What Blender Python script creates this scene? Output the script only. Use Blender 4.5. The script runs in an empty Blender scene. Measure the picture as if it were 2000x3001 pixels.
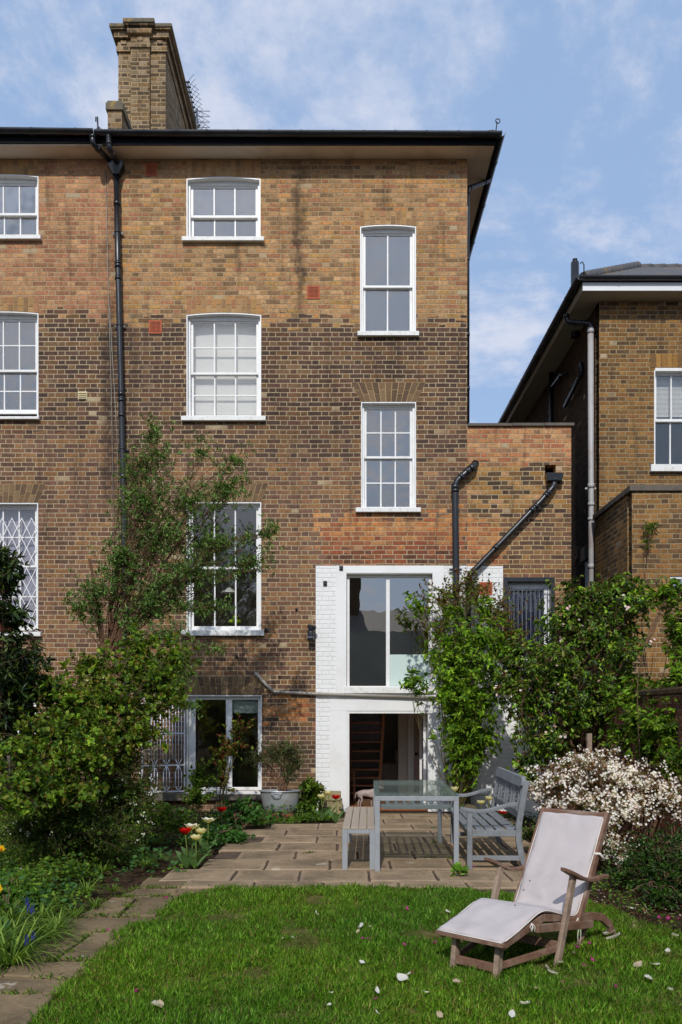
import bpy, bmesh, math, random
import numpy as np
from mathutils import Vector, Matrix
R = math.radians
sc = bpy.context.scene
col = sc.collection
random.seed(7); rng = np.random.default_rng(11)

# ------------------------------------------------------------------ camera, sky, sun, exposure
F, CX, HY, H, Y0 = 2550.0, 1000.0, 2100.0, 1.49, 13.9
cam_d = bpy.data.cameras.new('camera'); cam = bpy.data.objects.new('camera', cam_d); col.objects.link(cam)
cam.location = (0, 0, H); cam.rotation_euler = (R(90), 0, 0)
cam_d.sensor_fit = 'HORIZONTAL'; cam_d.sensor_width = 36; cam_d.lens = 36*F/2000
cam_d.shift_y = (HY-1500.5)/2000; cam_d.clip_start = .05; cam_d.clip_end = 2000
sc.camera = cam
SUN_EL, SUN_AZ = R(39), R(6)          # azimuth: a little to the camera's left of straight behind it
sun_d = bpy.data.lights.new('sun', 'SUN'); sun = bpy.data.objects.new('sun', sun_d); col.objects.link(sun)
sun_d.energy = 2.85; sun_d.angle = R(.6); sun_d.color = (1, .965, .91)
S = Vector((-math.sin(SUN_AZ)*math.cos(SUN_EL), -math.cos(SUN_AZ)*math.cos(SUN_EL), math.sin(SUN_EL)))
sun.rotation_euler = S.to_track_quat('Z', 'Y').to_euler(); sun.location = (0, -20, 30)
sc.view_settings.view_transform = 'Standard'; sc.view_settings.look = 'None'
sc.view_settings.exposure = 0.0; sc.view_settings.gamma = 1; sc.view_settings.use_curve_mapping = False
sc.render.engine = 'CYCLES'; sc.cycles.use_denoising = True; sc.cycles.max_bounces = 8
sc.cycles.transparent_max_bounces = 16
W = bpy.data.worlds.new('World'); sc.world = W; W.use_nodes = True


class NT:
    """small helper for writing node graphs"""
    def __init__(s, tree): s.t = tree; s.n = tree.nodes; s.l = tree.links
    def new(s, typ, **kw):
        n = s.n.new(typ)
        for k, v in kw.items(): setattr(n, k, v)
        return n
    def put(s, sock, v):
        if v is None: return
        if isinstance(v, bpy.types.NodeSocket): s.l.new(v, sock)
        else:
            if hasattr(sock.default_value, '__len__') and isinstance(v, (tuple, list)):
                v = tuple(v) + ((1,) if len(sock.default_value) == 4 and len(v) == 3 else ())
            sock.default_value = v
    def m(s, op, a, b=None, c=None, clamp=False):
        n = s.new('ShaderNodeMath', operation=op, use_clamp=clamp)
        s.put(n.inputs[0], a); s.put(n.inputs[1], b); s.put(n.inputs[2], c)
        return n.outputs[0]
    def mix(s, f, a, b, mode='MIX'):
        n = s.new('ShaderNodeMix', data_type='RGBA', blend_type=mode)
        s.put(n.inputs[0], f); s.put(n.inputs[6], a); s.put(n.inputs[7], b)
        return n.outputs[2]
    def noise(s, vec, scale, detail=3, rough=.55, out=0, dist=0):
        n = s.new('ShaderNodeTexNoise'); s.put(n.inputs['Vector'], vec)
        n.inputs['Scale'].default_value = scale; n.inputs['Detail'].default_value = detail
        n.inputs['Roughness'].default_value = rough; n.inputs['Distortion'].default_value = dist
        return n.outputs[out]
    def ramp(s, f, stops, interp='LINEAR'):
        n = s.new('ShaderNodeValToRGB'); n.color_ramp.interpolation = interp
        e = n.color_ramp.elements
        while len(e) < len(stops): e.new(.5)
        for i, (p, c) in enumerate(stops): e[i].position = p; e[i].color = tuple(c)+(1,)
        s.put(n.inputs[0], f); return n.outputs[0]
    def rng(s, v, a, b, c=0., d=1., smooth=False):
        n = s.new('ShaderNodeMapRange', clamp=True)
        if smooth: n.interpolation_type = 'SMOOTHSTEP'
        s.put(n.inputs[0], v); s.put(n.inputs[1], a); s.put(n.inputs[2], b); s.put(n.inputs[3], c); s.put(n.inputs[4], d)
        return n.outputs[0]
    def sep(s, v):
        n = s.new('ShaderNodeSeparateXYZ'); s.put(n.inputs[0], v); return n.outputs
    def comb(s, x, y, z):
        n = s.new('ShaderNodeCombineXYZ'); s.put(n.inputs[0], x); s.put(n.inputs[1], y); s.put(n.inputs[2], z); return n.outputs[0]


def C(r, g, b, k=1.0):
    f = lambda v: ((v/255)/12.92 if v/255 <= .04045 else (((v/255)+.055)/1.055)**2.4)*k
    return (f(r), f(g), f(b))

# sky: Nishita with thin high cloud drifting through it
g = NT(W.node_tree); g.n.clear()
sky = g.new('ShaderNodeTexSky', sky_type='NISHITA', sun_disc=False, sun_elevation=SUN_EL, sun_rotation=R(180)+SUN_AZ,
            air_density=1.0, dust_density=1.2, ozone_density=2.0)
tc = g.new('ShaderNodeTexCoord')
dx, dy, dz = g.sep(tc.outputs['Generated'])
dzz = g.m('ADD', g.m('MAXIMUM', dz, 0.0), .22)
cv = g.comb(g.m('DIVIDE', dx, dzz), g.m('DIVIDE', dy, dzz), 0)
n1 = g.noise(cv, 1.9, 8, .64, dist=.5); n2 = g.noise(cv, 7.5, 7, .65)
cl = g.m('ADD', g.m('MULTIPLY', n1, .72), g.m('MULTIPLY', n2, .28))
cl = g.rng(cl, .445, .60, 0, .92, True)
hz = g.rng(dz, 0.0, .35, .55, 0.0)
skyc = g.mix(hz, g.mix(.78, sky.outputs[0], (2.75, 3.95, 6.1)), (3.7, 4.7, 6.4))
skyc = g.mix(cl, skyc, (5.2, 5.5, 6.5))
bg = g.new('ShaderNodeBackground'); g.put(bg.inputs[0], skyc); bg.inputs[1].default_value = .134
wo = g.new('ShaderNodeOutputWorld'); g.l.new(bg.outputs[0], wo.inputs[0])

# ------------------------------------------------------------------ geometry helpers
def px(x, Y=Y0): return (x-CX)*Y/F
def pz(y, Y=Y0): return H-(y-HY)*Y/F
def gp(x, y, z=0.0):
    Y = (H-z)*F/(y-HY); return Vector(((x-CX)*Y/F, Y, z))
def P(x, y, Y): return Vector((px(x, Y), Y, pz(y, Y)))


def tag(o, label=None, cat=None, group=None, kind=None):
    if label: o['label'] = label
    if cat: o['category'] = cat
    if group: o['group'] = group
    if kind: o['kind'] = kind
    return o

def empty(name, loc, label=None, cat=None, group=None, rz=0):
    o = bpy.data.objects.new(name, None); col.objects.link(o); o.location = loc; o.rotation_euler.z = rz
    o.empty_display_size = .1
    return tag(o, label, cat, group)

def wloc(o):
    v = Vector((0, 0, 0))
    while o is not None: v += o.location; o = o.parent
    return v

def copy_tree(o, parent=None):
    c = o.copy(); col.objects.link(c); c.parent = parent
    for ch in list(o.children): copy_tree(ch, c)
    return c


class MB:
    def __init__(s): s.v = []; s.f = []; s.mi = []; s.t = []; s.sm = []
    def add(s, vs, fs, mi=0, tint=(1, 1, 1), smooth=False):
        b = len(s.v); s.v += [tuple(v) for v in vs]; s.t += [tint]*len(vs)
        for f in fs: s.f.append(tuple(b+i for i in f)); s.mi.append(mi); s.sm.append(smooth)
        return s
    def box(s, x0, x1, y0, y1, z0, z1, mi=0, tint=(1, 1, 1)):
        x0, x1 = min(x0, x1), max(x0, x1); y0, y1 = min(y0, y1), max(y0, y1); z0, z1 = min(z0, z1), max(z0, z1)
        return s.add([(x0, y0, z0), (x1, y0, z0), (x1, y1, z0), (x0, y1, z0), (x0, y0, z1), (x1, y0, z1), (x1, y1, z1), (x0, y1, z1)],
                     [(0, 3, 2, 1), (4, 5, 6, 7), (0, 1, 5, 4), (1, 2, 6, 5), (2, 3, 7, 6), (3, 0, 4, 7)], mi, tint)
    def bar(s, a, b, w, h, up=(0, 0, 1), mi=0, tint=(1, 1, 1)):
        """box bar from a to b, w across, h along 'up'"""
        a = Vector(a); b = Vector(b); d = (b-a).normalized(); upv = Vector(up)
        sd = d.cross(upv)
        if sd.length < 1e-4: sd = d.cross(Vector((1, 0, 0)))
        sd.normalize(); u2 = sd.cross(d).normalized()
        vs = []
        for p in (a, b):
            for (i, j) in ((-1, -1), (1, -1), (1, 1), (-1, 1)): vs.append(p+sd*(i*w/2)+u2*(j*h/2))
        return s.add(vs, [(0, 1, 2, 3), (7, 6, 5, 4), (0, 4, 5, 1), (1, 5, 6, 2), (2, 6, 7, 3), (3, 7, 4, 0)], mi, tint)
    def quad(s, a, b, c, d, mi=0, tint=(1, 1, 1)): return s.add([a, b, c, d], [(0, 1, 2, 3)], mi, tint)
    def tube(s, pts, r, n=10, mi=0, tint=(1, 1, 1), cap=True, smooth=True):
        pts = [Vector(p) for p in pts]; rs = r if isinstance(r, (list, tuple)) else [r]*len(pts)
        vs = []; fs = []; prev = None
        for i, p in enumerate(pts):
            d = (pts[min(i+1, len(pts)-1)]-pts[max(i-1, 0)]).normalized()
            if prev is None:
                a = d.cross(Vector((0, 0, 1)))
                if a.length < .05: a = d.cross(Vector((1, 0, 0)))
            else: a = prev-d*prev.dot(d)
            a.normalize(); prev = a; b2 = d.cross(a)
            for k in range(n):
                t = 2*math.pi*k/n; vs.append(p+(a*math.cos(t)+b2*math.sin(t))*rs[i])
        for i in range(len(pts)-1):
            for k in range(n):
                k2 = (k+1) % n; fs.append((i*n+k, (i+1)*n+k, (i+1)*n+k2, i*n+k2))
        s.add(vs, fs, mi, tint, smooth)
        if cap:
            b = len(s.v)-len(vs)
            s.f.append(tuple(b+k for k in range(n))); s.mi.append(mi); s.sm.append(False)
            s.f.append(tuple(b+(len(pts)-1)*n+k for k in reversed(range(n)))); s.mi.append(mi); s.sm.append(False)
        return s
    def prism(s, poly, axis, a0, a1, mi=0, tint=(1, 1, 1)):
        """poly: 2-D points; axis 'x','y','z' = extrusion direction from a0 to a1"""
        def mk(p, a):
            return {'x': (a, p[0], p[1]), 'y': (p[0], a, p[1]), 'z': (p[0], p[1], a)}[axis]
        n = len(poly); vs = [mk(p, a0) for p in poly]+[mk(p, a1) for p in poly]
        fs = [tuple(range(n)), tuple(reversed(range(n, 2*n)))]+[(i, i+n, (i+1) % n+n, (i+1) % n) for i in range(n)]
        return s.add(vs, fs, mi, tint)
    def lathe(s, prof, c=(0, 0), n=20, sx=1, sy=1, mi=0, smooth=True):
        vs = []; fs = []
        for (r, z) in prof:
            for k in range(n):
                t = 2*math.pi*k/n; vs.append((c[0]+r*sx*math.cos(t), c[1]+r*sy*math.sin(t), z))
        for i in range(len(prof)-1):
            for k in range(n): k2 = (k+1) % n; fs.append((i*n+k, i*n+k2, (i+1)*n+k2, (i+1)*n+k))
        s.add(vs, fs, mi, smooth=smooth)
        return s
    def build(s, name, mats, parent=None, bevel=0, fixn=False, tris=False):
        off = wloc(parent) if parent is not None else Vector((0, 0, 0))
        me = bpy.data.meshes.new(name)
        me.from_pydata([(v[0]-off.x, v[1]-off.y, v[2]-off.z) for v in s.v], [], s.f)
        if not isinstance(mats, (list, tuple)): mats = [mats]
        for m in mats: me.materials.append(m)
        me.polygons.foreach_set('material_index', s.mi); me.polygons.foreach_set('use_smooth', s.sm)
        at = me.attributes.new('tint', 'FLOAT_COLOR', 'POINT')
        at.data.foreach_set('color', np.array([tuple(t)+(1,) for t in s.t], dtype=np.float32).ravel())
        if fixn:
            bm = bmesh.new(); bm.from_mesh(me); bmesh.ops.recalc_face_normals(bm, faces=bm.faces); bm.to_mesh(me); bm.free()
        me.update()
        o = bpy.data.objects.new(name, me); col.objects.link(o)
        if parent is not None: o.parent = parent
        if bevel:
            b = o.modifiers.new('bevel', 'BEVEL'); b.width = bevel; b.segments = 2; b.limit_method = 'ANGLE'
        return o


def np_mesh(name, V, nper, faces, tint, mat, parent=None, smooth=False):
    """V: (n, nper, 3) verts; faces: list of 4-tuples inside one element; tint: (n,3)"""
    n = V.shape[0]; off = wloc(parent) if parent is not None else Vector((0, 0, 0))
    co = (V-np.array(off)[None, None, :]).reshape(-1, 3).astype(np.float32)
    fc = (np.array(faces)[None]+(np.arange(n)*nper)[:, None, None]).reshape(-1, len(faces[0]))
    me = bpy.data.meshes.new(name); me.vertices.add(len(co)); me.vertices.foreach_set('co', co.ravel())
    k = fc.shape[1]
    me.loops.add(fc.size); me.loops.foreach_set('vertex_index', fc.ravel().astype(np.int32))
    me.polygons.add(len(fc)); me.polygons.foreach_set('loop_start', (np.arange(len(fc))*k).astype(np.int32))
    me.polygons.foreach_set('loop_total', np.full(len(fc), k, dtype=np.int32))
    me.update(calc_edges=True)
    if smooth: me.polygons.foreach_set('use_smooth', np.ones(len(fc), dtype=bool))
    at = me.attributes.new('tint', 'FLOAT_COLOR', 'POINT')
    t4 = np.concatenate([np.repeat(tint, nper, axis=0), np.ones((n*nper, 1))], axis=1).astype(np.float32)
    at.data.foreach_set('color', t4.ravel())
    me.materials.append(mat)
    o = bpy.data.objects.new(name, me); col.objects.link(o)
    if parent is not None: o.parent = parent
    return o

# ------------------------------------------------------------------ materials
def newmat(name):
    m = bpy.data.materials.new(name); m.use_nodes = True; g = NT(m.node_tree)
    b = m.node_tree.nodes['Principled BSDF']; return m, g, b

def simple(name, c, rough=.6, var=.12, scale=6, metal=0, bump=0, bscale=40, spec=.5, dirt=None, dirt_amt=0.5, dirt_scale=3, tint=False, coat=0):
    m, g, b = newmat(name)
    pos = g.new('ShaderNodeNewGeometry').outputs['Position']
    n = g.noise(pos, scale, 5, .6)
    k = g.rng(n, .3, .7, 1-var, 1+var)
    cc = g.mix(1, c, g.comb(k, k, k), 'MULTIPLY')
    if tint:
        a = g.new('ShaderNodeAttribute', attribute_name='tint')
        cc = g.mix(1, cc, a.outputs['Color'], 'MULTIPLY')
    if dirt:
        d = g.rng(g.noise(pos, dirt_scale, 6, .65), .5, .68, 0, dirt_amt)
        cc = g.mix(d, cc, dirt)
    g.put(b.inputs['Base Color'], cc); b.inputs['Metallic'].default_value = metal
    b.inputs['Specular IOR Level'].default_value = spec
    b.inputs['Coat Weight'].default_value = coat
    g.put(b.inputs['Roughness'], g.rng(n, .2, .8, max(.02, rough-.08), min(1, rough+.08)))
    if bump:
        bp = g.new('ShaderNodeBump'); bp.inputs['Distance'].default_value = bump
        g.put(bp.inputs['Height'], g.noise(pos, bscale, 5, .6)); g.l.new(bp.outputs[0], b.inputs['Normal'])
    return m

def brick(name, base, zones=(), mortar=(150, 128, 95), paint=None, mw=.0068, dark=1.0, soot=(), lighten=1.0, stains=True, course=.0741, moss=None):
    """Flemish bond brickwork in metres; zones = (x0,x1,z0,z1,palette,mortar) worked out brick by brick"""
    m, g, b = newmat(name)
    geo = g.new('ShaderNodeNewGeometry'); pos = geo.outputs['Position']; X, Y, Z = g.sep(pos)
    nx, ny, nz = g.sep(geo.outputs['True Normal'])
    side = g.m('GREATER_THAN', g.m('ABSOLUTE', nx), .6)
    wob = g.m('SUBTRACT', g.noise(pos, .9, 2), .5); wob2 = g.m('SUBTRACT', g.noise(pos, 14, 2), .5)
    u = g.m('ADD', g.m('MULTIPLY', X, g.m('SUBTRACT', 1, side)), g.m('MULTIPLY', Y, side))
    u = g.m('ADD', u, g.m('MULTIPLY', wob2, .012))
    z = g.m('ADD', g.m('ADD', Z, g.m('MULTIPLY', wob, .025)), g.m('MULTIPLY', wob2, .006))
    v = g.m('DIVIDE', z, course); row = g.m('FLOOR', v); fv = g.m('FRACT', v)
    par = g.m('MULTIPLY', g.m('FRACT', g.m('MULTIPLY', row, .5)), 2)
    wn = g.new('ShaderNodeTexWhiteNoise', noise_dimensions='1D'); g.put(wn.inputs['W'], row)
    uu = g.m('ADD', g.m('DIVIDE', u, .338), g.m('ADD', g.m('MULTIPLY', par, .5), g.m('MULTIPLY', wn.outputs[0], .12)))
    cell = g.m('FLOOR', uu); fu = g.m('FRACT', uu)
    hd = g.m('GREATER_THAN', fu, .667)
    du = g.m('MULTIPLY', g.m('MINIMUM', g.m('MINIMUM', fu, g.m('ABSOLUTE', g.m('SUBTRACT', fu, .667))), g.m('SUBTRACT', 1, fu)), .338)
    dv = g.m('MULTIPLY', g.m('MINIMUM', fv, g.m('SUBTRACT', 1, fv)), course)
    d = g.m('ADD', g.m('MINIMUM', du, dv), g.m('MULTIPLY', g.m('SUBTRACT', g.noise(pos, 45, 3), .5), .007))
    face = g.rng(d, mw-.0025, mw+.0025, 0, 1, True)
    idv = g.comb(g.m('ADD', g.m('MULTIPLY', cell, 2), hd), row, g.m('MULTIPLY', side, 7))
    w2 = g.new('ShaderNodeTexWhiteNoise', noise_dimensions='3D'); g.put(w2.inputs['Vector'], idv)
    rv = w2.outputs['Value']; r1, r2, r3 = g.sep(w2.outputs['Color'])
    def pal(p):
        n = len(p)
        def ds(c):
            l = .3*c[0]+.59*c[1]+.11*c[2]; k = .02
            c2 = (c[0]*(1-k)+l*1.04*k, c[1]*(1-k)+l*k, c[2]*(1-k)+l*.95*k)
            return tuple((c2[i]*.72+av[i]*.28)*dark*(1.0, .975, .965)[i] for i in range(3))
        av = [sum(q[i] for q in p)/len(p) for i in range(3)]
        return g.ramp(rv, [(i/n, C(*ds(c), .95)) for i, c in enumerate(p)], 'CONSTANT')
    bc = pal(base); mc = None
    mcol = g.mix(0, C(*mortar), C(*mortar))
    for (x0, x1, z0, z1, p, mo) in zones:
        jz = g.m('ADD', Z, g.m('ADD', g.m('MULTIPLY', g.m('SUBTRACT', r1, .5), .30), g.m('MULTIPLY', g.m('SUBTRACT', g.noise(pos, 1.3, 2), .5), .35))); jx = g.m('ADD', X, g.m('MULTIPLY', g.m('SUBTRACT', r2, .5), .2))
        f = g.m('MULTIPLY', g.m('MULTIPLY', g.m('GREATER_THAN', jx, x0), g.m('LESS_THAN', jx, x1)),
                g.m('MULTIPLY', g.m('GREATER_THAN', jz, z0), g.m('LESS_THAN', jz, z1)))
        bc = g.mix(f, bc, pal(p)); mcol = g.mix(f, mcol, C(*mo))
    kk = g.m('MULTIPLY', g.rng(g.noise(pos, 20, 7, .8), .25, .75, .52, 1.5), g.rng(g.noise(pos, 70, 2, .6), .3, .7, .85, 1.15))
    big = g.m('MULTIPLY', g.rng(g.noise(pos, .55, 4, .6), .3, .7, .84, 1.16), g.rng(g.noise(pos, 5, 3, .6), .3, .7, .84, 1.18))
    k3 = g.m('MULTIPLY', g.m('MULTIPLY', kk, big), g.m('ADD', .9, g.m('MULTIPLY', r3, .2)))
    bc = g.mix(1, bc, g.comb(k3, k3, k3), 'MULTIPLY')
    # black weathering flecks on the faces of old stocks
    fl = g.rng(g.noise(pos, 38, 4, .75), .55, .68, 0, .7); bc = g.mix(fl, bc, C(62, 50, 40))
    mk = g.m('MULTIPLY', g.m('MULTIPLY', g.rng(g.noise(pos, 9, 5, .7), .3, .7, .70, 1.1), g.rng(g.noise(pos, .8, 3), .35, .65, .8, 1.05)), lighten)
    mcc = g.mix(1, mcol, g.comb(mk, mk, mk), 'MULTIPLY')
    cc = g.mix(face, mcc, bc)
    if stains:
        # patches of old render and mortar smears over single bricks
        ps = g.m('MULTIPLY', g.m('GREATER_THAN', r2, .975), g.rng(g.noise(pos, 1.3, 2), .45, .6, 0, 1))
        cc = g.mix(ps, cc, C(176, 156, 124))
        sx = g.noise(g.comb(g.m('MULTIPLY', X, 5), Y, g.m('MULTIPLY', Z, .5)), 1, 4, .6)
        cc = g.mix(g.rng(sx, .56, .72, 0, .5), cc, C(58, 48, 40))
    for (sx0, sx1, sz0, sz1, am) in soot:
        e = g.m('ADD', X, g.m('MULTIPLY', g.m('SUBTRACT', g.noise(pos, 3.5, 4, .7), .5), .45))
        fx_ = g.m('MULTIPLY', g.rng(e, sx0-.07, sx0+.07, 0, 1, True), g.rng(e, sx1-.07, sx1+.07, 1, 0, True))
        fz2 = g.m('MULTIPLY', g.rng(Z, sz0-.4, sz0+.4, 0, 1, True), g.rng(Z, sz1-.3, sz1+.3, 1, 0, True))
        cc = g.mix(g.m('MULTIPLY', g.m('MULTIPLY', fx_, fz2), g.rng(g.noise(pos, 12, 4, .7), .3, .6, am*.3, am)), cc, C(50, 42, 38))
    if moss: cc = g.mix(g.rng(g.noise(pos, 3, 4), .5, .65, 0, .8), cc, moss)
    if paint: cc = g.mix(g.rng(g.noise(pos, 7, 5), .3, .8, 0, .12), paint, C(190, 184, 170))
    g.put(b.inputs['Base Color'], cc); b.inputs['Roughness'].default_value = .9 if not paint else .55
    b.inputs['Specular IOR Level'].default_value = .2
    hgt = g.m('ADD', face, g.m('MULTIPLY', g.noise(pos, 35, 5, .7), .55))
    bp = g.new('ShaderNodeBump'); bp.inputs['Distance'].default_value = .006 if not paint else .014
    bp.inputs['Strength'].default_value = .9 if not paint else .6
    g.put(bp.inputs['Height'], hgt); g.l.new(bp.outputs[0], b.inputs['Normal'])
    return m

PA = [(190, 152, 106), (176, 138, 98), (198, 162, 116), (150, 114, 76), (178, 138, 92), (160, 128, 90), (192, 140, 84), (172, 118, 88), (140, 112, 80), (182, 150, 108), (158, 108, 78), (120, 98, 72), (188, 146, 100), (174, 138, 80)]
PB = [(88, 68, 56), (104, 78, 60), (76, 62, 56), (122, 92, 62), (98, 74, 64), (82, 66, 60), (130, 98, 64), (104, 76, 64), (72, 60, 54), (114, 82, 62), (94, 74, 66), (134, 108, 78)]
PD = [(130, 98, 72), (110, 84, 68), (146, 110, 74), (98, 76, 66), (120, 90, 72), (152, 116, 78), (106, 82, 70), (138, 100, 74), (88, 70, 62), (126, 98, 78), (146, 108, 68), (116, 86, 72)]
PC = [(188, 130, 78), (170, 108, 70), (196, 146, 92), (160, 96, 66), (180, 134, 88), (150, 104, 74), (186, 122, 70), (140, 86, 62)]
PE = [(150, 84, 58), (168, 100, 66), (128, 78, 60), (182, 122, 76), (100, 70, 58), (160, 92, 60), (84, 62, 54)]
PN = [(146, 108, 60), (126, 94, 56), (156, 118, 66), (108, 84, 56), (136, 102, 58), (92, 74, 56), (162, 122, 68), (118, 90, 58), (84, 68, 54), (148, 104, 60)]
MT = (186, 166, 132)
M = {}
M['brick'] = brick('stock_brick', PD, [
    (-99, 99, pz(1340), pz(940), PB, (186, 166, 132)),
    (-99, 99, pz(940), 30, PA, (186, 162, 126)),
    (px(925), px(1372), pz(1600), pz(1505), PC, (196, 168, 128)),
    (px(955), px(1372), pz(1658), pz(1600), PE, (190, 168, 136)),
    (px(770), px(925), pz(2110), pz(2060), PC, (170, 140, 100)),
    (px(760), px(930), -1, pz(2110), PB, (166, 148, 118))], MT, soot=[(px(862), px(892), pz(900), pz(480), .6), (px(868), px(884), pz(860), pz(680), .6), (px(372), px(400), pz(1700), pz(930), .5), (px(335), px(352), pz(1500), pz(900), .7)])
M['brick_left'] = brick('stock_brick_pinkish', PD, [
    (-99, 99, pz(1260), pz(930), PB, (186, 166, 134)),
    (-99, 99, pz(930), 30, [(192, 146, 104), (176, 130, 94), (200, 158, 112), (160, 114, 84), (186, 132, 98), (176, 120, 90), (150, 112, 82), (190, 150, 104)], (186, 160, 126))], (184, 164, 132), soot=[(px(300), px(352), pz(1480), pz(900), .75), (px(312), px(345), pz(900), pz(540), .45)])
M['brick_annex'] = brick('mixed_brick', PD+[(66, 56, 52), (150, 112, 62)], [
    (-99, 99, pz(1360), 30, [(190, 140, 92), (178, 116, 80), (200, 158, 110), (160, 108, 78), (182, 132, 84), (170, 102, 74), (140, 110, 84)], (188, 164, 128)),
    (-99, px(1640), pz(1500), pz(1360), [(64, 54, 48), (170, 128, 68), (84, 68, 54), (188, 146, 90), (120, 90, 56), (58, 52, 48), (156, 116, 62), (196, 150, 108)], (190, 168, 132)),
    (-99, px(1480), pz(1660), pz(1540), PC, (194, 166, 124))], (200, 176, 130))
M['brick_far'] = brick('neighbour_brick', PN, [], (168, 150, 116))
M['brick_dark'] = brick('dark_and_shaded_brick', [(70, 56, 42), (86, 68, 48), (56, 47, 40), (96, 76, 52), (64, 54, 44)], [], (120, 102, 78))  # dark brick; on the detached house's flank its tone stands in for shade
M['brick_red'] = brick('garden_brick', [(126, 70, 52), (104, 62, 48), (140, 84, 60), (88, 58, 46), (116, 74, 56)], [], (130, 108, 88), moss=None)
M['brick_chimney'] = brick('chimney_brick', [(116, 102, 80), (168, 138, 96), (104, 92, 76), (160, 130, 86), (184, 164, 130), (130, 112, 84), (98, 88, 74), (146, 122, 84), (190, 172, 144), (110, 96, 76)], [], (180, 154, 116), mw=.009, dark=.86)
M['brick_white'] = brick('white_painted_brick', PD, [], MT, paint=C(240, 240, 238, .95), stains=False, mw=.005)
M['plaster_white'] = simple('white_masonry_paint', C(238, 238, 236, .95), .6, .03, 3, bump=.0015, bscale=12, dirt=C(190, 184, 168), dirt_amt=.25, dirt_scale=2)
M['white'] = simple('white_gloss_paint', C(240, 240, 238, .93), .35, .03, 8, bump=.0006, bscale=60, dirt=C(190, 182, 165), dirt_amt=.25, dirt_scale=9)
M['white_sill'] = simple('weathered_white_paint', C(236, 236, 232, .93), .5, .05, 8, bump=.002, bscale=50, dirt=C(160, 150, 130), dirt_amt=.45, dirt_scale=14)
M['upvc'] = simple('white_fascia', C(226, 228, 230), .4, .04, 2)
M['soffit'] = simple('cream_soffit', C(220, 206, 188), .8, .1, 1.2, dirt=C(170, 150, 124), dirt_amt=.45, dirt_scale=1.6, bump=.001)
M['soffit_board'] = simple('pvc_soffit', C(176, 168, 148), .6, .06, 2)
M['black'] = simple('black_plastic', C(30, 32, 36), .32, .15, 5, spec=.6)
M['black_matt'] = simple('matt_black_paint', C(24, 25, 28), .85, .15, 5, spec=.08)
M['black_iron'] = simple('black_iron', C(26, 26, 28), .5, .2, 9, bump=.001)
M['lead'] = simple('lead_grey', C(96, 102, 112), .5, .2, 8)
M['grey_pipe'] = simple('grey_plastic', C(150, 144, 134), .45, .12, 4, dirt=C(110, 100, 88), dirt_amt=.5)
M['pipe_white'] = simple('chalky_white_pipe', C(172, 170, 170), .5, .06, 3, dirt=C(130, 88, 62), dirt_amt=.6, dirt_scale=1.6)
M['slate'] = simple('roof_slate', C(84, 82, 82), .7, .25, 12, bump=.006, bscale=14, dirt=C(128, 104, 62), dirt_amt=.5)
M['ridge'] = simple('lichen_ridge_tile', C(120, 98, 72), .85, .25, 20, bump=.004, dirt=C(180, 130, 50), dirt_amt=.7, dirt_scale=12)
M['coping'] = simple('stone_coping', C(98, 90, 80), .85, .2, 9, bump=.003, dirt=C(58, 54, 48), dirt_amt=.6)
M['cap'] = simple('chimney_cap_stone', C(106, 98, 82), .9, .2, 12, bump=.006, bscale=30, dirt=C(190, 150, 50), dirt_amt=.6, dirt_scale=6)
M['terracotta'] = simple('terracotta', C(178, 92, 58), .8, .12, 12, bump=.001)
M['terra_hole'] = simple('terracotta_shadow_gap', C(70, 34, 24), .9, .1)
M['cream'] = simple('cream_plastic', C(214, 200, 160), .5, .05)
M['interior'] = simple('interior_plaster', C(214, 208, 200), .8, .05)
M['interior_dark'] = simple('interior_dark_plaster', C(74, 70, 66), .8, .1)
M['blind_grey'] = simple('grey_roller_blind', C(196, 196, 196), .8, .04, 2)
M['blind_dim'] = simple('dim_grey_blind', C(150, 150, 150), .85, .05, 2)
M['blind_white'] = simple('white_blind', C(246, 246, 244), .85, .03, 2)
M['net'] = simple('lilac_net_curtain', C(168, 164, 184), .85, .12, 5)
M['frost'] = simple('frosted_film', C(196, 214, 208), .6, .02)
M['wood'] = simple('orange_stair_wood', C(146, 88, 50), .4, .25, 12, bump=.001)
M['door_pink'] = simple('taupe_door', C(176, 150, 138), .5, .03)
M['sofa'] = simple('cream_sofa_cloth', C(190, 178, 164), .9, .06, 20, bump=.002)
M['carpet'] = simple('boarded_floor', C(120, 92, 68), .4, .2, 8)

def voussoir_mat():
    m, g, b = newmat('arch_brick')
    pos = g.new('ShaderNodeNewGeometry').outputs['Position']
    a = g.new('ShaderNodeAttribute', attribute_name='tint')
    k = g.rng(g.noise(pos, 28, 5, .65), .25, .75, .7, 1.3)
    g.put(b.inputs['Base Color'], g.mix(1, a.outputs['Color'], g.comb(k, k, k), 'MULTIPLY'))
    b.inputs['Roughness'].default_value = .9; b.inputs['Specular IOR Level'].default_value = .2
    bp = g.new('ShaderNodeBump'); bp.inputs['Distance'].default_value = .004
    g.put(bp.inputs['Height'], g.noise(pos, 35, 5, .7)); g.l.new(bp.outputs[0], b.inputs['Normal'])
    return m
M['arch'] = voussoir_mat()
M['mortar'] = simple('lime_mortar', C(170, 142, 104), .95, .12, 12, bump=.003)

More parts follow.
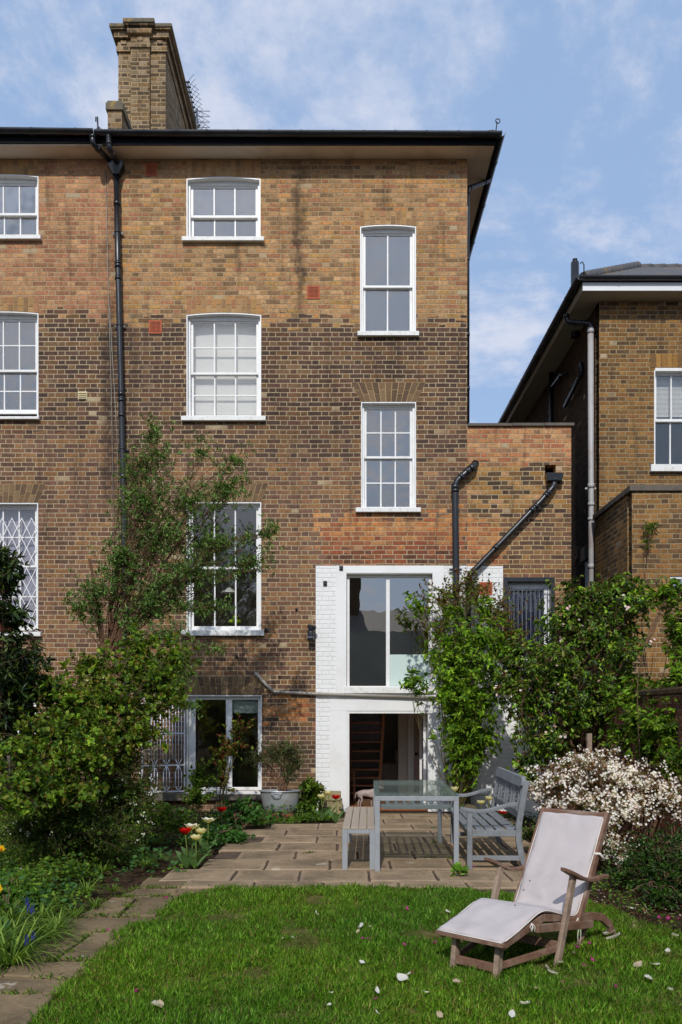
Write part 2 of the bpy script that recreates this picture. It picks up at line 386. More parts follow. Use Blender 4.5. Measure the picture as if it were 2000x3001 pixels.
def glass_mat(name, tintc=(.93, .96, .95), ior=1.5, gain=1.6, wavy=.0, dust=0):
    m, g, b = newmat(name); g.n.remove(b)
    out = [n for n in g.n if n.type == 'OUTPUT_MATERIAL'][0]
    tr = g.new('ShaderNodeBsdfTransparent'); g.put(tr.inputs[0], tintc)
    gl = g.new('ShaderNodeBsdfGlossy'); gl.inputs['Roughness'].default_value = .0; g.put(gl.inputs[0], (1, .96, .91))
    if wavy:
        pos = g.new('ShaderNodeNewGeometry').outputs['Position']
        bp = g.new('ShaderNodeBump'); bp.inputs['Distance'].default_value = wavy
        g.put(bp.inputs['Height'], g.noise(pos, 1.6, 2)); g.l.new(bp.outputs[0], gl.inputs['Normal'])
    fr = g.new('ShaderNodeFresnel'); fr.inputs[0].default_value = ior
    f = g.m('MULTIPLY', fr.outputs[0], gain, clamp=True)
    mx = g.new('ShaderNodeMixShader'); g.l.new(f, mx.inputs[0]); g.l.new(tr.outputs[0], mx.inputs[1]); g.l.new(gl.outputs[0], mx.inputs[2])
    o_ = mx.outputs[0]
    if dust:
        df = g.new('ShaderNodeBsdfDiffuse'); g.put(df.inputs[0], C(168, 178, 166)); m2 = g.new('ShaderNodeMixShader'); m2.inputs[0].default_value = dust
        g.l.new(o_, m2.inputs[1]); g.l.new(df.outputs[0], m2.inputs[2]); o_ = m2.outputs[0]
    g.l.new(o_, out.inputs[0]); return m
M['glass'] = glass_mat('window_glass', (.985, .99, .985), gain=2.0, wavy=.004)
M['glass_clear'] = glass_mat('clear_glass', gain=1.0)
M['glass_big'] = glass_mat('dark_double_glazing', (.80, .84, .82), gain=9.5, wavy=.0015)
M['glass_old'] = glass_mat('rippled_old_glass', (.97, .975, .97), gain=5.0, wavy=.02)
M['glass_table'] = glass_mat('green_table_glass', (.88, .93, .90), gain=.40, dust=.09)

def leaf_mat(name, rough=.55, trans=.4, k=1.0, spec=.2):
    m, g, b = newmat(name)
    a = g.new('ShaderNodeAttribute', attribute_name='tint')
    out = [n for n in g.n if n.type == 'OUTPUT_MATERIAL'][0]
    c = g.mix(1, a.outputs['Color'], (k, k, k), 'MULTIPLY')
    g.put(b.inputs['Base Color'], c); b.inputs['Roughness'].default_value = rough; b.inputs['Specular IOR Level'].default_value = spec
    t = g.new('ShaderNodeBsdfTranslucent'); g.put(t.inputs[0], g.mix(1, c, (1.5, 1.35, .6), 'MULTIPLY'))
    mx = g.new('ShaderNodeMixShader'); mx.inputs[0].default_value = trans
    g.l.new(b.outputs[0], mx.inputs[1]); g.l.new(t.outputs[0], mx.inputs[2]); g.l.new(mx.outputs[0], out.inputs[0])
    return m
M['leaf'] = leaf_mat('leaf'); M['leaf_dark'] = leaf_mat('glossy_leaf', .42, .3, 1, .3)
M['petal'] = leaf_mat('petal', .6, .4); M['grass'] = leaf_mat('grass_blade', .5, .4)
M['bark'] = simple('bark', C(104, 78, 58), .95, .3, 22, bump=.006, bscale=40, tint=True)
M['stem'] = simple('green_stem', C(92, 84, 44), .8, .25, 22, tint=True)

# ------------------------------------------------------------------ walls with openings
def arc_pts(x0, x1, z, rise, n=8):
    if rise <= 0: return [(x0, z), (x1, z)]
    return [(x0+(x1-x0)*i/n, z+rise*(1-(2*i/n-1)**2)) for i in range(n+1)]

def wall(mb, x0, x1, z0, z1, y, th, ops, matfn, xc=(), zc=()):
    """front face at y with real holes; ops = (x0,x1,z0,z1,rise)"""
    xs = sorted(set([x0, x1]+[v for o in ops for v in o[:2] if x0 < v < x1]+[v for v in xc if x0 < v < x1]))
    zs = sorted(set([z0, z1]+[v for o in ops for v in (o[2], o[3]+o[4]) if z0 < v < z1]+[v for v in zc if z0 < v < z1]))
    for i in range(len(xs)-1):
        for j in range(len(zs)-1):
            cx, cz = (xs[i]+xs[i+1])/2, (zs[j]+zs[j+1])/2
            if any(o[0] < cx < o[1] and o[2] < cz < o[3]+o[4] for o in ops): continue
            mi = matfn(cx, cz)
            mb.quad((xs[i], y, zs[j]), (xs[i+1], y, zs[j]), (xs[i+1], y, zs[j+1]), (xs[i], y, zs[j+1]), mi)
    for (a, b, c, d, r) in ops:
        if r > 0:
            p = arc_pts(a, b, d, r); mi = matfn((a+b)/2, d+r)
            for k in range(len(p)-1):
                mb.quad((p[k][0], y, p[k][1]), (p[k+1][0], y, p[k+1][1]), (p[k+1][0], y, d+r), (p[k][0], y, d+r), mi)
        # reveals
        p = arc_pts(a, b, d, r)
        for k in range(len(p)-1):
            mb.quad((p[k][0], y, p[k][1]), (p[k][0], y+th, p[k][1]), (p[k+1][0], y+th, p[k+1][1]), (p[k+1][0], y, p[k+1][1]), 0)
        a_ = max(a, x0); b_ = min(b, x1)
        if a > x0: mb.quad((a, y, c), (a, y+th, c), (a, y+th, d), (a, y, d), 0)
        if b < x1: mb.quad((b, y, c), (b, y, d), (b, y+th, d), (b, y+th, c), 0)
        mb.quad((a_, y, c), (b_, y, c), (b_, y+th, c), (a_, y+th, c), 0)


def window(house, ob, cols, rows_up, rows_dn, rail, blind=None, rise=0, sillp=None, name='window', label=None, frame_d=.10, blind_cut=None, lift=0, glass='glass'):
    """sash window; ob = px box of the opening on the facade plane; rail = px y of the meeting rail"""
    x0, x1, zt, zb = px(ob[0]), px(ob[1]), pz(ob[2]), pz(ob[3]); y = Y0
    w = MB()      # painted reveal lining and box frame
    t = .016
    p = arc_pts(x0, x1, zt, rise)
    for k in range(len(p)-1):
        (a, za), (b, zb_) = p[k], p[k+1]
        w.add([(a, y-.004, za-t), (b, y-.004, zb_-t), (b, y-.004, zb_), (a, y-.004, za), (a, y+frame_d, za-t), (b, y+frame_d, zb_-t), (b, y+frame_d, zb_), (a, y+frame_d, za)],
              [(0, 1, 2, 3), (0, 4, 5, 1), (3, 2, 6, 7)])
    w.box(x0, x0+t, y-.004, y+frame_d, zb, zt-t); w.box(x1-t, x1, y-.004, y+frame_d, zb, zt-t)
    root = w.build(name, M['white'], house); 
    if label: root['label'] = label
    f = MB(); fw = .034; yf = y+frame_d; zh = zt-.02
    f.box(x0+t, x0+t+fw, yf-.03, yf+.12, zb, zt); f.box(x1-t-fw, x1-t, yf-.03, yf+.12, zb, zt)
    f.box(x0, x1, yf-.012, yf+.13, zh-.03, zt+rise); f.box(x0, x1, yf-.01, yf+.13, zb-.02, zb+.03)
    f.build('frame', M['white'], root, bevel=.003)
    xi0, xi1 = x0+t+fw, x1-t-fw; zr = pz(rail)
    st = .04
    def sash(za, zb2, yy, rows, top, bot):
        s = MB()
        s.box(xi0-.004, xi0+st, yy, yy+.038, za, zb2); s.box(xi1-st, xi1+.004, yy, yy+.038, za, zb2)
        s.box(xi0+st, xi1-st, yy+.001, yy+.037, zb2-top, zb2); s.box(xi0+st, xi1-st, yy+.001, yy+.037, za, za+bot)
        gx0, gx1, gz0, gz1 = xi0+st, xi1-st, za+bot, zb2-top
        for i in range(1, cols):
            xx = gx0+(gx1-gx0)*i/cols; s.box(xx-.011, xx+.011, yy+.004, yy+.034, gz0, gz1)
        for j in range(1, rows):
            zz = gz0+(gz1-gz0)*j/rows; s.box(gx0, gx1, yy+.006, yy+.032, zz-.010, zz+.010)
        so = s.build('sash', M['white'], root, bevel=.002)
        q = MB()
        q.box(gx0-.002, gx1+.002, yy+.017, yy+.021, gz0-.002, gz1+.002)
        q.build('pane', M[glass], root)
    sash(zr-.018, zh-.02, yf+.012, rows_up, .04, .036)
    sash(zb+.03+lift, zr+.018+lift*0, yf+.056, rows_dn, .036, .065)
    if blind:
        b = MB(); zc = zb+.02 if blind_cut is None else pz(blind_cut)
        n = 12                                                   # a hanging cloth, softly folded where it is gathered
        zs = np.linspace(zt+rise*.5, zc, 40)
        for i in range(39):
            am = .007 if blind == 'blind_white' else .001; fz_ = lambda q: am*abs(math.sin(q*math.pi/13))**2*(q > 12); ya = yf+.16-fz_(i); yb = yf+.16-fz_(i+1)
            b.quad((x0+.03, ya, zs[i+1]), (x1-.03, ya, zs[i+1]), (x1-.03, yb, zs[i]), (x0+.03, yb, zs[i]))
        b.box(x0+.03, x1-.03, yf+.155, yf+.175, zc-.02, zc)
        b.build('blind', M[blind], root)
    if sillp:
        s = MB(); sx0, sx1, sz1, sz0 = px(sillp[0]), px(sillp[1]), pz(sillp[2]), pz(sillp[3])
        s.prism([(y-.075, sz1-.012), (y-.075, sz0), (y+.02, sz0), (y+.11, sz0), (y+.11, sz1+.012)], 'x', sx0, sx1)
        s.build('sill', M['white_sill'], root, bevel=.004, fixn=True)
    return root

def arch(house, cx, w, ztop, zbot, splay=0.0, rise=0, tintset='A', n=None):
    """a gauged or rough brick arch: every voussoir a small block, 3 mm proud"""
    mb = MB(); x0, x1 = cx-w/2, cx+w/2
    n = n or max(8, int(w/.078)); pals = {'A': PA, 'B': PD+[(150, 120, 86), (160, 132, 96), (140, 112, 76)], 'C': [(136, 112, 82), (114, 92, 68), (146, 122, 90), (96, 78, 62), (126, 100, 72), (84, 68, 56)]}[tintset]
    z0 = lambda x: zbot+rise*(1-((x-cx)/(w/2))**2)
    back = MB()
    back.prism([(x0-splay, ztop), (x0, z0(x0)), (x1, z0(x1)), (x1+splay, ztop)] if rise == 0 else
               [(x0-splay, ztop)]+[(a, b) for a, b in arc_pts(x0, x1, zbot, rise)]+[(x1+splay, ztop)], 'y', Y0-.0025, Y0+.01)
    r = back.build('brick_arch', M['mortar'], house, fixn=True)
    for i in range(n):
        ta, tb = (i+.07)/n, (i+.93)/n
        xa, xb = x0+w*ta, x0+w*tb; Xa, Xb = x0-splay+(w+2*splay)*ta, x0-splay+(w+2*splay)*tb
        zm = zbot+(ztop-zbot)*(.42 if i % 2 else .62)+random.uniform(-.01, .01)
        def at(t, x_, X_): return x_+(X_-x_)*t
        for (lo, hi) in ((None, zm-.006), (zm+.006, ztop-.006)):
            a = (z0((xa+xb)/2)+.004) if lo is None else lo
            tl = (a-zbot)/(ztop-zbot); th_ = (hi-zbot)/(ztop-zbot)
            tl = max(0, tl)
            c = random.choice(pals); c = tuple(v_*.55+w_*.45 for v_, w_ in zip(c, [sum(q_[i_] for q_ in pals)/len(pals) for i_ in range(3)])); tt = C(*c, .95)
            yy = Y0-.006-random.uniform(0, .003)
            mb.add([(at(tl, xa, Xa), yy, a), (at(tl, xb, Xb), yy, a), (at(th_, xb, Xb), yy, hi), (at(th_, xa, Xa), yy, hi),
                    (at(tl, xa, Xa), Y0-.001, a), (at(tl, xb, Xb), Y0-.001, a), (at(th_, xb, Xb), Y0-.001, hi), (at(th_, xa, Xa), Y0-.001, hi)],
                   [(0, 1, 2, 3), (0, 4, 5, 1), (1, 5, 6, 2), (3, 2, 6, 7), (0, 3, 7, 4)], 0, tt)
    mb.build('voussoirs', M['arch'], r)
    return r

def pipe(name, parent, pts, r, mat, collars=(), label=None, brackets=()):
    """round pipe with socket collars at the given fractions and fixing brackets"""
    mb = MB(); pts = [Vector(p) for p in pts]
    # soften the bends
    out = [pts[0]]
    for i in range(1, len(pts)-1):
        a, b, c = pts[i-1], pts[i], pts[i+1]; d1 = (a-b).normalized(); d2 = (c-b).normalized()
        k = min(r*1.8, (a-b).length*.4, (c-b).length*.4)
        for t in (0, .33, .66, 1):
            p0, p1, p2 = b+d1*k, b, b+d2*k
            out.append(p0*(1-t)**2+p1*2*t*(1-t)+p2*t*t)
    out.append(pts[-1])
    mb.tube(out, r, 14)
    for i in range(1, len(pts)-1):
        for q, o in ((pts[i-1], 1), (pts[i+1], 1)):
            d = (q-pts[i]).normalized(); a = pts[i]+d*r*2.0; mb.tube([a, a+d*r*1.1], r*1.17, 14)
    for (i, t) in collars:
        a = pts[i].lerp(pts[i+1], t); d = (pts[i+1]-pts[i]).normalized(); mb.tube([a-d*r*.8, a+d*r*.8], r*1.17, 14)
    for (i, t) in brackets:
        a = pts[i].lerp(pts[i+1], t); mb.tube([a-Vector((0, 0, .012)), a+Vector((0, 0, .012))], r*1.12, 14)
        mb.box(a.x-r*1.9, a.x+r*1.9, a.y+r*.6, a.y+r*1.0, a.z-.016, a.z+.016)
    o = mb.build(name, mat, parent)
    if label: o['label'] = label
    return o

def gutter(name, parent, a, b, r=.06, label=None, joints=8, mat='black'):
    """half-round gutter from a to b with union clips"""
    a = Vector(a); b = Vector(b); d = (b-a).normalized(); sd = d.cross(Vector((0, 0, 1))).normalized()
    mb = MB(); n = 10; vs = []
    for rr in (r, r-.006):
        for p in (a, b):
            for k in range(n+1):
                t = math.pi+math.pi*k/n; vs.append(p+sd*(rr*math.cos(t))+Vector((0, 0, rr*math.sin(t))))
    fs = []; m = n+1
    for k in range(n):
        fs.append((k, k+1, m+k+1, m+k)); fs.append((2*m+k, 3*m+k, 3*m+k+1, 2*m+k+1))
    for e in (0, n): fs.append((e, m+e, 3*m+e, 2*m+e))
    for q in (0, m):
        for k in range(n): fs.append((q+k, 2*m+q+k, 2*m+q+k+1, q+k+1))
    mb.add(vs, fs, 0, smooth=False)
    for j in range(joints):
        t = (j+.6)/joints; c = a.lerp(b, t); vs = []; rr = r+.006
        for dd in (-.02, .02):
            for k in range(n+1):
                an = math.pi+math.pi*k/n; vs.append(c+d*dd+sd*(rr*math.cos(an))+Vector((0, 0, rr*math.sin(an))))
        fs = [(k, k+1, m+k+1, m+k) for k in range(n)]+[tuple(range(m)), tuple(reversed(range(m, 2*m)))]
        mb.add(vs, fs)
    o = mb.build(name, M[mat], parent)
    if label: o['label'] = label
    return o

def air_brick(parent, b, label=None):
    x0, x1, z1, z0 = px(b[0]), px(b[1]), pz(b[2]), pz(b[3]); mb = MB()
    mb.box(x0, x1, Y0-.004, Y0+.02, z0, z1, 1)
    fr = .022; n = 8
    mb.box(x0, x1, Y0-.012, Y0-.003, z0, z0+fr); mb.box(x0, x1, Y0-.012, Y0-.003, z1-fr, z1)
    mb.box(x0, x0+fr, Y0-.012, Y0-.003, z0+fr, z1-fr); mb.box(x1-fr, x1, Y0-.012, Y0-.003, z0+fr, z1-fr)
    for i in range(n+1):
        xx = x0+fr+(x1-x0-2*fr)*i/n; mb.box(xx-.0035, xx+.0035, Y0-.0105, Y0-.003, z0+fr, z1-fr)
        zz = z0+fr+(z1-z0-2*fr)*i/n; mb.box(x0+fr, x1-fr, Y0-.0095, Y0-.0035, zz-.0035, zz+.0035)
    o = mb.build('air_brick', [M['terracotta'], M['terra_hole']], parent)
    if label: o['label'] = label
    return o

# ------------------------------------------------------------------ the main house
XS, XR, XA = px(335), px(1370), px(1675)
ZT = pz(466); YB = Y0+10.0
house = empty('brick_house', (px(850), Y0, 0), 'tall brown brick house with white sash windows and a white painted ground floor bay', 'house')
W1 = (547, 764, 524, 700); W2 = (547, 766, 923, 1225); W3 = (547, 766, 1472, 1850)
W4 = (1056, 1220, 664, 985); W5 = (1059, 1220, 1178, 1496); W6 = (1016, 1268, 1680, 2030)
W7 = (547, 768, 2038, 2318); DR = (1018, 1268, 2084, 2381)
def op(w, r=0): return (px(w[0]), px(w[1]), pz(w[3]), pz(w[2]), r)
ops = [op(W1, .035), op(W2, .035), op(W3), op(W4, .03), op(W5), op(W6), op(W7), op(DR)]
def mf(x, z):
    if z > pz(1658) or x < px(926): return 0
    X = CX+x*F/Y0; Zp = HY-(z-H)*F/Y0
    if Zp < 2043: return 1 if (X < 998 or X > 1300) else 2
    return 1 if X < 968 else 2
mb = MB()
wall(mb, XS, XR, -.3, ZT, Y0, .28, ops, mf, xc=(px(926), px(968), px(998), px(1300)), zc=(pz(1658), pz(2043)))
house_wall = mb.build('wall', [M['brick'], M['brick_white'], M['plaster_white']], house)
# raised plaster bands round the big window and the door
mb = MB()
for (a, b, c, d, yy) in ((985, 1016, 1675, 2040, .012), (1268, 1302, 1675, 2376, .012), (985, 1302, 1658, 1680, .0125), (968, 1302, 2050, 2084, .0135), (968, 1018, 2084, 2376, .013)):
    mb.box(px(a), px(b), Y0-yy, Y0-.001, pz(d), pz(c))
mb.build('plaster_band', M['plaster_white'], house, bevel=.004)
mb = MB()
mb.box(XR-.28, XR, Y0+.02, YB, -.3, ZT); mb.box(XS-6, XR-.29, YB-.28, YB, -.3, ZT)
mb.build('side_wall', M['brick'], house)
# inside: floors and partitions, so that every window looks into a closed room
mb = MB()
xp = px(905); xi = XR-.29
def slab(x0, x1, z0, z1, m_=0): mb.box(x0, x1, Y0+.29, Y0+4.8, z0, z1, m_)
slab(XS+.06, xp-.06, 2.25, 2.45); slab(XS+.06, xp-.06, 5.25, 5.45); slab(XS+.06, xp-.06, 8.15, 8.35)
slab(xp+.06, xi, 1.70, 1.78); slab(xp+.06, xi, 4.35, 4.5); slab(xp+.06, xi, 7.1, 7.25)
mb.box(xp-.05, xp+.05, Y0+.29, Y0+4.8, -.02, ZT); mb.box(XS, XS+.05, Y0+.29, Y0+4.8, -.02, ZT)
mb.box(XS+.06, xi, Y0+4.81, Y0+4.95, -.02, ZT)
mb.build('interior_wall', M['interior'], house)
MB().box(XS+.06, xi, Y0+.285, Y0+4.8, -.14, -.012).build('interior_floor', M['carpet'], house)

window(house, W1, 3, 1, 1, 622, glass='glass_old', blind='blind_grey', rise=.035, sillp=(535, 775, 697, 711), blind_cut=600)
window(house, W2, 3, 2, 2, 1086, blind='blind_white', rise=.035, sillp=(533, 780, 1221, 1236))
window(house, W3, 3, 1, 1, 1661, sillp=(533, 775, 1846, 1864))
window(house, W4, 2, 1, 1, 829, glass='glass_old', blind='blind_dim', rise=.03, sillp=(1048, 1228, 973, 988), label='tall two-by-two pane sash window with candles behind the glass')
window(house, W5, 3, 2, 2, 1334, glass='glass_old', blind='blind_dim', sillp=(1043, 1233, 1488, 1503), blind_cut=1400)
W4g = None
# big fixed window: two tall panes and a mullion, frosted film low on one side
x0, x1, zt, zb = px(W6[0]), px(W6[1]), pz(W6[2]), pz(W6[3]); y = Y0
mb = MB(); yf = y+.09
mb.box(x0, x0+.05, yf, yf+.07, zb, zt); mb.box(x1-.05, x1, yf, yf+.07, zb, zt); mb.box(x0+.05, x1-.05, yf+.001, yf+.069, zt-.055, zt)
mb.box(x0+.05, x1-.05, yf+.001, yf+.069, zb, zb+.05); mb.box(px(1133), px(1144), yf+.002, yf+.068, zb+.05, zt-.055)
mb.box(x0-.0, x1, y-.002, yf-.001, zt-.012, zt)
root = mb.build('window', M['white'], house, bevel=.004); root['label'] = 'wide dark window of two tall panes over the garden door'
MB().quad((x0+.045, yf+.03, zb+.045), (px(1133), yf+.03, zb+.045), (px(1133), yf+.03, zt-.05), (x0+.045, yf+.03, zt-.05)).build('pane', M['glass_big'], root)
MB().quad((px(1144), yf+.03, zb+.045), (x1-.045, yf+.03, zb+.045), (x1-.045, yf+.03, zt-.05), (px(1144), yf+.03, zt-.05)).build('pane', M['glass_big'], root)
MB().box(px(1144), x1-.05, yf+.022, yf+.025, zb+.05, pz(1917)).build('frosted_film', M['frost'], root)
mb = MB(); mb.prism([(y-.045, pz(2014)), (y-.045, pz(2032)), (y+.08, pz(2032)), (y+.09, pz(2010))], 'x', px(1008), px(1278))
mb.build('sill', M['white_sill'], root, bevel=.004, fixn=True)
# garden level window
x0, x1, zt, zb = px(W7[0]), px(W7[1]), pz(W7[2]), pz(W7[3])
mb = MB(); yf = y+.07
mb.box(x0, x0+.02, y-.012, yf, zb, zt); mb.box(x1-.018, x1, y-.012, yf, zb, zt); mb.box(x0+.02, x1-.018, y-.012, yf, zt-.018, zt)
mb.box(x0+.02, x0+.13, yf, yf+.06, zb, zt-.02); mb.box(x1-.07, x1-.018, yf, yf+.06, zb, zt-.02)
mb.box(x0+.13, x1-.07, yf+.001, yf+.059, zt-.07, zt-.02); mb.box(px(661), px(679), yf-.012, yf+.058, zb+.05, zt-.07); mb.box(x0+.13, x1-.07, yf+.001, yf+.059, zb, zb+.05)
root = mb.build('window', M['white'], house, bevel=.004); root['label'] = 'wide casement window at garden level behind the potted shrub'
MB().box(x0+.13, px(661), yf+.03, yf+.035, zb+.045, zt-.065).build('pane', M['glass'], root)
MB().box(px(679), x1-.07, yf+.03, yf+.035, zb+.045, zt-.065).build('pane', M['glass'], root)
mb = MB(); mb.box(px(679), x1-.06, yf+.10, yf+.11, pz(2090), zt-.03); mb.build('blind', M['frost'], root)
mb = MB(); mb.box(px(540), px(776), y-.05, y+.06, zb-.05, zb-.002); mb.build('sill', M['white_sill'], root, bevel=.004)

# garden door: the opening lining, and a glazed leaf folded back inside
x0, x1, zt, zb = px(DR[0]), px(DR[1]), pz(DR[2]), pz(DR[3])
mb = MB(); mb.box(x0, x0+.035, y-.006, y+.30, zb, zt); mb.box(x1-.07, x1-.001, y-.006, y+.26, zb, zt); mb.box(x0+.035, x1-.07, y-.004, y+.29, zt-.04, zt)
dr = mb.build('garden_door', M['white'], house, bevel=.003); dr['label'] = 'open garden door with a white lining and wooden threshold'
mb = MB(); dx = px(1250)
mb.box(dx-.02, dx+.02, y+.28, y+.36, zb, zt-.05); mb.box(dx-.02, dx+.02, y+.95, y+1.03, zb, zt-.05); mb.box(dx-.019, dx+.019, y+.36, y+.95, zb, zb+.2); mb.box(dx-.019, dx+.019, y+.36, y+.95, zt-.13, zt-.05)
leaf = mb.build('door_leaf', M['white'], dr, bevel=.002)
mb = MB(); zz = pz(2228); mb.tube([(dx-.02, y+.32, zz), (dx-.07, y+.32, zz), (dx-.075, y+.42, zz)], .008, 8); mb.tube([(dx+.02, y+.32, zz), (dx+.06, y+.32, zz), (dx+.065, y+.40, zz)], .008, 8)
mb.build('handle', M['upvc'], dr)
MB().box(x0+.04, x1-.07, y+.02, y+.30, -.02, pz(2366)).build('threshold', M['wood'], dr, bevel=.006)

for (cx, w, top, bot, sp, rs, ts) in ((655.5, 217, 470, 524, 0, .035, 'A'), (656.5, 219, 876, 923, 0, .035, 'A'), (1138, 164, 618, 664, .02, .03, 'A'),
                                      (1139.5, 161, 1120, 1178, .16, 0, 'C'), (656.5, 219, 1415, 1472, .12, 0, 'C'), (657.5, 221, 1982, 2038, .12, 0, 'C')):
    arch(house, px(cx), w/183.45, pz(top), pz(bot)+.002, sp, rs, ts)
air_brick(house, (427, 461, 480, 516)); air_brick(house, (437, 475, 939, 978)); air_brick(house, (900, 938, 838, 876)); air_brick(house, (1405, 1444, 1706, 1743))

# eaves
OV = .34
ZS = ZT
mb = MB(); mb.box(px(-450), XR+.38, Y0-OV, Y0-.001, ZS, ZS+.03); mb.box(XR+.001, XR+.38, Y0, YB+.3, ZS+.001, ZS+.031)
mb.build('soffit', M['soffit'], house)
mb = MB(); mb.box(px(318), XR+.40, Y0-OV-.025, Y0-OV-.001, ZS-.012, ZS+.095); mb.box(XR+.381, XR+.405, Y0-OV, YB+.3, ZS-.012, ZS+.095)
mb.build('fascia', M['black_matt'], house, bevel=.003)
gutter('gutter', house, (px(300), Y0-OV-.09, ZS+.15), (XR+.47, Y0-OV-.09, ZS+.125), .065, 'black gutter along the garden eaves', 13)
gutter('gutter', house, (XR+.465, Y0-OV-.12, ZS+.125), (XR+.465, YB+.3, ZS+.14), .065, 'black gutter running back along the side eaves', 9)
ze = ZS+.145; rp = .50
mb = MB()
A = (px(335), Y0-OV-.03, ze); B_ = (XR+.42, Y0-OV-.03, ze); Cc = (XR+.42, YB+.3, ze); D = (px(335), YB+.3, ze)
yr = (Y0+YB)/2; rz_ = ze+(yr-Y0+OV)*rp; Rr = (XR+.42-(yr-Y0+OV)*1.0, yr, rz_); Rl = (px(335), yr, rz_)
mb.quad(A, B_, Rr, Rl); mb.add([B_, Cc, Rr], [(0, 1, 2)]); mb.quad(Cc, D, Rl, Rr); mb.quad(A, D, Cc, B_); mb.add([A, Rl, D], [(0, 1, 2)])
roof = mb.build('roof', M['slate'], house)
mb = MB(); hb = Vector(B_)+Vector((-.06, .06, .03)); hd = (Vector(Rr)-hb)
for i in range(16):
    a = hb+hd*(i/16); b = hb+hd*((i+1.12)/16); mb.tube([a, b], [.075, .088], 10)
mb.build('hip_tile', M['ridge'], roof)
mb = MB(); q = hb+Vector((.03, -.05, .0)); mb.tube([q, q+Vector((.02, -.02, .16))]+[q+Vector((.05+.035*math.cos(t)-.02, -.02, .175+.035*math.sin(t))) for t in np.linspace(math.pi, -math.pi*.8, 12)], .008, 6)
mb.build('hip_iron', M['black_iron'], roof)

# chimney, party parapet
CYf = 15.3; cx0, cx1 = px(347, CYf), px(486, CYf); czt = pz(82, CYf); CYb = 17.7
ch = empty('chimney', ((cx0+cx1)/2, CYf, 10.9)); ch.parent = roof; ch.location = Vector(((cx0+cx1)/2, CYf, 10.9))-wloc(roof)
mb = MB(); pa, pb = px(386, CYf), px(441, CYf)
mb.box(cx0, cx1, CYf, CYb, 10.2, czt-.35); mb.box(pa, pb, CYf-.065, CYf-.001, 10.2, czt-.34); mb.box(pa, pb, CYb, CYb+.06, 10.2, czt-.34)
mb.build('stack', M['brick_chimney'], ch)
mb = MB(); hh = [(.0, .10, .02), (.10, .12, .0), (.22, .11, .055), (.33, .09, .10)]
zz = czt-.43
for (dz_, h_, o_) in hh:
    mb.box(cx0-o_-.01, cx1+o_+.01, CYf-o_-.01, CYb+o_, zz+dz_, zz+dz_+h_-.002)
    mb.box(pa-o_, pb+o_, CYf-.075-o_, CYf-o_-.011, zz+dz_+.03, zz+dz_+h_+.028)
for bx in (cx0+.1, (pa+pb)/2, cx1-.1):
    fy = CYf-.075-.03 if abs(bx-(pa+pb)/2) < .05 else CYf-.03; mb.box(bx-.05, bx+.05, fy, fy+.06, zz+.13, zz+.20)
mb.build('corbel', M['brick_chimney'], ch, bevel=.006)
mb = MB(); mb.box(cx0-.13, cx1+.13, CYf-.13, CYb+.13, czt-.07, czt-.005); mb.box(pa-.11, pb+.11, CYf-.2, CYf-.13, czt-.045, czt+.03)
mb.build('cap', M['cap'], ch, bevel=.012)
PY = 14.2; mb = MB(); qx0, qx1 = px(316, PY), px(357, PY); qz = pz(302, PY)
mb.box(qx0, qx1, PY, 15.25, 10.4, qz-.12); mb.build('party_parapet', M['brick_chimney'], roof)
mb = MB(); mb.box(qx0-.03, qx1+.03, PY-.03, 15.25, qz-.12, qz); mb.box(qx0-.01, qx1+.01, PY-.01, PY+.4, qz+.0, qz+.04)
mb.build('parapet_coping', M['cap'], roof, bevel=.008)
mb = MB(); q = Vector((px(284, PY-.7), PY-.6, ze+.02))
mb.add([(q.x-.16, q.y-.05, ze), (q.x+.2, q.y-.05, ze), (q.x, q.y-.0, ze+.18), (q.x-.12, q.y+.6, ze+.2), (q.x+.2, q.y+.6, ze+.2)], [(0, 1, 2), (0, 2, 3), (1, 4, 2), (2, 4, 3)])
mb.build('lead_flashing', M['lead'], roof)
mb = MB(); mb.tube([q+Vector((.01, -.06, -.05)), q+Vector((-.005, -.05, .27))], .013, 6); mb.tube([q+Vector((-.03, -.05, .20)), q+Vector((-.03, -.05, .27))], .01, 6)
mb.build('hip_iron', M['black_iron'], roof)

# television aerial strapped to the far end of the stack
AY = 17.95; ax = px(577, AY)
ae = empty('television_aerial', (ax, AY, 11.2), 'grey television aerial with many prongs behind the chimney stack', 'aerial')
mb = MB(); mb.tube([(ax, AY, 11.0), (ax, AY, pz(318, AY))], .022, 8); mb.box(ax-.03, cx1-.02+.2, AY-.02, AY+.02, pz(368, AY), pz(364, AY))
mb.build('mast', M['lead'], ae)
mb = MB(); b0 = Vector((px(552, AY), AY-.1, pz(250, AY))); b1 = Vector((px(580, AY), AY+.05, pz(382, AY)))
mb.tube([b0, b1], .014, 6)
for i in range(11):
    c = b0.lerp(b1, i/10); mb.tube([c+Vector((-.04, 0, 0)), c+Vector((.05, 0, 0))], .016, 6); mb.tube([c, c+Vector((.20, .25, .02))], .004, 5); mb.tube([c, c+Vector((.18, -.25, -.02))], .004, 5)
mb.build('antenna_boom', M['black_iron'], ae)
mb = MB()
for i in range(5):
    c = Vector((px(580, AY), AY-.05, pz(330+i*16, AY))); mb.tube([c, c+Vector((.26, 0, 0))], .0065, 5); mb.tube([c+Vector((.0, 0, .03)), c+Vector((.22, .1, -.03))], .004, 5)
mb.build('reflector', M['lead'], ae)

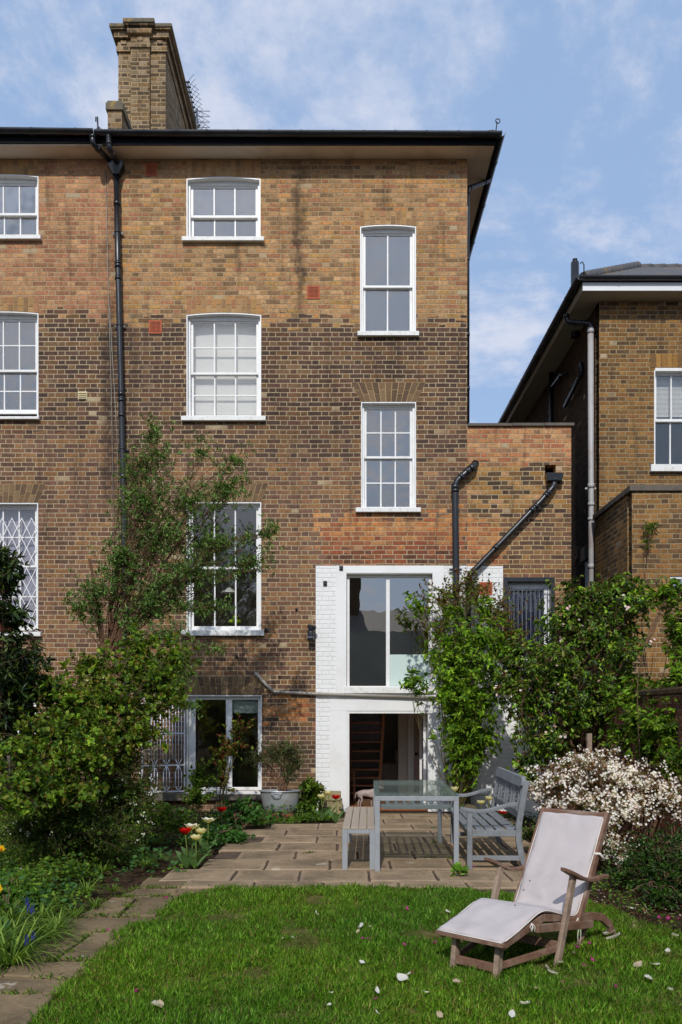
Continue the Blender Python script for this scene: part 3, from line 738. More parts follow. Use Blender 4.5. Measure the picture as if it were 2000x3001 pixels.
# downpipe with hopper between the two houses
yp = Y0-.075
dp = empty('downpipe', (px(352), yp, 0), 'long black downpipe with a hopper head between the two houses', 'downpipe')
pipe('pipe', dp, [(px(345), yp, pz(520)), (px(350), yp, pz(800)), (px(360), yp, pz(1200)), (px(368), yp, pz(1600)), (px(374), yp, pz(2080)), (px(376), yp, pz(2330))], .047, M['black'],
     collars=((0, .3), (0, .95), (1, .9), (2, .5), (3, .4)), brackets=((0, .6), (1, .4), (2, .3), (3, .2)))
mb = MB(); hx = px(345); t0, t1 = pz(488), pz(522)
def ring(z, w, d_, n=0): return [(hx-w, yp-d_, z), (hx+w, yp-d_, z), (hx+w, yp+.07, z), (hx-w, yp+.07, z)]
v = ring(t0, .125, .09)+ring(t0-.06, .12, .085)+ring(t1, .05, .05)
mb.add(v, [(0, 1, 5, 4), (1, 2, 6, 5), (2, 3, 7, 6), (3, 0, 4, 7), (4, 5, 9, 8), (5, 6, 10, 9), (6, 7, 11, 10), (7, 4, 8, 11), (3, 2, 1, 0)])
mb.build('hopper', M['black'], dp, bevel=.006)
gy = Y0-OV-.09
pipe('offset_pipe', dp, [(px(272, gy), gy, pz(398, gy)), (px(272, gy), gy, pz(420, gy)), (px(335), yp-.01, pz(490))], .042, M['black'])
pipe('offset_pipe', dp, [(px(318, gy), gy-.01, pz(398, gy)), (px(322, gy), gy, pz(440, gy)), (px(352), yp+.0, pz(492))], .042, M['black'])
# slim side pipe down the far corner
sp = empty('downpipe', (XR+.05, Y0+.2, 0), 'slim black downpipe on the outer corner of the tall house', 'downpipe')
YS = Y0+.35
pipe('pipe', sp, [(XR+.455, Y0+.62, ZS+.14), (XR+.45, Y0+.62, ZS+.04), (XR+.055, YS, pz(552, YS)), (XR+.055, YS, pz(1242, YS))], .034, M['black'], collars=((2, .3), (2, .62), (2, .85)))
# soil pipe and kitchen waste on the other side
s2 = empty('soil_pipe', (px(1333), yp, 0), 'thick black soil pipe rising straight beside the wide dark window', 'pipe')
ys = Y0-.10
pipe('pipe', s2, [(px(1392), Y0-.02, pz(1362)), (px(1388), ys, pz(1370)), (px(1332), ys, pz(1418)), (px(1335), ys, pz(1700)), (px(1335), ys, .02)], .053, M['black'], collars=((1, .12), (2, .05), (3, .5)), brackets=((2, .9), (3, .3)))
s3 = empty('waste_pipe', (px(1372), yp, 0), 'black waste pipe slanting down from a small hopper under a wall hole', 'pipe')
pipe('pipe', s3, [(px(1622), ys, pz(1416)), (px(1618), ys, pz(1432)), (px(1583), ys, pz(1472)), (px(1371), ys, pz(1692)), (px(1369), ys, .02)], .047, M['black'], collars=((2, .12), (2, .62)), brackets=((3, .4),))
mb = MB(); zt_, zb_ = pz(1393), pz(1415); xa, xb = px(1596), px(1646)
mb.add([(xa, Y0-.16, zt_), (xb, Y0-.16, zt_), (xb, Y0-.005, zt_), (xa, Y0-.005, zt_), (xa+.02, Y0-.15, zb_), (xb-.02, Y0-.15, zb_), (xb-.02, Y0-.005, zb_), (xa+.02, Y0-.005, zb_)],
       [(0, 1, 5, 4), (1, 2, 6, 5), (2, 3, 7, 6), (3, 0, 4, 7), (7, 4, 5, 6), (3, 2, 1, 0)])
mb.build('hopper', M['black'], s3, bevel=.004)
gp_ = empty('waste_pipe', (px(900), Y0, pz(2040)), 'thin grey waste pipe crossing level under the wide dark window', 'pipe')
pipe('pipe', gp_, [(px(750), Y0+.01, pz(1974)), (px(752), Y0-.05, pz(1977)), (px(802), Y0-.05, pz(2028)), (px(925), Y0-.05, pz(2034)), (px(1340), Y0-.05, pz(2048))], .026, M['grey_pipe'], collars=((2, .15), (3, .2), (3, .9)))

# small fittings on the walls
sl = empty('security_light', (px(912), Y0-.1, pz(1850)), 'small black floodlight with a sensor box beside the white wall', 'light')
mb = MB(); mb.tube([(px(912), Y0-.14, pz(1852)), (px(912), Y0-.14, pz(1880))], .055, 14); mb.build('sensor', M['black'], sl, bevel=.006)
MB().tube([(px(912), Y0-.14, pz(1869)), (px(912), Y0-.14, pz(1873))], .0562, 14).build('lens', M['lead'], sl)
mb = MB(); mb.bar((px(908), Y0-.1, pz(1838)), (px(922), Y0-.18, pz(1845)), .09, .07); mb.build('lamp_head', M['black'], sl, bevel=.008)
mb = MB(); mb.box(px(905), px(918), Y0-.1, Y0-.001, pz(1856), pz(1834)); mb.build('bracket', M['black'], sl, bevel=.004)
for (a, b, c, d, lb) in ((995, 1006, 1659, 1672, 'small black metal plate in the corner of the white plaster'), (948, 959, 1703, 1716, 'small rusty plate stub on the white painted bricks'),
                         (866, 873, 1782, 1790, 'tiny dark fixing on the bricks above the security light'), (776, 784, 1843, 1852, 'tiny black hinge fixing beside the ground floor sill'),
                         (690, 697, 1918, 1928, 'tiny dark fixing on the bricks over the garden level window')):
    mb = MB(); mb.box(px(a), px(b), Y0-.03, Y0-.001, pz(d), pz(c)); mb.box(px(a)+.01, px(b)-.01, Y0-.045, Y0-.031, pz(d)+.01, pz(c)-.01); tag(mb.build('wall_bracket', M['black_iron'], bevel=.003), lb, 'bracket')
vt = MB()
x0, x1, z1, z0 = px(229), px(256), pz(1148), pz(1172); vt.box(x0, x1, Y0-.012, Y0, z0, z1)
for i in range(4): vt.box(x0+.01, x1-.01, Y0-.03, Y0-.0125, z0+.012+i*.03, z0+.024+i*.03)
tag(vt.build('wall_vent', M['cream'], bevel=.002), 'cream louvred vent on the brown bricks between the houses', 'vent')
wr = MB(); wr.tube([(px(310), Y0-.012, pz(500)), (px(318), Y0-.014, pz(820)), (px(328), Y0-.014, pz(1180)), (px(338), Y0-.012, pz(1700))], .006, 5)
wr.tube([(px(322), Y0-.012, pz(900)), (px(345), Y0-.014, pz(1300)), (px(350), Y0-.012, pz(1650))], .005, 5)
tag(wr.build('cable', M['grey_pipe']), 'thin grey cables clipped down the bricks beside the downpipe', 'cable')

# ------------------------------------------------------------------ the neighbour on the same terrace
lh = empty('terraced_house', (px(150), Y0, 0), 'neighbouring brick house sharing the same eaves, only its edge in view', 'house')
L1 = (-110, 113, 516, 693); L2 = (-110, 113, 918, 1226); L3 = (-110, 112, 1474, 1848); L4 = (-110, 108, 2040, 2300)
mb = MB(); wall(mb, px(-450), XS-.002, -.3, ZT, Y0, .28, [op(L1, .03), op(L2, .03), op(L3), op(L4)], lambda x, z: 0)
mb.build('wall', M['brick_left'], lh)
mb = MB()
for z_ in (2.2, 5.25, 8.15): mb.box(px(-440), XS-.3, Y0+.29, Y0+4.8, z_, z_+.2)
mb.box(px(-440), XS-.3, Y0+4.81, Y0+4.95, -.02, ZT); mb.box(XS-.29, XS-.2, Y0+.29, Y0+4.8, -.02, ZT); mb.box(px(-450), px(-440), Y0+.29, Y0+4.95, -.02, ZT)
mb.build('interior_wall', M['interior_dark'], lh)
window(lh, L1, 4, 1, 1, 615, glass='glass_old', blind='blind_grey', rise=.03, sillp=(-120, 123, 692, 706), blind_cut=600)
window(lh, L2, 4, 2, 2, 1078, lift=.10, glass='glass_old', blind='blind_dim', rise=.03, sillp=(-120, 118, 1222, 1232), blind_cut=1060)
w3 = window(lh, L3, 4, 2, 2, 1656, blind='net', sillp=(-120, 123, 1851, 1866))
window(lh, L4, 4, 1, 1, 2170, sillp=(-120, 118, 2296, 2310))
mb = MB(); x0, x1, z1, z0 = px(-100), px(108), pz(1515), pz(1838); yy = Y0+.07       # folding lattice grille
st_ = (x1-x0)/7.2; hz_ = (z1-z0)/11.0
for s_ in (1, -1):
    for i in range(-14, 18):
        for j in range(11):
            xa = x0+(i+j*(.5 if s_ > 0 else -.5))*st_+(0 if s_ > 0 else 3*st_); xb = xa+st_*.5*s_
            if xa < x0 or xa > x1 or xb < x0 or xb > x1: continue
            mb.bar((xa, yy+.004*s_, z0+j*hz_), (xb, yy+.004*s_, z0+(j+1)*hz_), .006, .011, up=(1, 0, 0))
mb.build('security_grille', M['white'], w3)
for (w_, top, bot, sp_, rs, ts) in (((L1), 468, 516, 0, .03, 'A'), ((L2), 870, 918, 0, .03, 'A'), ((L3), 1418, 1474, .12, 0, 'C')):
    arch(lh, px((w_[0]+w_[1])/2), (w_[1]-w_[0])/183.45, pz(top), pz(bot)+.002, sp_, rs, ts)
mb = MB(); mb.box(px(-450), px(318)-.002, Y0-OV-.025, Y0-OV-.001, ZS+.02, ZS+.13); mb.build('fascia', M['black_matt'], lh)
gutter('gutter', lh, (px(-450), Y0-OV-.09, ZS+.215), (px(300)-.01, Y0-OV-.09, ZS+.165), .065, None, 6)
mb = MB(); A = (px(-450), Y0-OV-.03, ze); B_ = (px(335)-.002, Y0-OV-.03, ze); mb.quad(A, B_, (B_[0], yr, rz_), (A[0], yr, rz_)); mb.quad((A[0], yr, rz_), (B_[0], yr, rz_), (B_[0], YB+.3, ze), (A[0], YB+.3, ze)); mb.add([A, (A[0], yr, rz_), (A[0], YB+.3, ze)], [(0, 1, 2)])
mb.build('roof', M['slate'], lh)
mb = MB(); mb.box(px(-450), px(-448)+.2, Y0+.02, YB, -.3, ZT-.01); mb.build('side_wall', M['brick_left'], lh)
tp = MB(); c = (px(22), Y0-.035); zb_ = pz(1851)
tp.lathe([(.0, zb_), (.10, zb_), (.125, zb_+.10), (.14, zb_+.10), (.145, zb_+.135), (.12, zb_+.135), (.115, zb_+.11), (0, zb_+.11)], c, 20)
tp.lathe([(.0, zb_-.0), (.0, zb_)], c, 4)
tag(tp.build('flower_pot', M['terracotta']), 'orange clay pot on the white sill beside the lattice grille', 'pot')

# ------------------------------------------------------------------ the low brick wing beside the tall house
an = empty('brick_wing', (px(1520), Y0, 0), 'low patched brick wing with a flat stone coping and barred window', 'building')
WA = (1476, 1627, 1692, 2010); HO = (1598, 1630, 1362, 1392); DB = (1470, 1500, 2180, 2260)
zt = pz(1250)
mb = MB()
def mfa(x, z): return 1 if (z < pz(1659) and x < px(1475)) or z < pz(2010) else 0
wall(mb, XR+.002, XA, -.3, zt, Y0, .2, [op(WA), op(HO)], mfa, xc=(px(1475),), zc=(pz(1659), pz(2010)))
mb.build('wall', [M['brick_annex'], M['brick_white']], an)
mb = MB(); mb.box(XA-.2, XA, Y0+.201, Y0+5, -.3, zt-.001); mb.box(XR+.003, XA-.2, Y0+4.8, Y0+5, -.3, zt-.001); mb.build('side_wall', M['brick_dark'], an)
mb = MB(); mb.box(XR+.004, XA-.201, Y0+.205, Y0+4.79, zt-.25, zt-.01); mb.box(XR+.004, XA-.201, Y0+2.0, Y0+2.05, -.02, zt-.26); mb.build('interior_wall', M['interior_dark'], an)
mb = MB()
for i, (a, b) in enumerate(((1372, 1500), (1501, 1596), (1597, 1683))): mb.box(px(a), px(b), Y0-.04, Y0+.24, zt+.002*i, zt+.045+.003*i)
mb.box(XA-.24, XA+.04, Y0+.241, Y0+5.04, zt+.004, zt+.05); mb.build('coping', M['coping'], an, bevel=.005)
x0, x1, z1, z0 = px(WA[0]), px(WA[1]), pz(WA[2]), pz(WA[3])
mb = MB(); mb.box(x0, x0+.07, Y0-.01, Y0+.12, z0, z1); mb.box(x1-.06, x1, Y0-.01, Y0+.12, z0, z1); mb.box(x0+.07, x1-.06, Y0-.01, Y0+.12, z1-.07, z1)
root = mb.build('window', M['black'], an, bevel=.004); root['label'] = 'black framed window behind arched steel bars'
mb = MB(); mb.box(x1-.14, x1-.06, Y0+.125, Y0+.16, z0, z1-.07); mb.box(x0+.07, x1-.14, Y0+.126, Y0+.16, pz(1722), pz(1716)); mb.box(x0+.07, x1-.14, Y0+.13, Y0+.15, pz(1716), z1-.07); mb.build('frame', M['upvc'], root)
MB().box(x0+.07, x1-.14, Y0+.14, Y0+.145, z0, pz(1722)).build('pane', M['glass_clear'], root)
mb = MB(); mb.box(x0+.07, x1-.06, Y0+.2, Y0+.21, z0, z1-.07); mb.build('curtain', simple('navy_patterned_curtain', C(26, 32, 66), .9, .5, 26), root)
mb = MB(); gz = pz(1728)
for i in range(10):
    xx = x0+.11+i*.068; mb.tube([(xx, Y0+.05, z0), (xx, Y0+.05, gz if i % 3 else gz-.0)], .006, 6)
for k in range(3):
    a = x0+.135+k*.235; mb.tube([(a, Y0+.045, z0), (a, Y0+.045, gz-.16), (a+.06, Y0+.045, gz-.06), (a+.115, Y0+.045, gz-.06+.02), (a+.17, Y0+.045, gz-.16), (a+.17, Y0+.045, z0)], .006, 6)
for xx in (x0+.14, x0+.42, x0+.66): mb.tube([(xx, Y0+.05, gz), (xx, Y0+.05, z1-.07)], .006, 6)
mb.tube([(x0+.07, Y0+.05, gz), (x1-.07, Y0+.05, gz)], .007, 6); mb.build('security_bars', simple('dull_grey_bar', C(92, 96, 102), .5, .1), root)
# white rendered return wall that steps out from the wing
wt = MB(); xw = px(1516)
wt.prism([(Y0-.004, -.2), (12.35, -.2), (12.35, .95), (Y0-.004, 2.45)], 'x', xw, xw+.16)
tag(wt.build('rendered_wall', M['plaster_white'], bevel=.01, fixn=True), 'white rendered garden wall sloping down from the low brick wing', 'wall')

# boundary wall between the gardens
bw = empty('garden_wall', (3.5, 12, 0), 'old red brick garden wall behind the climbing roses', 'wall')
mb = MB(); mb.prism([(Y0-.05, -.2), (12.3, -.2), (12.3, 2.72), (Y0-.05, 3.02)], 'x', 3.42, 3.64); mb.box(3.42, 3.64, 3.4, 12.298, -.2, 1.72)
mb.build('brickwork', M['brick_red'], bw, fixn=True)
mb = MB(); mb.prism([(Y0-.05, 3.02), (12.25, 2.72), (12.25, 2.80), (Y0-.05, 3.10)], 'x', 3.39, 3.67); mb.box(3.39, 3.67, 3.4, 12.24, 1.722, 1.79)
mb.build('coping', M['brick_dark'], bw, bevel=.01, fixn=True)

# ------------------------------------------------------------------ the neighbour beyond
YN = 14.9; XN = px(1757, YN); zn = pz(882, YN)
nh = empty('detached_house', (7.5, YN, 0), 'lower yellowish brick house with black gutters beyond the garden wall', 'house')
mb = MB(); wx0, wx1, wz1, wz0 = px(1918, YN), px(1918, YN)+1.2, pz(1085, YN), pz(1366, YN)
wall(mb, XN, XN+7, -.3, zn, YN, .25, [(wx0, wx1, wz0, wz1, .04)], lambda x, z: 0); mb.build('wall', M['brick_far'], nh)
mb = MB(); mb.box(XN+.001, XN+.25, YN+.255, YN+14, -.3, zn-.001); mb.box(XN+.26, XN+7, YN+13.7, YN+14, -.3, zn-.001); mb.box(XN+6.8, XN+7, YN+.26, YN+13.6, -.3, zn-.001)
mb.build('side_wall', M['brick_dark'], nh)  # flank shade put into the colour by a darker brick than the front
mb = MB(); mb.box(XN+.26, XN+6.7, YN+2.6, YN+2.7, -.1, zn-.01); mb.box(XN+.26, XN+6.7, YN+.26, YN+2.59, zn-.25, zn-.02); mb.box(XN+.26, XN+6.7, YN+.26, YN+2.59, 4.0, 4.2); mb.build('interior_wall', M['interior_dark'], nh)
OVN = .37
mb = MB(); mb.box(XN-OVN, XN+7.3, YN-OVN, YN-.001, zn, zn+.02); mb.box(XN-OVN, XN-.001, YN, YN+14.3, zn+.001, zn+.02); 
for i in range(60): mb.box(XN-OVN+.01+i*.125, XN-OVN+.014+i*.125, YN-OVN, YN, zn-.003, zn)
for i in range(110): mb.box(XN-OVN, XN, YN+.1+i*.125, YN+.104+i*.125, zn-.003, zn)
mb.build('soffit', M['soffit_board'], nh)
mb = MB(); mb.box(XN-OVN-.02, XN+7.3, YN-OVN-.02, YN-OVN-.001, zn-.01, zn+.13); mb.build('fascia', M['upvc'], nh)
mb = MB(); mb.box(XN-OVN-.02, XN-OVN-.001, YN-OVN-.0, YN+14.3, zn-.012, zn+.13); mb.build('fascia', M['soffit_board'], nh)
gutter('gutter', nh, (XN-OVN-.1, YN-OVN-.08, zn+.19), (XN+7.4, YN-OVN-.08, zn+.19), .06, None, 7)
gutter('gutter', nh, (XN-OVN-.09, YN-OVN-.12, zn+.185), (XN-OVN-.09, YN+14.3, zn+.19), .065, None, 12)
mb = MB(); e0 = zn+.2; A = (XN-OVN-.06, YN-OVN-.06, e0); B_ = (XN+7.4, YN-OVN-.06, e0); Cc = (XN+7.4, YN+14.3, e0); D = (XN-OVN-.06, YN+14.3, e0); k = 2.0; ks = k*.60
R0 = (A[0]+k*.8, A[1]+k, e0+ks); R1 = (A[0]+k*.8, D[1]-k, e0+ks); R2 = (B_[0], A[1]+k, e0+ks); R3 = (B_[0], D[1]-k, e0+ks)
mb.add([A, B_, R2, R0], [(0, 1, 2, 3)]); mb.add([D, A, R0, R1], [(0, 1, 2, 3)]); mb.add([A, D, Cc, B_], [(0, 1, 2, 3)]); mb.add([Cc, D, R1, R3], [(0, 1, 2, 3)]); mb.add([R0, R2, R3, R1], [(0, 1, 2, 3)])
nroof = mb.build('roof', M['slate'], nh, fixn=True)
mb = MB(); a0 = Vector(A)+Vector((.05, .05, .02)); d0 = Vector(R0)-a0
for i in range(14): mb.tube([a0+d0*(i/14), a0+d0*((i+1.15)/14)], [.08, .095], 10)
for i in range(26):                                              # bonnet tiles bedded in mortar along the top of the first pitch
    xx = R0[0]+.02+i*.25; mb.tube([(xx, R0[1]+.02, R0[2]-.02), (xx+.27, R0[1]+.02, R0[2]-.02)], [.07, .085], 10)
mb.build('hip_tile', M['slate'], nroof)
# visible first pitch of slates standing above the gutter
mb = MB(); q = a0+Vector((.0, -.05, .03)); mb.tube([q, q+Vector((-.0, 0, .15)), q+Vector((-.03, 0, .2)), q+Vector((-.06, 0, .17))], .01, 6); mb.build('hip_iron', M['black_iron'], nroof)
fy = YN+1.2; mb = MB(); fx = px(1686, fy); mb.tube([(fx, fy, zn-.1), (fx, fy, pz(770, fy))], .075, 14); mb.tube([(fx, fy, pz(770, fy)), (fx, fy, pz(763, fy))], [.075, .04], 14); mb.tube([(fx, fy, pz(763, fy)), (fx, fy, pz(759, fy))], .045, 12)
mb.build('flue', M['black'], nh)
# its sash window
n = MB(); t = .02; n.box(wx0, wx0+t, YN-.004, YN+.1, wz0, wz1); n.box(wx1-t, wx1, YN-.004, YN+.1, wz0, wz1); n.box(wx0+t, wx1-t, YN-.003, YN+.1, wz1-.01, wz1+.04)
root = n.build('window', M['white'], nh)
mb = MB(); zr = pz(1226, YN); a, b, yy = wx0+t, wx1-t, YN+.1
for (za, zb2, dy) in ((zr-.02, wz1, 0), (wz0, zr+.02, .045)):
    mb.box(a, a+.055, yy+dy, yy+dy+.04, za, zb2); mb.box(b-.055, b, yy+dy, yy+dy+.04, za, zb2); mb.box(a+.055, b-.055, yy+dy+.001, yy+dy+.039, zb2-.045, zb2); mb.box(a+.055, b-.055, yy+dy+.001, yy+dy+.039, za, za+.045)
    xm = (a+b)/2
    for f_ in (.27, .5, .73): xm = a+(b-a)*f_; mb.box(xm-.011, xm+.011, yy+dy+.004, yy+dy+.036, za+.045, zb2-.045)
mb.build('sash', M['white'], root)
mb = MB(); mb.box(a+.05, b-.05, yy+.02, yy+.024, zr, wz1-.04); mb.box(a+.05, b-.05, yy+.065, yy+.069, wz0+.04, zr); mb.build('pane', M['glass'], root)
mb = MB()
for i in range(32): zz = wz1-.02-i*.022; mb.quad((a, yy+.14, zz), (b, yy+.14, zz), (b, yy+.128, zz-.02), (a, yy+.128, zz-.02))
mb.build('blind', M['blind_white'], root)
mb = MB(); mb.prism([(YN-.08, pz(1364, YN)), (YN-.08, pz(1384, YN)), (YN+.1, pz(1384, YN)), (YN+.1, pz(1360, YN))], 'x', px(1905, YN), wx1+.1); mb.build('sill', M['white_sill'], root, fixn=True)
# brick arch over it
mb = MB()
for i in range(14):
    xa = wx0-.06+i*.095; mb.box(xa, xa+.08, YN-.008, YN-.001, wz1+.045, wz1+.28, 0, C(*random.choice(PN)))
mb.build('brick_arch', M['arch'], nh)
# chalky downpipe and dark pipes on its flank
py_ = 15.06; xq = px(1732, py_); nd = empty('downpipe', (xq, py_, 0), 'chalky white downpipe on the corner of the detached house', 'downpipe')
pipe('pipe', nd, [(xq, py_, pz(960, py_)), (xq+.01, py_, pz(1500, py_)), (xq+.02, py_, .3)], .05, M['pipe_white'], collars=((0, .02), (0, .86), (1, .2)), brackets=((0, .87),))
g0 = YN+.15
pipe('offset_pipe', nd, [(XN-OVN-.09, g0+.25, pz(905, g0)), (XN-OVN-.06, g0+.25, pz(925, g0)), (xq, py_, pz(948, py_)), (xq, py_, pz(962, py_))], .045, M['black'])
n2 = empty('downpipe', (XN-.05, 18.3, 0), 'dark branching pipes on the shaded flank of the detached house', 'pipe')
Yp = 18.0; xx = XN-.07
pipe('pipe', n2, [(xx, Yp, pz(1090, Yp)), (xx, Yp, 2)], .05, M['black'])
pipe('branch_pipe', n2, [(xx, Yp-.05, pz(1135, Yp)), (xx, Yp-.8, pz(1095, Yp-.8)), (xx, Yp-1.2, pz(1095, Yp-1.2))], .035, M['black'])
pipe('branch_pipe', n2, [(xx, 16.9, pz(1190, 16.9)), (xx, 15.75, pz(1095, 15.75)), (xx, 15.75, pz(1062, 15.75))], .04, M['black'])
# side window in the passage
mb = MB(); a, b = 15.15, 15.7; mb.box(XN-.10, XN-.001, a, b, pz(1640, 15.4), pz(1600, 15.4)); mb.build('lintel', M['coping'], nh)
mb = MB(); mb.box(XN-.03, XN-.002, a+.05, b-.05, 2.2, pz(1640, 15.4)); r_ = mb.build('window', M['upvc'], nh); r_['label'] = 'narrow white framed window in the shaded flank'
# lower brick outbuilding in front of it
YO = 13.0; XO = px(1853, YO); zo = pz(1440, YO)
ob = empty('brick_outbuilding', (XO+2, YO, 0), 'square brick lean-to with a thick stone coping in front of the detached house', 'building')
mb = MB(); ow0, ow1, owz1, owz0 = px(1965, YO), px(1965, YO)+.9, pz(1688, YO), pz(1745, YO)
wall(mb, XO, XO+4.5, -.3, zo, YO, .2, [(ow0, ow1, owz0, owz1, 0)], lambda x, z: 0); mb.build('wall', M['brick_far'], ob)
MB().box(XO+.001, XO+.2, YO+.205, YN-.003, -.3, zo-.001).build('side_wall', M['brick_far'], ob)
mb = MB(); mb.box(XO+.21, XO+4.4, YO+.21, YN-.01, zo-.3, zo-.1); mb.box(XO+.21, XO+4.4, YO+1.2, YO+1.3, 0, zo-.31); mb.build('roof', M['interior_dark'], ob)
mb = MB(); mb.box(XO-.04, XO+4.5, YO-.04, YO+.24, zo+.001, zo+.09); mb.box(XO-.04, XO+.24, YO+.241, YN-.003, zo+.003, zo+.087); mb.build('coping', M['coping'], ob, bevel=.008)
mb = MB(); mb.box(ow0, ow0+.04, YO+.02, YO+.1, owz0, owz1); mb.box(ow0+.04, ow1, YO+.02, YO+.1, owz1-.04, owz1); mb.box(ow0-.05, ow1, YO-.05, YO+.02, owz0-.06, owz0-.001)
r_ = mb.build('window', M['white'], ob); MB().box(ow0+.04, ow1, YO+.06, YO+.065, owz0, owz1-.04).build('pane', M['glass_big'], r_)

# terrace on the far side of the gardens (it shows in the panes)
oh = empty('terraced_house', (0, -22, 0), 'dark row of houses behind the viewer, mirrored in the wide window', 'house')
mb = MB(); mb.box(-22, 22, -30, -22, -.3, 6.4); mb.build('wall', simple('distant_grey_render', C(150, 150, 136), .9, .15, .8), oh)
mb = MB(); mb.prism([(-22.4, 6.4), (-26, 8.0), (-30.4, 6.4)], 'x', -22.4, 22.4); mb.build('roof', M['slate'], oh, fixn=True)
for cx_ in (-9.0, .6, 9.5):
    mb = MB(); mb.box(cx_-.5, cx_+.5, -27, -25, 7.0, 10.6); mb.box(cx_-.6, cx_+.6, -27.1, -24.9, 10.6, 10.9); mb.build('chimney', M['brick_dark'], oh)

# ------------------------------------------------------------------ ground, patio, path, lawn
def ground_mat():
    m, g, b = newmat('garden_soil'); pos = g.new('ShaderNodeNewGeometry').outputs['Position']
    n = g.noise(pos, 9, 7, .7); n2 = g.noise(pos, 60, 4, .6)
    c = g.ramp(n, [(.3, C(40, 30, 22)), (.5, C(66, 50, 38)), (.7, C(96, 76, 58))])
    c = g.mix(g.rng(n2, .62, .7, 0, .6), c, C(120, 100, 80))
    g.put(b.inputs['Base Color'], c); b.inputs['Roughness'].default_value = 1; b.inputs['Specular IOR Level'].default_value = .1
    bp = g.new('ShaderNodeBump'); bp.inputs['Distance'].default_value = .03; g.put(bp.inputs['Height'], g.m('ADD', n, g.m('MULTIPLY', n2, .4))); g.l.new(bp.outputs[0], b.inputs['Normal'])
    return m
def stone_mat(name, ca, cb, cc_, seam):
    m, g, b = newmat(name); pos = g.new('ShaderNodeNewGeometry').outputs['Position']
    a = g.new('ShaderNodeAttribute', attribute_name='tint')
    n = g.noise(pos, 2.2, 7, .65); n2 = g.noise(pos, 26, 5, .7); n3 = g.noise(pos, 5, 6, .6, dist=.6)
    c = g.ramp(n, [(.32, ca), (.5, cb), (.68, cc_)])
    k = g.rng(n2, .3, .7, .8, 1.18); c = g.mix(1, c, g.comb(k, k, k), 'MULTIPLY')
    c = g.mix(g.rng(n3, .56, .66, 0, .45), c, C(96, 88, 62))
    c = g.mix(g.rng(g.noise(pos, 3.6, 3), .68, .70, 0, .55), c, C(196, 188, 168))
    r, gg, bb = g.sep(a.outputs['Color'])
    c = g.mix(1, c, g.comb(r, r, r), 'MULTIPLY')
    c = g.mix(g.m('MULTIPLY', gg, g.rng(n3, .3, .6, .35, 1)), c, seam)      # pale mortar smeared over the slab margins
    g.put(b.inputs['Base Color'], c); b.inputs['Roughness'].default_value = .92; b.inputs['Specular IOR Level'].default_value = .2
    bp = g.new('ShaderNodeBump'); bp.inputs['Distance'].default_value = .008; g.put(bp.inputs['Height'], g.m('ADD', n2, g.m('MULTIPLY', n, 1.5))); g.l.new(bp.outputs[0], b.inputs['Normal'])
    return m
def lawn_mat():
    m, g, b = newmat('lawn_turf'); pos = g.new('ShaderNodeNewGeometry').outputs['Position']
    n = g.noise(pos, 6, 6, .7); c = g.ramp(n, [(.3, C(48, 60, 22)), (.52, C(84, 84, 42)), (.72, C(116, 100, 66))])
    g.put(b.inputs['Base Color'], c); b.inputs['Roughness'].default_value = 1; b.inputs['Specular IOR Level'].default_value = .05
    return m
M['soil'] = ground_mat(); M['lawn'] = lawn_mat()
M['slab'] = stone_mat('patio_slab', C(118, 102, 82), C(145, 125, 99), C(164, 142, 114), C(176, 150, 126))
M['flag'] = stone_mat('path_flagstone', C(94, 80, 60), C(122, 104, 78), C(142, 122, 92), C(140, 122, 92))

gm = MB()                                                       # gently uneven near the house, flat far off
xs = np.concatenate([[-300, -60, -14], np.linspace(-8, 8, 90), [14, 60, 300]]); ys = np.concatenate([[-300, -60, -10], np.linspace(1, 15, 80), [60, 300]])
from mathutils import noise as mn
def gz_(x, y):
    z = -.035+.012*mn.noise(Vector((x*1.4, y*1.4, 0)))
    return z if abs(x) < 12 and -5 < y < 20 else -.035
vs = [(x, y, gz_(x, y)) for y in ys for x in xs]; nx = len(xs)
gm.add(vs, [(j*nx+i, j*nx+i+1, (j+1)*nx+i+1, (j+1)*nx+i) for j in range(len(ys)-1) for i in range(nx-1)], smooth=True)
tag(gm.build('ground', M['soil']), kind='structure')

def pts_in(poly, x, y):
    ins = np.zeros(np.shape(x), bool); n = len(poly)
    for i in range(n):
        x0, y0 = poly[i][0], poly[i][1]; x1, y1 = poly[(i+1) % n][0], poly[(i+1) % n][1]
        c = ((y0 > y) != (y1 > y)) & (x < (x1-x0)*(y-y0)/((y1-y0) if y1 != y0 else 1e-9)+x0); ins ^= c
    return ins

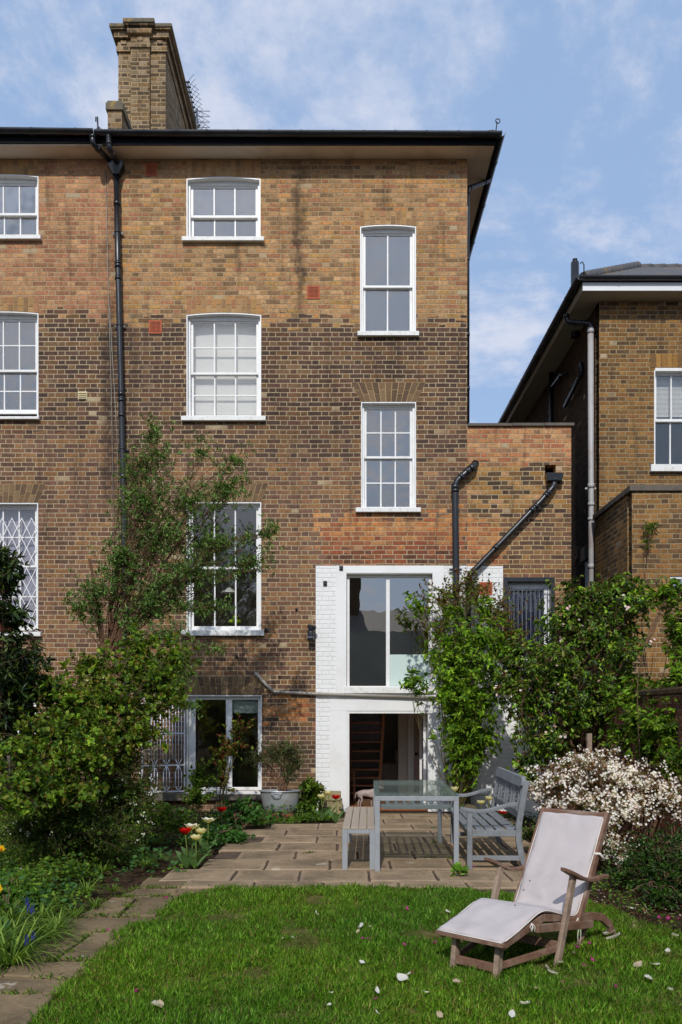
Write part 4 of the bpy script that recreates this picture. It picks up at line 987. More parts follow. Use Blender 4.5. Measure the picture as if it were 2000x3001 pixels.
def slab(mb, pl, top, thick=.05, tone=1.0, gap=.012, seam=.5):
    """an irregular slab; pl = 4 ground corners; inner ring keeps clean stone, the margin carries mortar"""
    c = Vector((sum(p[0] for p in pl)/4, sum(p[1] for p in pl)/4, 0)); P4 = [Vector((p[0], p[1], 0)) for p in pl]
    edge = []
    for i in range(4):
        a, b = P4[i], P4[(i+1) % 4]
        for k in range(5): t = k/5; q = a.lerp(b, t); nrm = Vector((b-a)).cross(Vector((0, 0, 1))).normalized(); edge.append(q-nrm*(gap if True else 0)+nrm*random.uniform(-.005, .005))
    n = len(edge); tilt = (random.uniform(-.006, .006), random.uniform(-.006, .006))
    def zt_(q, dz=0): return top+dz+tilt[0]*(q.x-c.x)+tilt[1]*(q.y-c.y)
    o = [Vector((e.x, e.y, 0)) for e in edge]; ins = []
    for e in o:
        d = (c-e); ins.append(e+d.normalized()*min(.05+random.uniform(0, .03), d.length*.3))
    o2 = [e+(c-e).normalized()*.010 for e in o]
    b = len(mb.v)
    vs = [(e.x, e.y, top-thick) for e in o]+[(e.x, e.y, zt_(e, -.008)) for e in o]+[(e.x, e.y, zt_(e)) for e in o2]+[(e.x, e.y, zt_(e, .0015)) for e in ins]+[(c.x, c.y, zt_(c, .001))]
    fs = [(i, (i+1) % n, n+(i+1) % n, n+i) for i in range(n)]+[(n+i, n+(i+1) % n, 2*n+(i+1) % n, 2*n+i) for i in range(n)]+[(2*n+i, 2*n+(i+1) % n, 3*n+(i+1) % n, 3*n+i) for i in range(n)]
    mb.add(vs, fs, 0, (tone, seam, 0)); 
    for i in range(3*n, 4*n+1): mb.t[b+i] = (tone, 0, 0)
    for i in range(n): mb.f.append((b+3*n+i, b+3*n+(i+1) % n, b+4*n)); mb.mi.append(0); mb.sm.append(False)

patio_poly = [gp(545, 2612), gp(575, 2560), gp(640, 2500), gp(735, 2428), gp(900, 2415), gp(1010, 2406), gp(1018, 2380), gp(1345, 2380), gp(1440, 2400), gp(1560, 2470), gp(1600, 2560), gp(1570, 2625), gp(1200, 2606), gp(800, 2604)]
mb = MB(); yy = 7.56; row = 0
rows_h = [.29, .60, .60, .60, .60, .60, .60, .60, .62, .62, .62]
pw = .625
for h_ in rows_h:
    y0_, y1_ = yy, min(yy+h_, Y0-.01); x = -2.6+(row % 2)*.31+random.uniform(-.05, .05)
    while x < 3.2:
        w_ = pw+random.uniform(-.03, .05); cx_, cy_ = x+w_/2, (y0_+y1_)/2
        if bool(pts_in(patio_poly, np.array(cx_), np.array(cy_))):
            gx_ = random.uniform(.002, .010); slab(mb, [(x+gx_, y0_-.003), (x+w_-gx_, y0_-.003), (x+w_-gx_, y1_+.003), (x+gx_, y1_+.003)], .004+random.uniform(-.004, .005), tone=random.uniform(.84, 1.1), gap=random.uniform(.004, .009), seam=.5)
        x += w_
    yy += h_; row += 1
    if yy > Y0-.1: break
tag(mb.build('patio', M['slab']), kind='structure')
# mortar bed in the joints
mb = MB(); pp = [(p.x, p.y) for p in patio_poly]; mb.add([(x, y, -.014) for x, y in pp], [tuple(range(len(pp)))]); tag(mb.build('patio_bed', simple('joint_mortar_and_soil', C(84, 68, 52), .95, .5, 7, bump=.006, dirt=C(34, 28, 20), dirt_amt=.9, dirt_scale=4)), kind='structure')
# path: rough flags, drawn where they lie
fl = [((395, 2604), (545, 2602), (500, 2626), (345, 2628)), ((430, 2572), (585, 2575), (550, 2600), (400, 2602)), ((330, 2628), (400, 2628), (345, 2682), (232, 2683)), ((408, 2628), (540, 2628), (455, 2683), (356, 2682)),
      ((182, 2690), (470, 2686), (390, 2728), (115, 2735)), ((105, 2738), (262, 2735), (155, 2812), (52, 2815)), ((272, 2734), (400, 2732), (300, 2813), (168, 2812)),
      ((48, 2818), (300, 2816), (225, 2866), (-10, 2856)), ((-40, 2860), (222, 2870), (165, 2912), (-90, 2905)), ((-110, 2910), (160, 2916), (60, 3030), (-260, 3010)), ((-120, 2820), (40, 2818), (-20, 2856), (-200, 2850)),
      ((-300, 3020), (55, 3036), (-10, 3160), (-420, 3150)), ((-460, 3160), (-20, 3165), (-120, 3330), (-640, 3330)), ((500, 2603), (590, 2604), (560, 2626), (508, 2628))]
mb = MB()
for q in fl:
    pl = [gp(*p) for p in (q[3], q[2], q[1], q[0])]
    slab(mb, pl, random.uniform(-.006, .004), tone=random.uniform(.78, 1.05), gap=.004, seam=.5)
tag(mb.build('path', M['flag']), kind='structure')
lawn_px = [(-60, 3200), (95, 3001), (200, 2880), (335, 2745), (430, 2690), (520, 2640), (556, 2612), (700, 2600), (1000, 2603), (1300, 2602), (1575, 2622), (1690, 2640), (1790, 2660), (1880, 2700), (2010, 2740), (2300, 2840), (2600, 3300), (1000, 3600)]
lawn_poly = [gp(*p) for p in lawn_px]
mb = MB(); mb.add([(p.x, p.y, -.012) for p in lawn_poly], [tuple(reversed(range(len(lawn_poly))))])
tag(mb.build('lawn', M['lawn']), kind='structure')

# low close-boarded fence along the other boundary
fe = empty('garden_fence', (-4.35, 9.5, 0), 'low weathered board fence behind the rose thicket', 'fence')
for k in range(5):
    y_ = 5.2+k*2.05; MB().box(-4.40, -4.30, y_-.05, y_+.05, -.1, 1.12).build('post', M['coping'], fe, bevel=.005)
m_ = MB()
for k in range(82): m_.box(-4.372+(k % 2)*.012, -4.36+(k % 2)*.012, 5.26+k*.1, 5.355+k*.1, .02, 1.02+random.uniform(-.01, .01))
m_.build('boards', simple('weathered_fence_board', C(112, 96, 78), .9, .3, 5), fe)
# timber edge and stone blocks by the door
tb = MB(); a = gp(940, 2390); 
tb.box(px(936, 13.3), px(1004, 13.3), 13.3, 13.75, -.02, .20); tb.box(px(940, 13.2), px(1000, 13.2), 13.28, 13.7, .2, .32)
tag(tb.build('stone_block', simple('mossy_stone_block', C(150, 136, 100), .9, .2, 8, bump=.004), bevel=.012), 'pale sawn stone step block beside the open garden door', 'step')
rb = MB(); c_ = gp(1375, 2392)
rb.lathe([(.0, 0), (.10, 0), (.14, .05), (.13, .12), (.08, .17), (0, .18)], (c_.x, c_.y), 12, 1.1, .9)
tag(rb.build('boulder', simple('brown_boulder', C(92, 80, 60), .9, .2, 9, bump=.02, bscale=9)), 'rounded brown boulder at the foot of the green climber', 'stone')

# ------------------------------------------------------------------ furniture
M['grey_paint'] = simple('blue_grey_paint', C(150, 154, 158), .5, .05, 6, bump=.0006, bscale=50, dirt=C(110, 112, 112), dirt_amt=.25, dirt_scale=9)
M['grey_wood'] = simple('worn_grey_paint', C(124, 128, 132), .6, .12, 10, bump=.001, bscale=45, dirt=C(92, 92, 90), dirt_amt=.6, dirt_scale=7)
M['tan_slat'] = simple('taupe_slat', C(168, 152, 134), .55, .04, 8, bump=.0005)
M['teak'] = simple('weathered_teak', C(120, 88, 70), .8, .28, 18, bump=.002, bscale=30, dirt=C(168, 150, 134), dirt_amt=.55, dirt_scale=5)
M['teak_grey'] = simple('silvered_teak', C(150, 128, 110), .85, .3, 16, bump=.003, bscale=40, dirt=C(94, 78, 66), dirt_amt=.6, dirt_scale=9)
M['cushion'] = simple('pale_lilac_canvas', C(186, 177, 175), .9, .04, 5, bump=.003, bscale=7, dirt=C(158, 148, 144), dirt_amt=.4, dirt_scale=3.5)
M['cord'] = simple('white_tape', C(216, 208, 198), .9)

def skew(a, b):
    """ground rectangle frame: origin a (near-left), length direction to b"""
    d = (b-a); L = d.length; d = d.normalized(); s = Vector((d.y, -d.x, 0)); return d, s, L

# glass table (built from its near-left foot; d runs away from the viewer, s to the side)
a = Vector((.325, 8.32, 0)); d, s, L = skew(a, Vector((.385, 10.27, 0))); Wd = .80
tb = empty('glass_table', tuple(a+d*L/2+s*Wd/2), 'blue grey metal garden table with a green tinted glass top', 'table')
def T(i, j, z): return a+d*i+s*j+Vector((0, 0, z))
lg = .047
for (i, j) in ((lg/2, lg/2), (lg/2, Wd-lg/2), (L-lg/2, lg/2), (L-lg/2, Wd-lg/2)):
    m_ = MB(); m_.bar(T(i, j, .0), T(i, j, .682), lg, lg, up=d); m_.build('leg', M['grey_paint'], tb, bevel=.003)
m_ = MB(); zf = .705
m_.bar(T(0, .024, zf), T(L, .024, zf), .048, .044); m_.bar(T(0, Wd-.024, zf), T(L, Wd-.024, zf), .048, .044)
m_.bar(T(.024, .048, zf), T(.024, Wd-.048, zf), .046, .0435); m_.bar(T(L-.024, .048, zf), T(L-.024, Wd-.048, zf), .046, .0435)
m_.build('frame', M['grey_paint'], tb, bevel=.003)
m_ = MB(); m_.add([T(-.004, -.004, .732), T(-.004, Wd+.004, .732), T(L+.004, Wd+.004, .732), T(L+.004, -.004, .732), T(-.004, -.004, .742), T(-.004, Wd+.004, .742), T(L+.004, Wd+.004, .742), T(L+.004, -.004, .742)],
                  [(3, 2, 1, 0), (4, 5, 6, 7), (0, 1, 5, 4), (1, 2, 6, 5), (2, 3, 7, 6), (3, 0, 4, 7)])
m_.build('table_top', M['glass_table'], tb)
m_ = MB()
for (i, j) in ((.02, .02), (.02, Wd-.02), (L-.02, .02), (L-.02, Wd-.02)): m_.tube([T(i, j, .727), T(i, j, .7318)], .012, 10)
m_.build('glass_pad', M['black'], tb)
m_ = MB(); zs = .60; i0, i1, j0, j1 = .34, L-.30, .055, Wd-.055
for i in (i0, i1): m_.bar(T(i, j0, zs), T(i, j1, zs), .05, .03)
for j in (j0+.08, j1-.08): m_.bar(T(i0+.025, j, zs), T(i1-.025, j, zs), .035, .012)
for k in range(1, 6): j = j0+.08+(j1-j0-.16)*k/6; m_.bar(T(i0+.025, j, zs), T(i1-.025, j, zs), .03, .008)
for k in range(1, 5): i = i0+(i1-i0)*k/5; m_.bar(T(i, j0+.08, zs+.0005), T(i, j1-.08, zs+.0005), .02, .006)
for i in (i0, i1):
    for (j, e) in ((j0, .022), (j1, Wd-.022)): m_.bar(T(i, j, zs), T(i, e, zs), .03, .024)
    for (j, e) in ((j0+.0, .024), (j1-.0, Wd-.024)): m_.bar(T(i, e, zs+.012), T(i, e, .684), .02, .02, up=d)
m_.bar(T(i0-.03, j0+.02, zs-.012), T(i0-.03, j1-.02, zs-.012), .012, .035)
m_.build('shelf', M['grey_paint'], tb, bevel=.002)

# backless bench
a = Vector((.012, 8.44, 0)); d, s, L = skew(a, Vector((.072, 10.38, 0))); Wd = .318
bn = empty('slatted_bench', tuple(a+d*L/2+s*Wd/2), 'backless bench with taupe slats on blue grey metal legs', 'bench')
def T(i, j, z): return a+d*i+s*j+Vector((0, 0, z))
lg = .052
for (i, j) in ((lg/2, lg/2), (lg/2, Wd-lg/2), (L-lg/2, lg/2), (L-lg/2, Wd-lg/2)):
    m_ = MB(); m_.bar(T(i, j, 0), T(i, j, .352), lg, lg, up=d); m_.build('leg', M['grey_paint'], bn, bevel=.003)
m_ = MB(); zf = .374
m_.bar(T(0, .026, zf), T(L, .026, zf), .052, .044); m_.bar(T(0, Wd-.026, zf), T(L, Wd-.026, zf), .052, .044); m_.bar(T(.026, .052, zf), T(.026, Wd-.052, zf), .05, .0435); m_.bar(T(L-.026, .052, zf), T(L-.026, Wd-.052, zf), .05, .0435)
m_.build('frame', M['grey_paint'], bn, bevel=.003)
m_ = MB(); n = 4; sw = (Wd+.004)/n
for k in range(n): m_.bar(T(-.004, -.002+sw*(k+.5), .405), T(L+.004, -.002+sw*(k+.5), .405), sw-.007, .016)
m_.build('seat', M['tan_slat'], bn, bevel=.002)

# bench with arms and a lattice back; faces the table
a = Vector((1.225, 8.44, 0)); d, s, L = skew(a, Vector((1.285, 10.2, 0)))
lb = empty('armed_bench', tuple(a+d*L/2+s*.26), 'blue grey wooden bench with curved arms and a lattice back', 'bench')
def T(i, j, z): return a+d*i+s*j+Vector((0, 0, z))
lw = .052; bj = .50       # j of the rear posts at seat height
def post_curve(i):
    return [T(i, bj+.075, .0), T(i, bj+.03, .12), T(i, bj, .28), T(i, bj, .42), T(i, bj+.03, .62), T(i, bj+.075, .865)]
for i in (lw/2, L-lw/2):
    m_ = MB(); m_.bar(T(i, lw/2, 0), T(i, lw/2, .565), lw, lw*.95, up=d); m_.build('leg', M['grey_wood'], lb, bevel=.005)
    m_ = MB(); pc = post_curve(i); prof = [(-.5, -.5), (.5, -.5), (.5, .5), (-.5, .5)]; vs = []
    for p in pc:
        for (u_, v_) in prof: vs.append(p+d*(u_*lw*.9)+s*(v_*lw*1.1))
    fs = [(3, 2, 1, 0), tuple(4*(len(pc)-1)+k for k in range(4))]+[(4*q+k, 4*q+(k+1) % 4, 4*q+4+(k+1) % 4, 4*q+4+k) for q in range(len(pc)-1) for k in range(4)]
    m_.add(vs, fs); m_.build('leg', M['grey_wood'], lb, bevel=.005, fixn=True)
    # arm: long shallow S, broad and rounded in front
    m_ = MB(); vs = []; K = 14
    for k in range(K+1):
        t = k/K; j = -.07+(bj+.01)*t+.04*t; z = .578+.018*math.sin(t*math.pi*2+2.2)+.045*t*t
        w_ = .07*(1-.35*t)*(1 if k else .55)
        for (u_, v_) in ((-.5, -.5), (.5, -.5), (.5, .5), (-.5, .5)): vs.append(T(i+u_*w_, j, z+v_*(.036 if k else .02)))
    fs = [(3, 2, 1, 0), tuple(4*K+k for k in range(4))]+[(4*q+k, 4*q+(k+1) % 4, 4*q+4+(k+1) % 4, 4*q+4+k) for q in range(K) for k in range(4)]
    m_.add(vs, fs); m_.build('arm', M['grey_wood'], lb, bevel=.005, fixn=True)
m_ = MB(); zr = .355
m_.bar(T(lw, .024, zr), T(L-lw, .024, zr), .032, .06); m_.bar(T(lw, bj, zr), T(L-lw, bj, zr), .032, .06)
for i in (.022, L-.022, L/2): m_.bar(T(i, lw if i != L/2 else .04, zr), T(i, bj-.03 if i != L/2 else bj-.02, zr), .034, .06)
for i in (.022, L-.022): m_.bar(T(i, lw, .115), T(i, bj+.01, .115), .03, .045)
m_.build('seat_frame', M['grey_wood'], lb, bevel=.003)
m_ = MB()
for k in range(5): j = .028+k*.098; z = .396-.010*math.sin(math.pi*k/4); m_.bar(T(.03 if k not in (0,) else lw, j, z), T(L-(.03 if k != 0 else lw), j, z), .076, .018)
m_.build('seat', M['grey_wood'], lb, bevel=.003)
# back: rails follow the rear posts' lean
def bp_(i, h, off=0): # point on back plane at height h
    t = (h-.42)/.445; return T(i, bj+.075*max(0, t)**1.0+off, h)
m_ = MB(); K = 30; vs = []
for k in range(K+1):
    t = k/K; i = lw*.2+(L-lw*.4)*t; e = min(t, 1-t)*K; top = .903-(.04 if e < .5 else 0)
    lo = .80+(.02 if e < .5 else 0)
    for (h_, o_) in ((lo, -.05), (lo, -.012), (top, -.005), (top, -.045)): vs.append(T(i, bj+.075*(h_-.42)/.445+o_, h_))
fs = [(3, 2, 1, 0), tuple(4*K+k for k in range(4))]+[(4*q+k, 4*q+(k+1) % 4, 4*q+4+(k+1) % 4, 4*q+4+k) for q in range(K) for k in range(4)]
m_.add(vs, fs); m_.build('top_rail', M['grey_wood'], lb, bevel=.006, fixn=True)
m_ = MB(); m_.bar(bp_(lw*.9, .525), bp_(L-lw*.9, .525), .028, .07); m_.build('lower_rail', M['grey_wood'], lb, bevel=.004)
m_ = MB(); np_ = 4; z0_, z1_ = .56, .80; i = lw
gap = (L-2*lw)/np_
for p_ in range(np_+1):
    for q_ in (-.03, 0, .03):
        ii = lw+gap*p_+q_
        if ii < lw+.012 or ii > L-lw-.012: continue
        m_.bar(bp_(ii, z0_, -.02), bp_(ii, z1_, -.025), .016, .022, up=d)
for p_ in range(np_):
    c0 = lw+gap*p_+.045; c1 = lw+gap*(p_+1)-.045; cc = (c0+c1)/2; hh_ = (z1_-z0_)/3
    for k in range(3):
        za, zb2 = z0_+hh_*k, z0_+hh_*(k+1); zm = (za+zb2)/2
        for (i0_, h0, i1_, h1) in ((cc-.07, zm, cc, zb2), (cc, zb2, cc+.07, zm), (cc+.07, zm, cc, za), (cc, za, cc-.07, zm)):
            m_.bar(bp_(i0_, h0, -.02), bp_(i1_, h1, -.02), .014, .024, up=d)
    for ii in (cc-.078, cc+.078, cc-.1, cc+.1): m_.bar(bp_(ii, z0_, -.022), bp_(ii, z1_, -.027), .014, .016, up=d)
m_.build('lattice', M['grey_wood'], lb)

# steamer chair: local frame u towards the head, v across, fitted to the photograph's ground points
O = Vector((.765, 5.048, 0)); an_ = .756; U = Vector((math.sin(an_), math.cos(an_), 0)); V = Vector((-math.cos(an_), math.sin(an_), 0))
def Q(u, v, z): return O+U*u+V*v+Vector((0, 0, z))
dc = empty('deck_chair', tuple(Q(.6, 0, 0)), 'weathered wooden reclining deck chair standing on the lawn', 'chair')
hw = .225
for sgn in (1, -1):
    m_ = MB(); m_.bar(Q(.02, sgn*.15, -.02), Q(.05, sgn*.15, .19), .032, .05, up=U); m_.build('leg', M['teak_grey'], dc, bevel=.004)
    # long slanting leg that carries the arm
    m_ = MB(); m_.bar(Q(.50, sgn*.262, -.02), Q(.70, sgn*.262, .50), .028, .055, up=U); m_.build('leg', M['teak_grey'], dc, bevel=.006)
    # curved rear foot and seat rail, in one sweep
    m_ = MB(); pts = [(.62, .205), (.80, .215), (1.0, .20), (1.14, .17), (1.26, .10), (1.33, -.01)]; vs = []
    for k, (u_, z_) in enumerate(pts):
        a_ = Vector(pts[min(k+1, len(pts)-1)])-Vector(pts[max(k-1, 0)]); a_.normalize(); nn = Vector((-a_.y, a_.x)); hh_ = .026
        for (sx, sy) in ((-1, -1), (1, -1), (1, 1), (-1, 1)): vs.append(Q(u_+nn.x*hh_*sy, sgn*.225+sx*.014, z_+nn.y*hh_*sy))
    m_.add(vs, [(3, 2, 1, 0), tuple(4*(len(pts)-1)+k for k in range(4))]+[(4*q+k, 4*q+(k+1) % 4, 4*q+4+(k+1) % 4, 4*q+4+k) for q in range(len(pts)-1) for k in range(4)])
    m_.build('rear_foot', M['teak'], dc, bevel=.005, fixn=True)
    m_ = MB(); m_.bar(Q(.30, sgn*.243, .245), Q(.98, sgn*.243, .155), .024, .05); m_.build('side_rail', M['teak'], dc, bevel=.004)
    m_ = MB(); m_.bar(Q(-.02, sgn*.21, .195), Q(.42, sgn*.21, .285), .024, .045); m_.bar(Q(.42, sgn*.212, .285), Q(.88, sgn*.212, .205), .024, .045); m_.build('seat_rail', M['teak'], dc, bevel=.004)
    m_ = MB(); m_.bar(Q(.80, sgn*.236, .17), Q(1.215, sgn*.236, .845), .026, .05, up=U); m_.build('back_rail', M['teak'], dc, bevel=.005)
    # arm: flat board, rounded nose
    m_ = MB(); K = 10; vs = []
    for k in range(K+1):
        t = k/K; u_ = .545+.57*t; z_ = .555-.115*t-.02*math.sin(t*math.pi)*(1)+.012*math.cos(t*6); w_ = [.030, .052, .066, .068, .064, .058, .052, .048, .046, .044, .040][k]
        for (sx, sy) in ((-.5, -.5), (.5, -.5), (.5, .5), (-.5, .5)): vs.append(Q(u_, sgn*(.275)+sx*w_, z_+sy*.022))
    m_.add(vs, [(3, 2, 1, 0), tuple(4*K+k for k in range(4))]+[(4*q+k, 4*q+(k+1) % 4, 4*q+4+(k+1) % 4, 4*q+4+k) for q in range(K) for k in range(4)])
    m_.build('arm', M['teak'], dc, bevel=.004, fixn=True)
    m_ = MB(); m_.tube([Q(.70, sgn*.262, .49), Q(.695, sgn*.268, .53)], .007, 8); m_.build('hinge_pin', M['black_iron'], dc)
m_ = MB(); m_.bar(Q(.028, -.135, .05), Q(.028, .135, .05), .02, .05); m_.build('cross_rail', M['teak'], dc, bevel=.003)
m_ = MB(); m_.bar(Q(-.03, -.235, .205), Q(-.03, .235, .205), .035, .022); m_.build('cross_rail', M['teak'], dc, bevel=.003)
m_ = MB(); m_.bar(Q(.545, -.25, .10), Q(.545, .25, .10), .02, .05); m_.build('cross_rail', M['teak'], dc, bevel=.003)
m_ = MB(); m_.bar(Q(.98, -.21, .17), Q(.98, .21, .17), .02, .045); m_.build('cross_rail', M['teak'], dc, bevel=.003)
m_ = MB(); m_.bar(Q(1.21, -.222, .835), Q(1.21, .222, .835), .024, .06, up=U); m_.build('cross_rail', M['teak'], dc, bevel=.003)
m_ = MB(); m_.bar(Q(.05, .15, .06), Q(.52, .25, .09), .018, .04); m_.build('cross_rail', M['teak'], dc, bevel=.003)
m_ = MB(); m_.bar(Q(.05, -.15, .06), Q(.52, -.25, .09), .018, .04); m_.build('cross_rail', M['teak'], dc, bevel=.003)
m_ = MB(); m_.bar(Q(.90, -.19, .02), Q(1.02, -.19, .14), .02, .03); m_.build('cross_rail', M['teak'], dc, bevel=.003)
m_ = MB()
for k in range(11): u_ = .02+k*.075; z_ = .205+(u_+.02)*.2 if u_ < .42 else .29-(u_-.42)*.17; m_.bar(Q(u_, -.198, z_+.008), Q(u_, .198, z_+.008), .045, .010)
for k in range(10): t = k/10+.08; m_.bar(Q(.80+.415*t+.0, -.222, .17+.675*t), Q(.80+.415*t, .222, .17+.675*t), .012, .04, up=U)
m_.build('slat', M['teak'], dc)
# cushion: one padded surface, separate thing lying on the chair
cu = MB(); prof = [(-.035, .222), (.10, .252), (.22, .288), (.33, .322), (.42, .328), (.52, .305), (.64, .268), (.74, .246), (.80, .245), (.835, .275), (.87, .33), (.93, .43), (1.0, .545), (1.08, .675), (1.15, .785), (1.175, .825)]
from itertools import product
def spl(pts, n):
    pts = np.array(pts); t = np.linspace(0, len(pts)-1, n); i = np.clip(t.astype(int), 0, len(pts)-2); f = (t-i)[:, None]
    p0 = pts[np.clip(i-1, 0, len(pts)-1)]; p1 = pts[i]; p2 = pts[i+1]; p3 = pts[np.clip(i+2, 0, len(pts)-1)]
    return .5*((2*p1)+(-p0+p2)*f+(2*p0-5*p1+4*p2-p3)*f**2+(-p0+3*p1-3*p2+p3)*f**3)
pr = spl(prof, 64); NV = 26; vs = []; th = .034
for k in range(64):
    a_ = pr[min(k+1, 63)]-pr[max(k-1, 0)]; a_ = a_/np.linalg.norm(a_); nn = np.array([-a_[1], a_[0]])
    for side in (1, -1):
        for j in range(NV):
            t = j/(NV-1)*2-1; v_ = t*(hw+.004*math.sin(k*.45))
            e = max(0, 1-abs(t)**10)**.5; ee = min(1, min(k, 63-k)/1.6)**.5
            crease = -.004*math.exp(-((k-22)/1.5)**2)
            bul = th*.5*(.25+.75*e*ee)+(.009*mn.noise(Vector((k*.17, t*2.2, 3)))+.005*mn.noise(Vector((k*.55, t*3, 9)))+crease if side > 0 else 0)
            q_ = pr[k]+nn*(bul*side)
            vs.append(Q(q_[0], v_, q_[1]))
fs = []
for k in range(63):
    for j in range(NV-1):
        b0 = k*2*NV+j; b1 = (k+1)*2*NV+j; fs.append((b0, b1, b1+1, b0+1)); fs.append((b0+NV, b0+NV+1, b1+NV+1, b1+NV))
    for j, rv in ((0, 0), (NV-1, 1)):
        b0 = k*2*NV+j; b1 = (k+1)*2*NV+j; fs.append((b0, b0+NV, b1+NV, b1) if not rv else (b0, b1, b1+NV, b0+NV))
for k in (0, 63):
    for j in range(NV-1): b0 = k*2*NV+j; fs.append((b0, b0+1, b0+NV+1, b0+NV))
cu.add(vs, fs, 0, smooth=True)
ce = empty('cushion', tuple(Q(.6, 0, .25)), 'pale lilac canvas cushion tied along the reclining deck chair', 'cushion')
cb = cu.build('pad', M['cushion'], ce, fixn=True)
m_ = MB()
for sgn in (-1, 1):
    m_.tube([Q(k_[0], sgn*(hw+.003), k_[1]) for k_ in pr[1:-1:2]], .0035, 6)
m_.tube([Q(-.045, v_, .222) for v_ in np.linspace(-hw, hw, 8)], .0035, 6); m_.build('piping', M['cord'], ce)
m_ = MB()
c = Q(1.03, -hw-.006, .60); m_.tube([c, c+U*.02-V*.03, c+U*.06-V*.036+Vector((0, 0, -.03)), c+U*.085-V*.01+Vector((0, 0, -.05))], .009, 6)
for (u_, z_, l_) in ((.80, .225, .17), (.25, .285, .05)):
    c = Q(u_, -hw-.015, z_)
    for k in (-1, 1): m_.tube([c, c+U*.012*k-V*.012+Vector((0, 0, -l_*.35)), c+U*.02*k-V*.01+Vector((0, 0, -l_*.6)), c+U*.014*k-V*.008+Vector((0, 0, -l_))], .003, 5)
    m_.tube([c, c+U*.02+Vector((0, 0, -.02)), c+Vector((0, 0, -.045)), c-U*.02+Vector((0, 0, -.02)), c], .003, 5)
m_.build('tie', M['cord'], ce)
m_ = MB()
for (k, v_) in ((44, .16), (41, .185), (14, -.06), (30, .2)):
    p = Q(pr[k][0], v_, pr[k][1]+.014)+Vector((-.004, -.008, .006)); m_.tube([p, p+Vector((0, -.004, .003))], .004, 8)
m_.build('button', M['black_iron'], ce)

# galvanised tub
TY = 12.75; tc_ = Vector((px(822, TY), TY, 0)); zt0, zt1 = pz(2378, TY), pz(2318, TY)
tu = empty('metal_tub', (tc_.x, tc_.y, zt0), 'dented oval galvanised tub used as a planter by the brick wall', 'tub')
m_ = MB(); m_.lathe([(0, zt0), (.20, zt0), (.215, zt0+.01), (.235, zt0+.12), (.262, zt1-.035), (.262, zt1-.012), (.285, zt1-.004), (.288, zt1+.008), (.276, zt1+.008), (.25, zt1-.03), (.22, zt0+.05)], (tc_.x, tc_.y), 40, 1.12, .72)
M['galv'] = simple('galvanised_steel', C(178, 180, 184), .42, .16, 7, metal=.55, bump=.012, bscale=5, dirt=C(150, 136, 112), dirt_amt=.5, dirt_scale=5)
m_.build('bucket', M['galv'], tu)
m_ = MB()
for (s_) in (0,):
    hx_, hy_ = tc_.x-.04, tc_.y-.262*.72-.02; m_.tube([(hx_-.06, hy_, zt1-.03), (hx_-.055, hy_-.03, zt1-.045), (hx_, hy_-.035, zt1-.06), (hx_+.055, hy_-.03, zt1-.045), (hx_+.06, hy_, zt1-.03)], .008, 6)
    m_.box(hx_-.08, hx_+.08, hy_-.004, hy_+.02, zt1-.035, zt1-.015)
m_.build('handle', M['galv'], tu)
m_ = MB(); m_.lathe([(0, zt1-.04), (.255, zt1-.04)], (tc_.x, tc_.y), 24, 1.1, .7); m_.build('soil', M['soil'], tu)
m_ = MB(); m_.box(tc_.x-.2, tc_.x-.02, tc_.y-.14, tc_.y+.12, -.02, zt0-.001); m_.box(tc_.x+.03, tc_.x+.2, tc_.y-.14, tc_.y+.12, -.02, zt0-.001)
tag(m_.build('brick', M['brick_red'], bevel=.005), 'red brick feet tucked under the oval metal tub', 'brick')

# steel security gate swung open against the wall
ge = empty('security_gate', (px(548), Y0-.1, pz(2330)), 'silver steel security gate folded open against the bricks', 'gate')
M['steel'] = simple('silver_painted_steel', C(220, 222, 228), .4, .08, 10, spec=.6)
m_ = MB(); gx1 = px(543); gy1 = Y0-.06; gl = .66; gan = R(198); gd = Vector((math.cos(gan), math.sin(gan), 0)); gz1, gz0 = pz(2046), pz(2318); HH = gz1-gz0
def G(t, z): return Vector((gx1, gy1, 0))+gd*t+Vector((0, 0, z))
def rod(a_, b_, r_=.0085): m_.tube([a_, b_], r_, 6)
for z in (gz1, gz0+HH*.62, gz0+HH*.28, gz0): m_.bar(G(0, z), G(gl, z), .012, .022)
for t in (0, gl): m_.bar(G(t, gz0), G(t, gz1), .022, .022, up=gd)
n = 14
for k in range(1, n):
    t = gl*k/n
    rod(G(t, gz0+HH*.28) if k % 4 == 2 else G(t, gz0+HH*.34), G(t, gz1))
for k in range(2, n, 4):
    t = gl*k/n; w_ = gl/n
    rod(G(t, gz0), G(t, gz0+HH*.28))
    for sg in (-1, 1):
        for (z0_, z1_, t0_, t1_) in ((0, .05, 0, 1), (.05, .21, 1, 1), (.21, .28, 1, 0), (.28, .34, 0, 1)): rod(G(t+sg*w_*t0_, gz0+HH*z0_), G(t+sg*w_*t1_, gz0+HH*z1_))
m_.build('bars', M['steel'], ge)
m_ = MB(); m_.box(px(430), px(546), Y0-.17, Y0-.001, pz(2345), pz(2323)); m_.box(px(546), px(775), Y0-.09, Y0-.001, pz(2345), pz(2327))
tag(m_.build('stone_ledge', M['coping'], bevel=.01), 'weathered stone ledge under the garden level window', 'ledge')

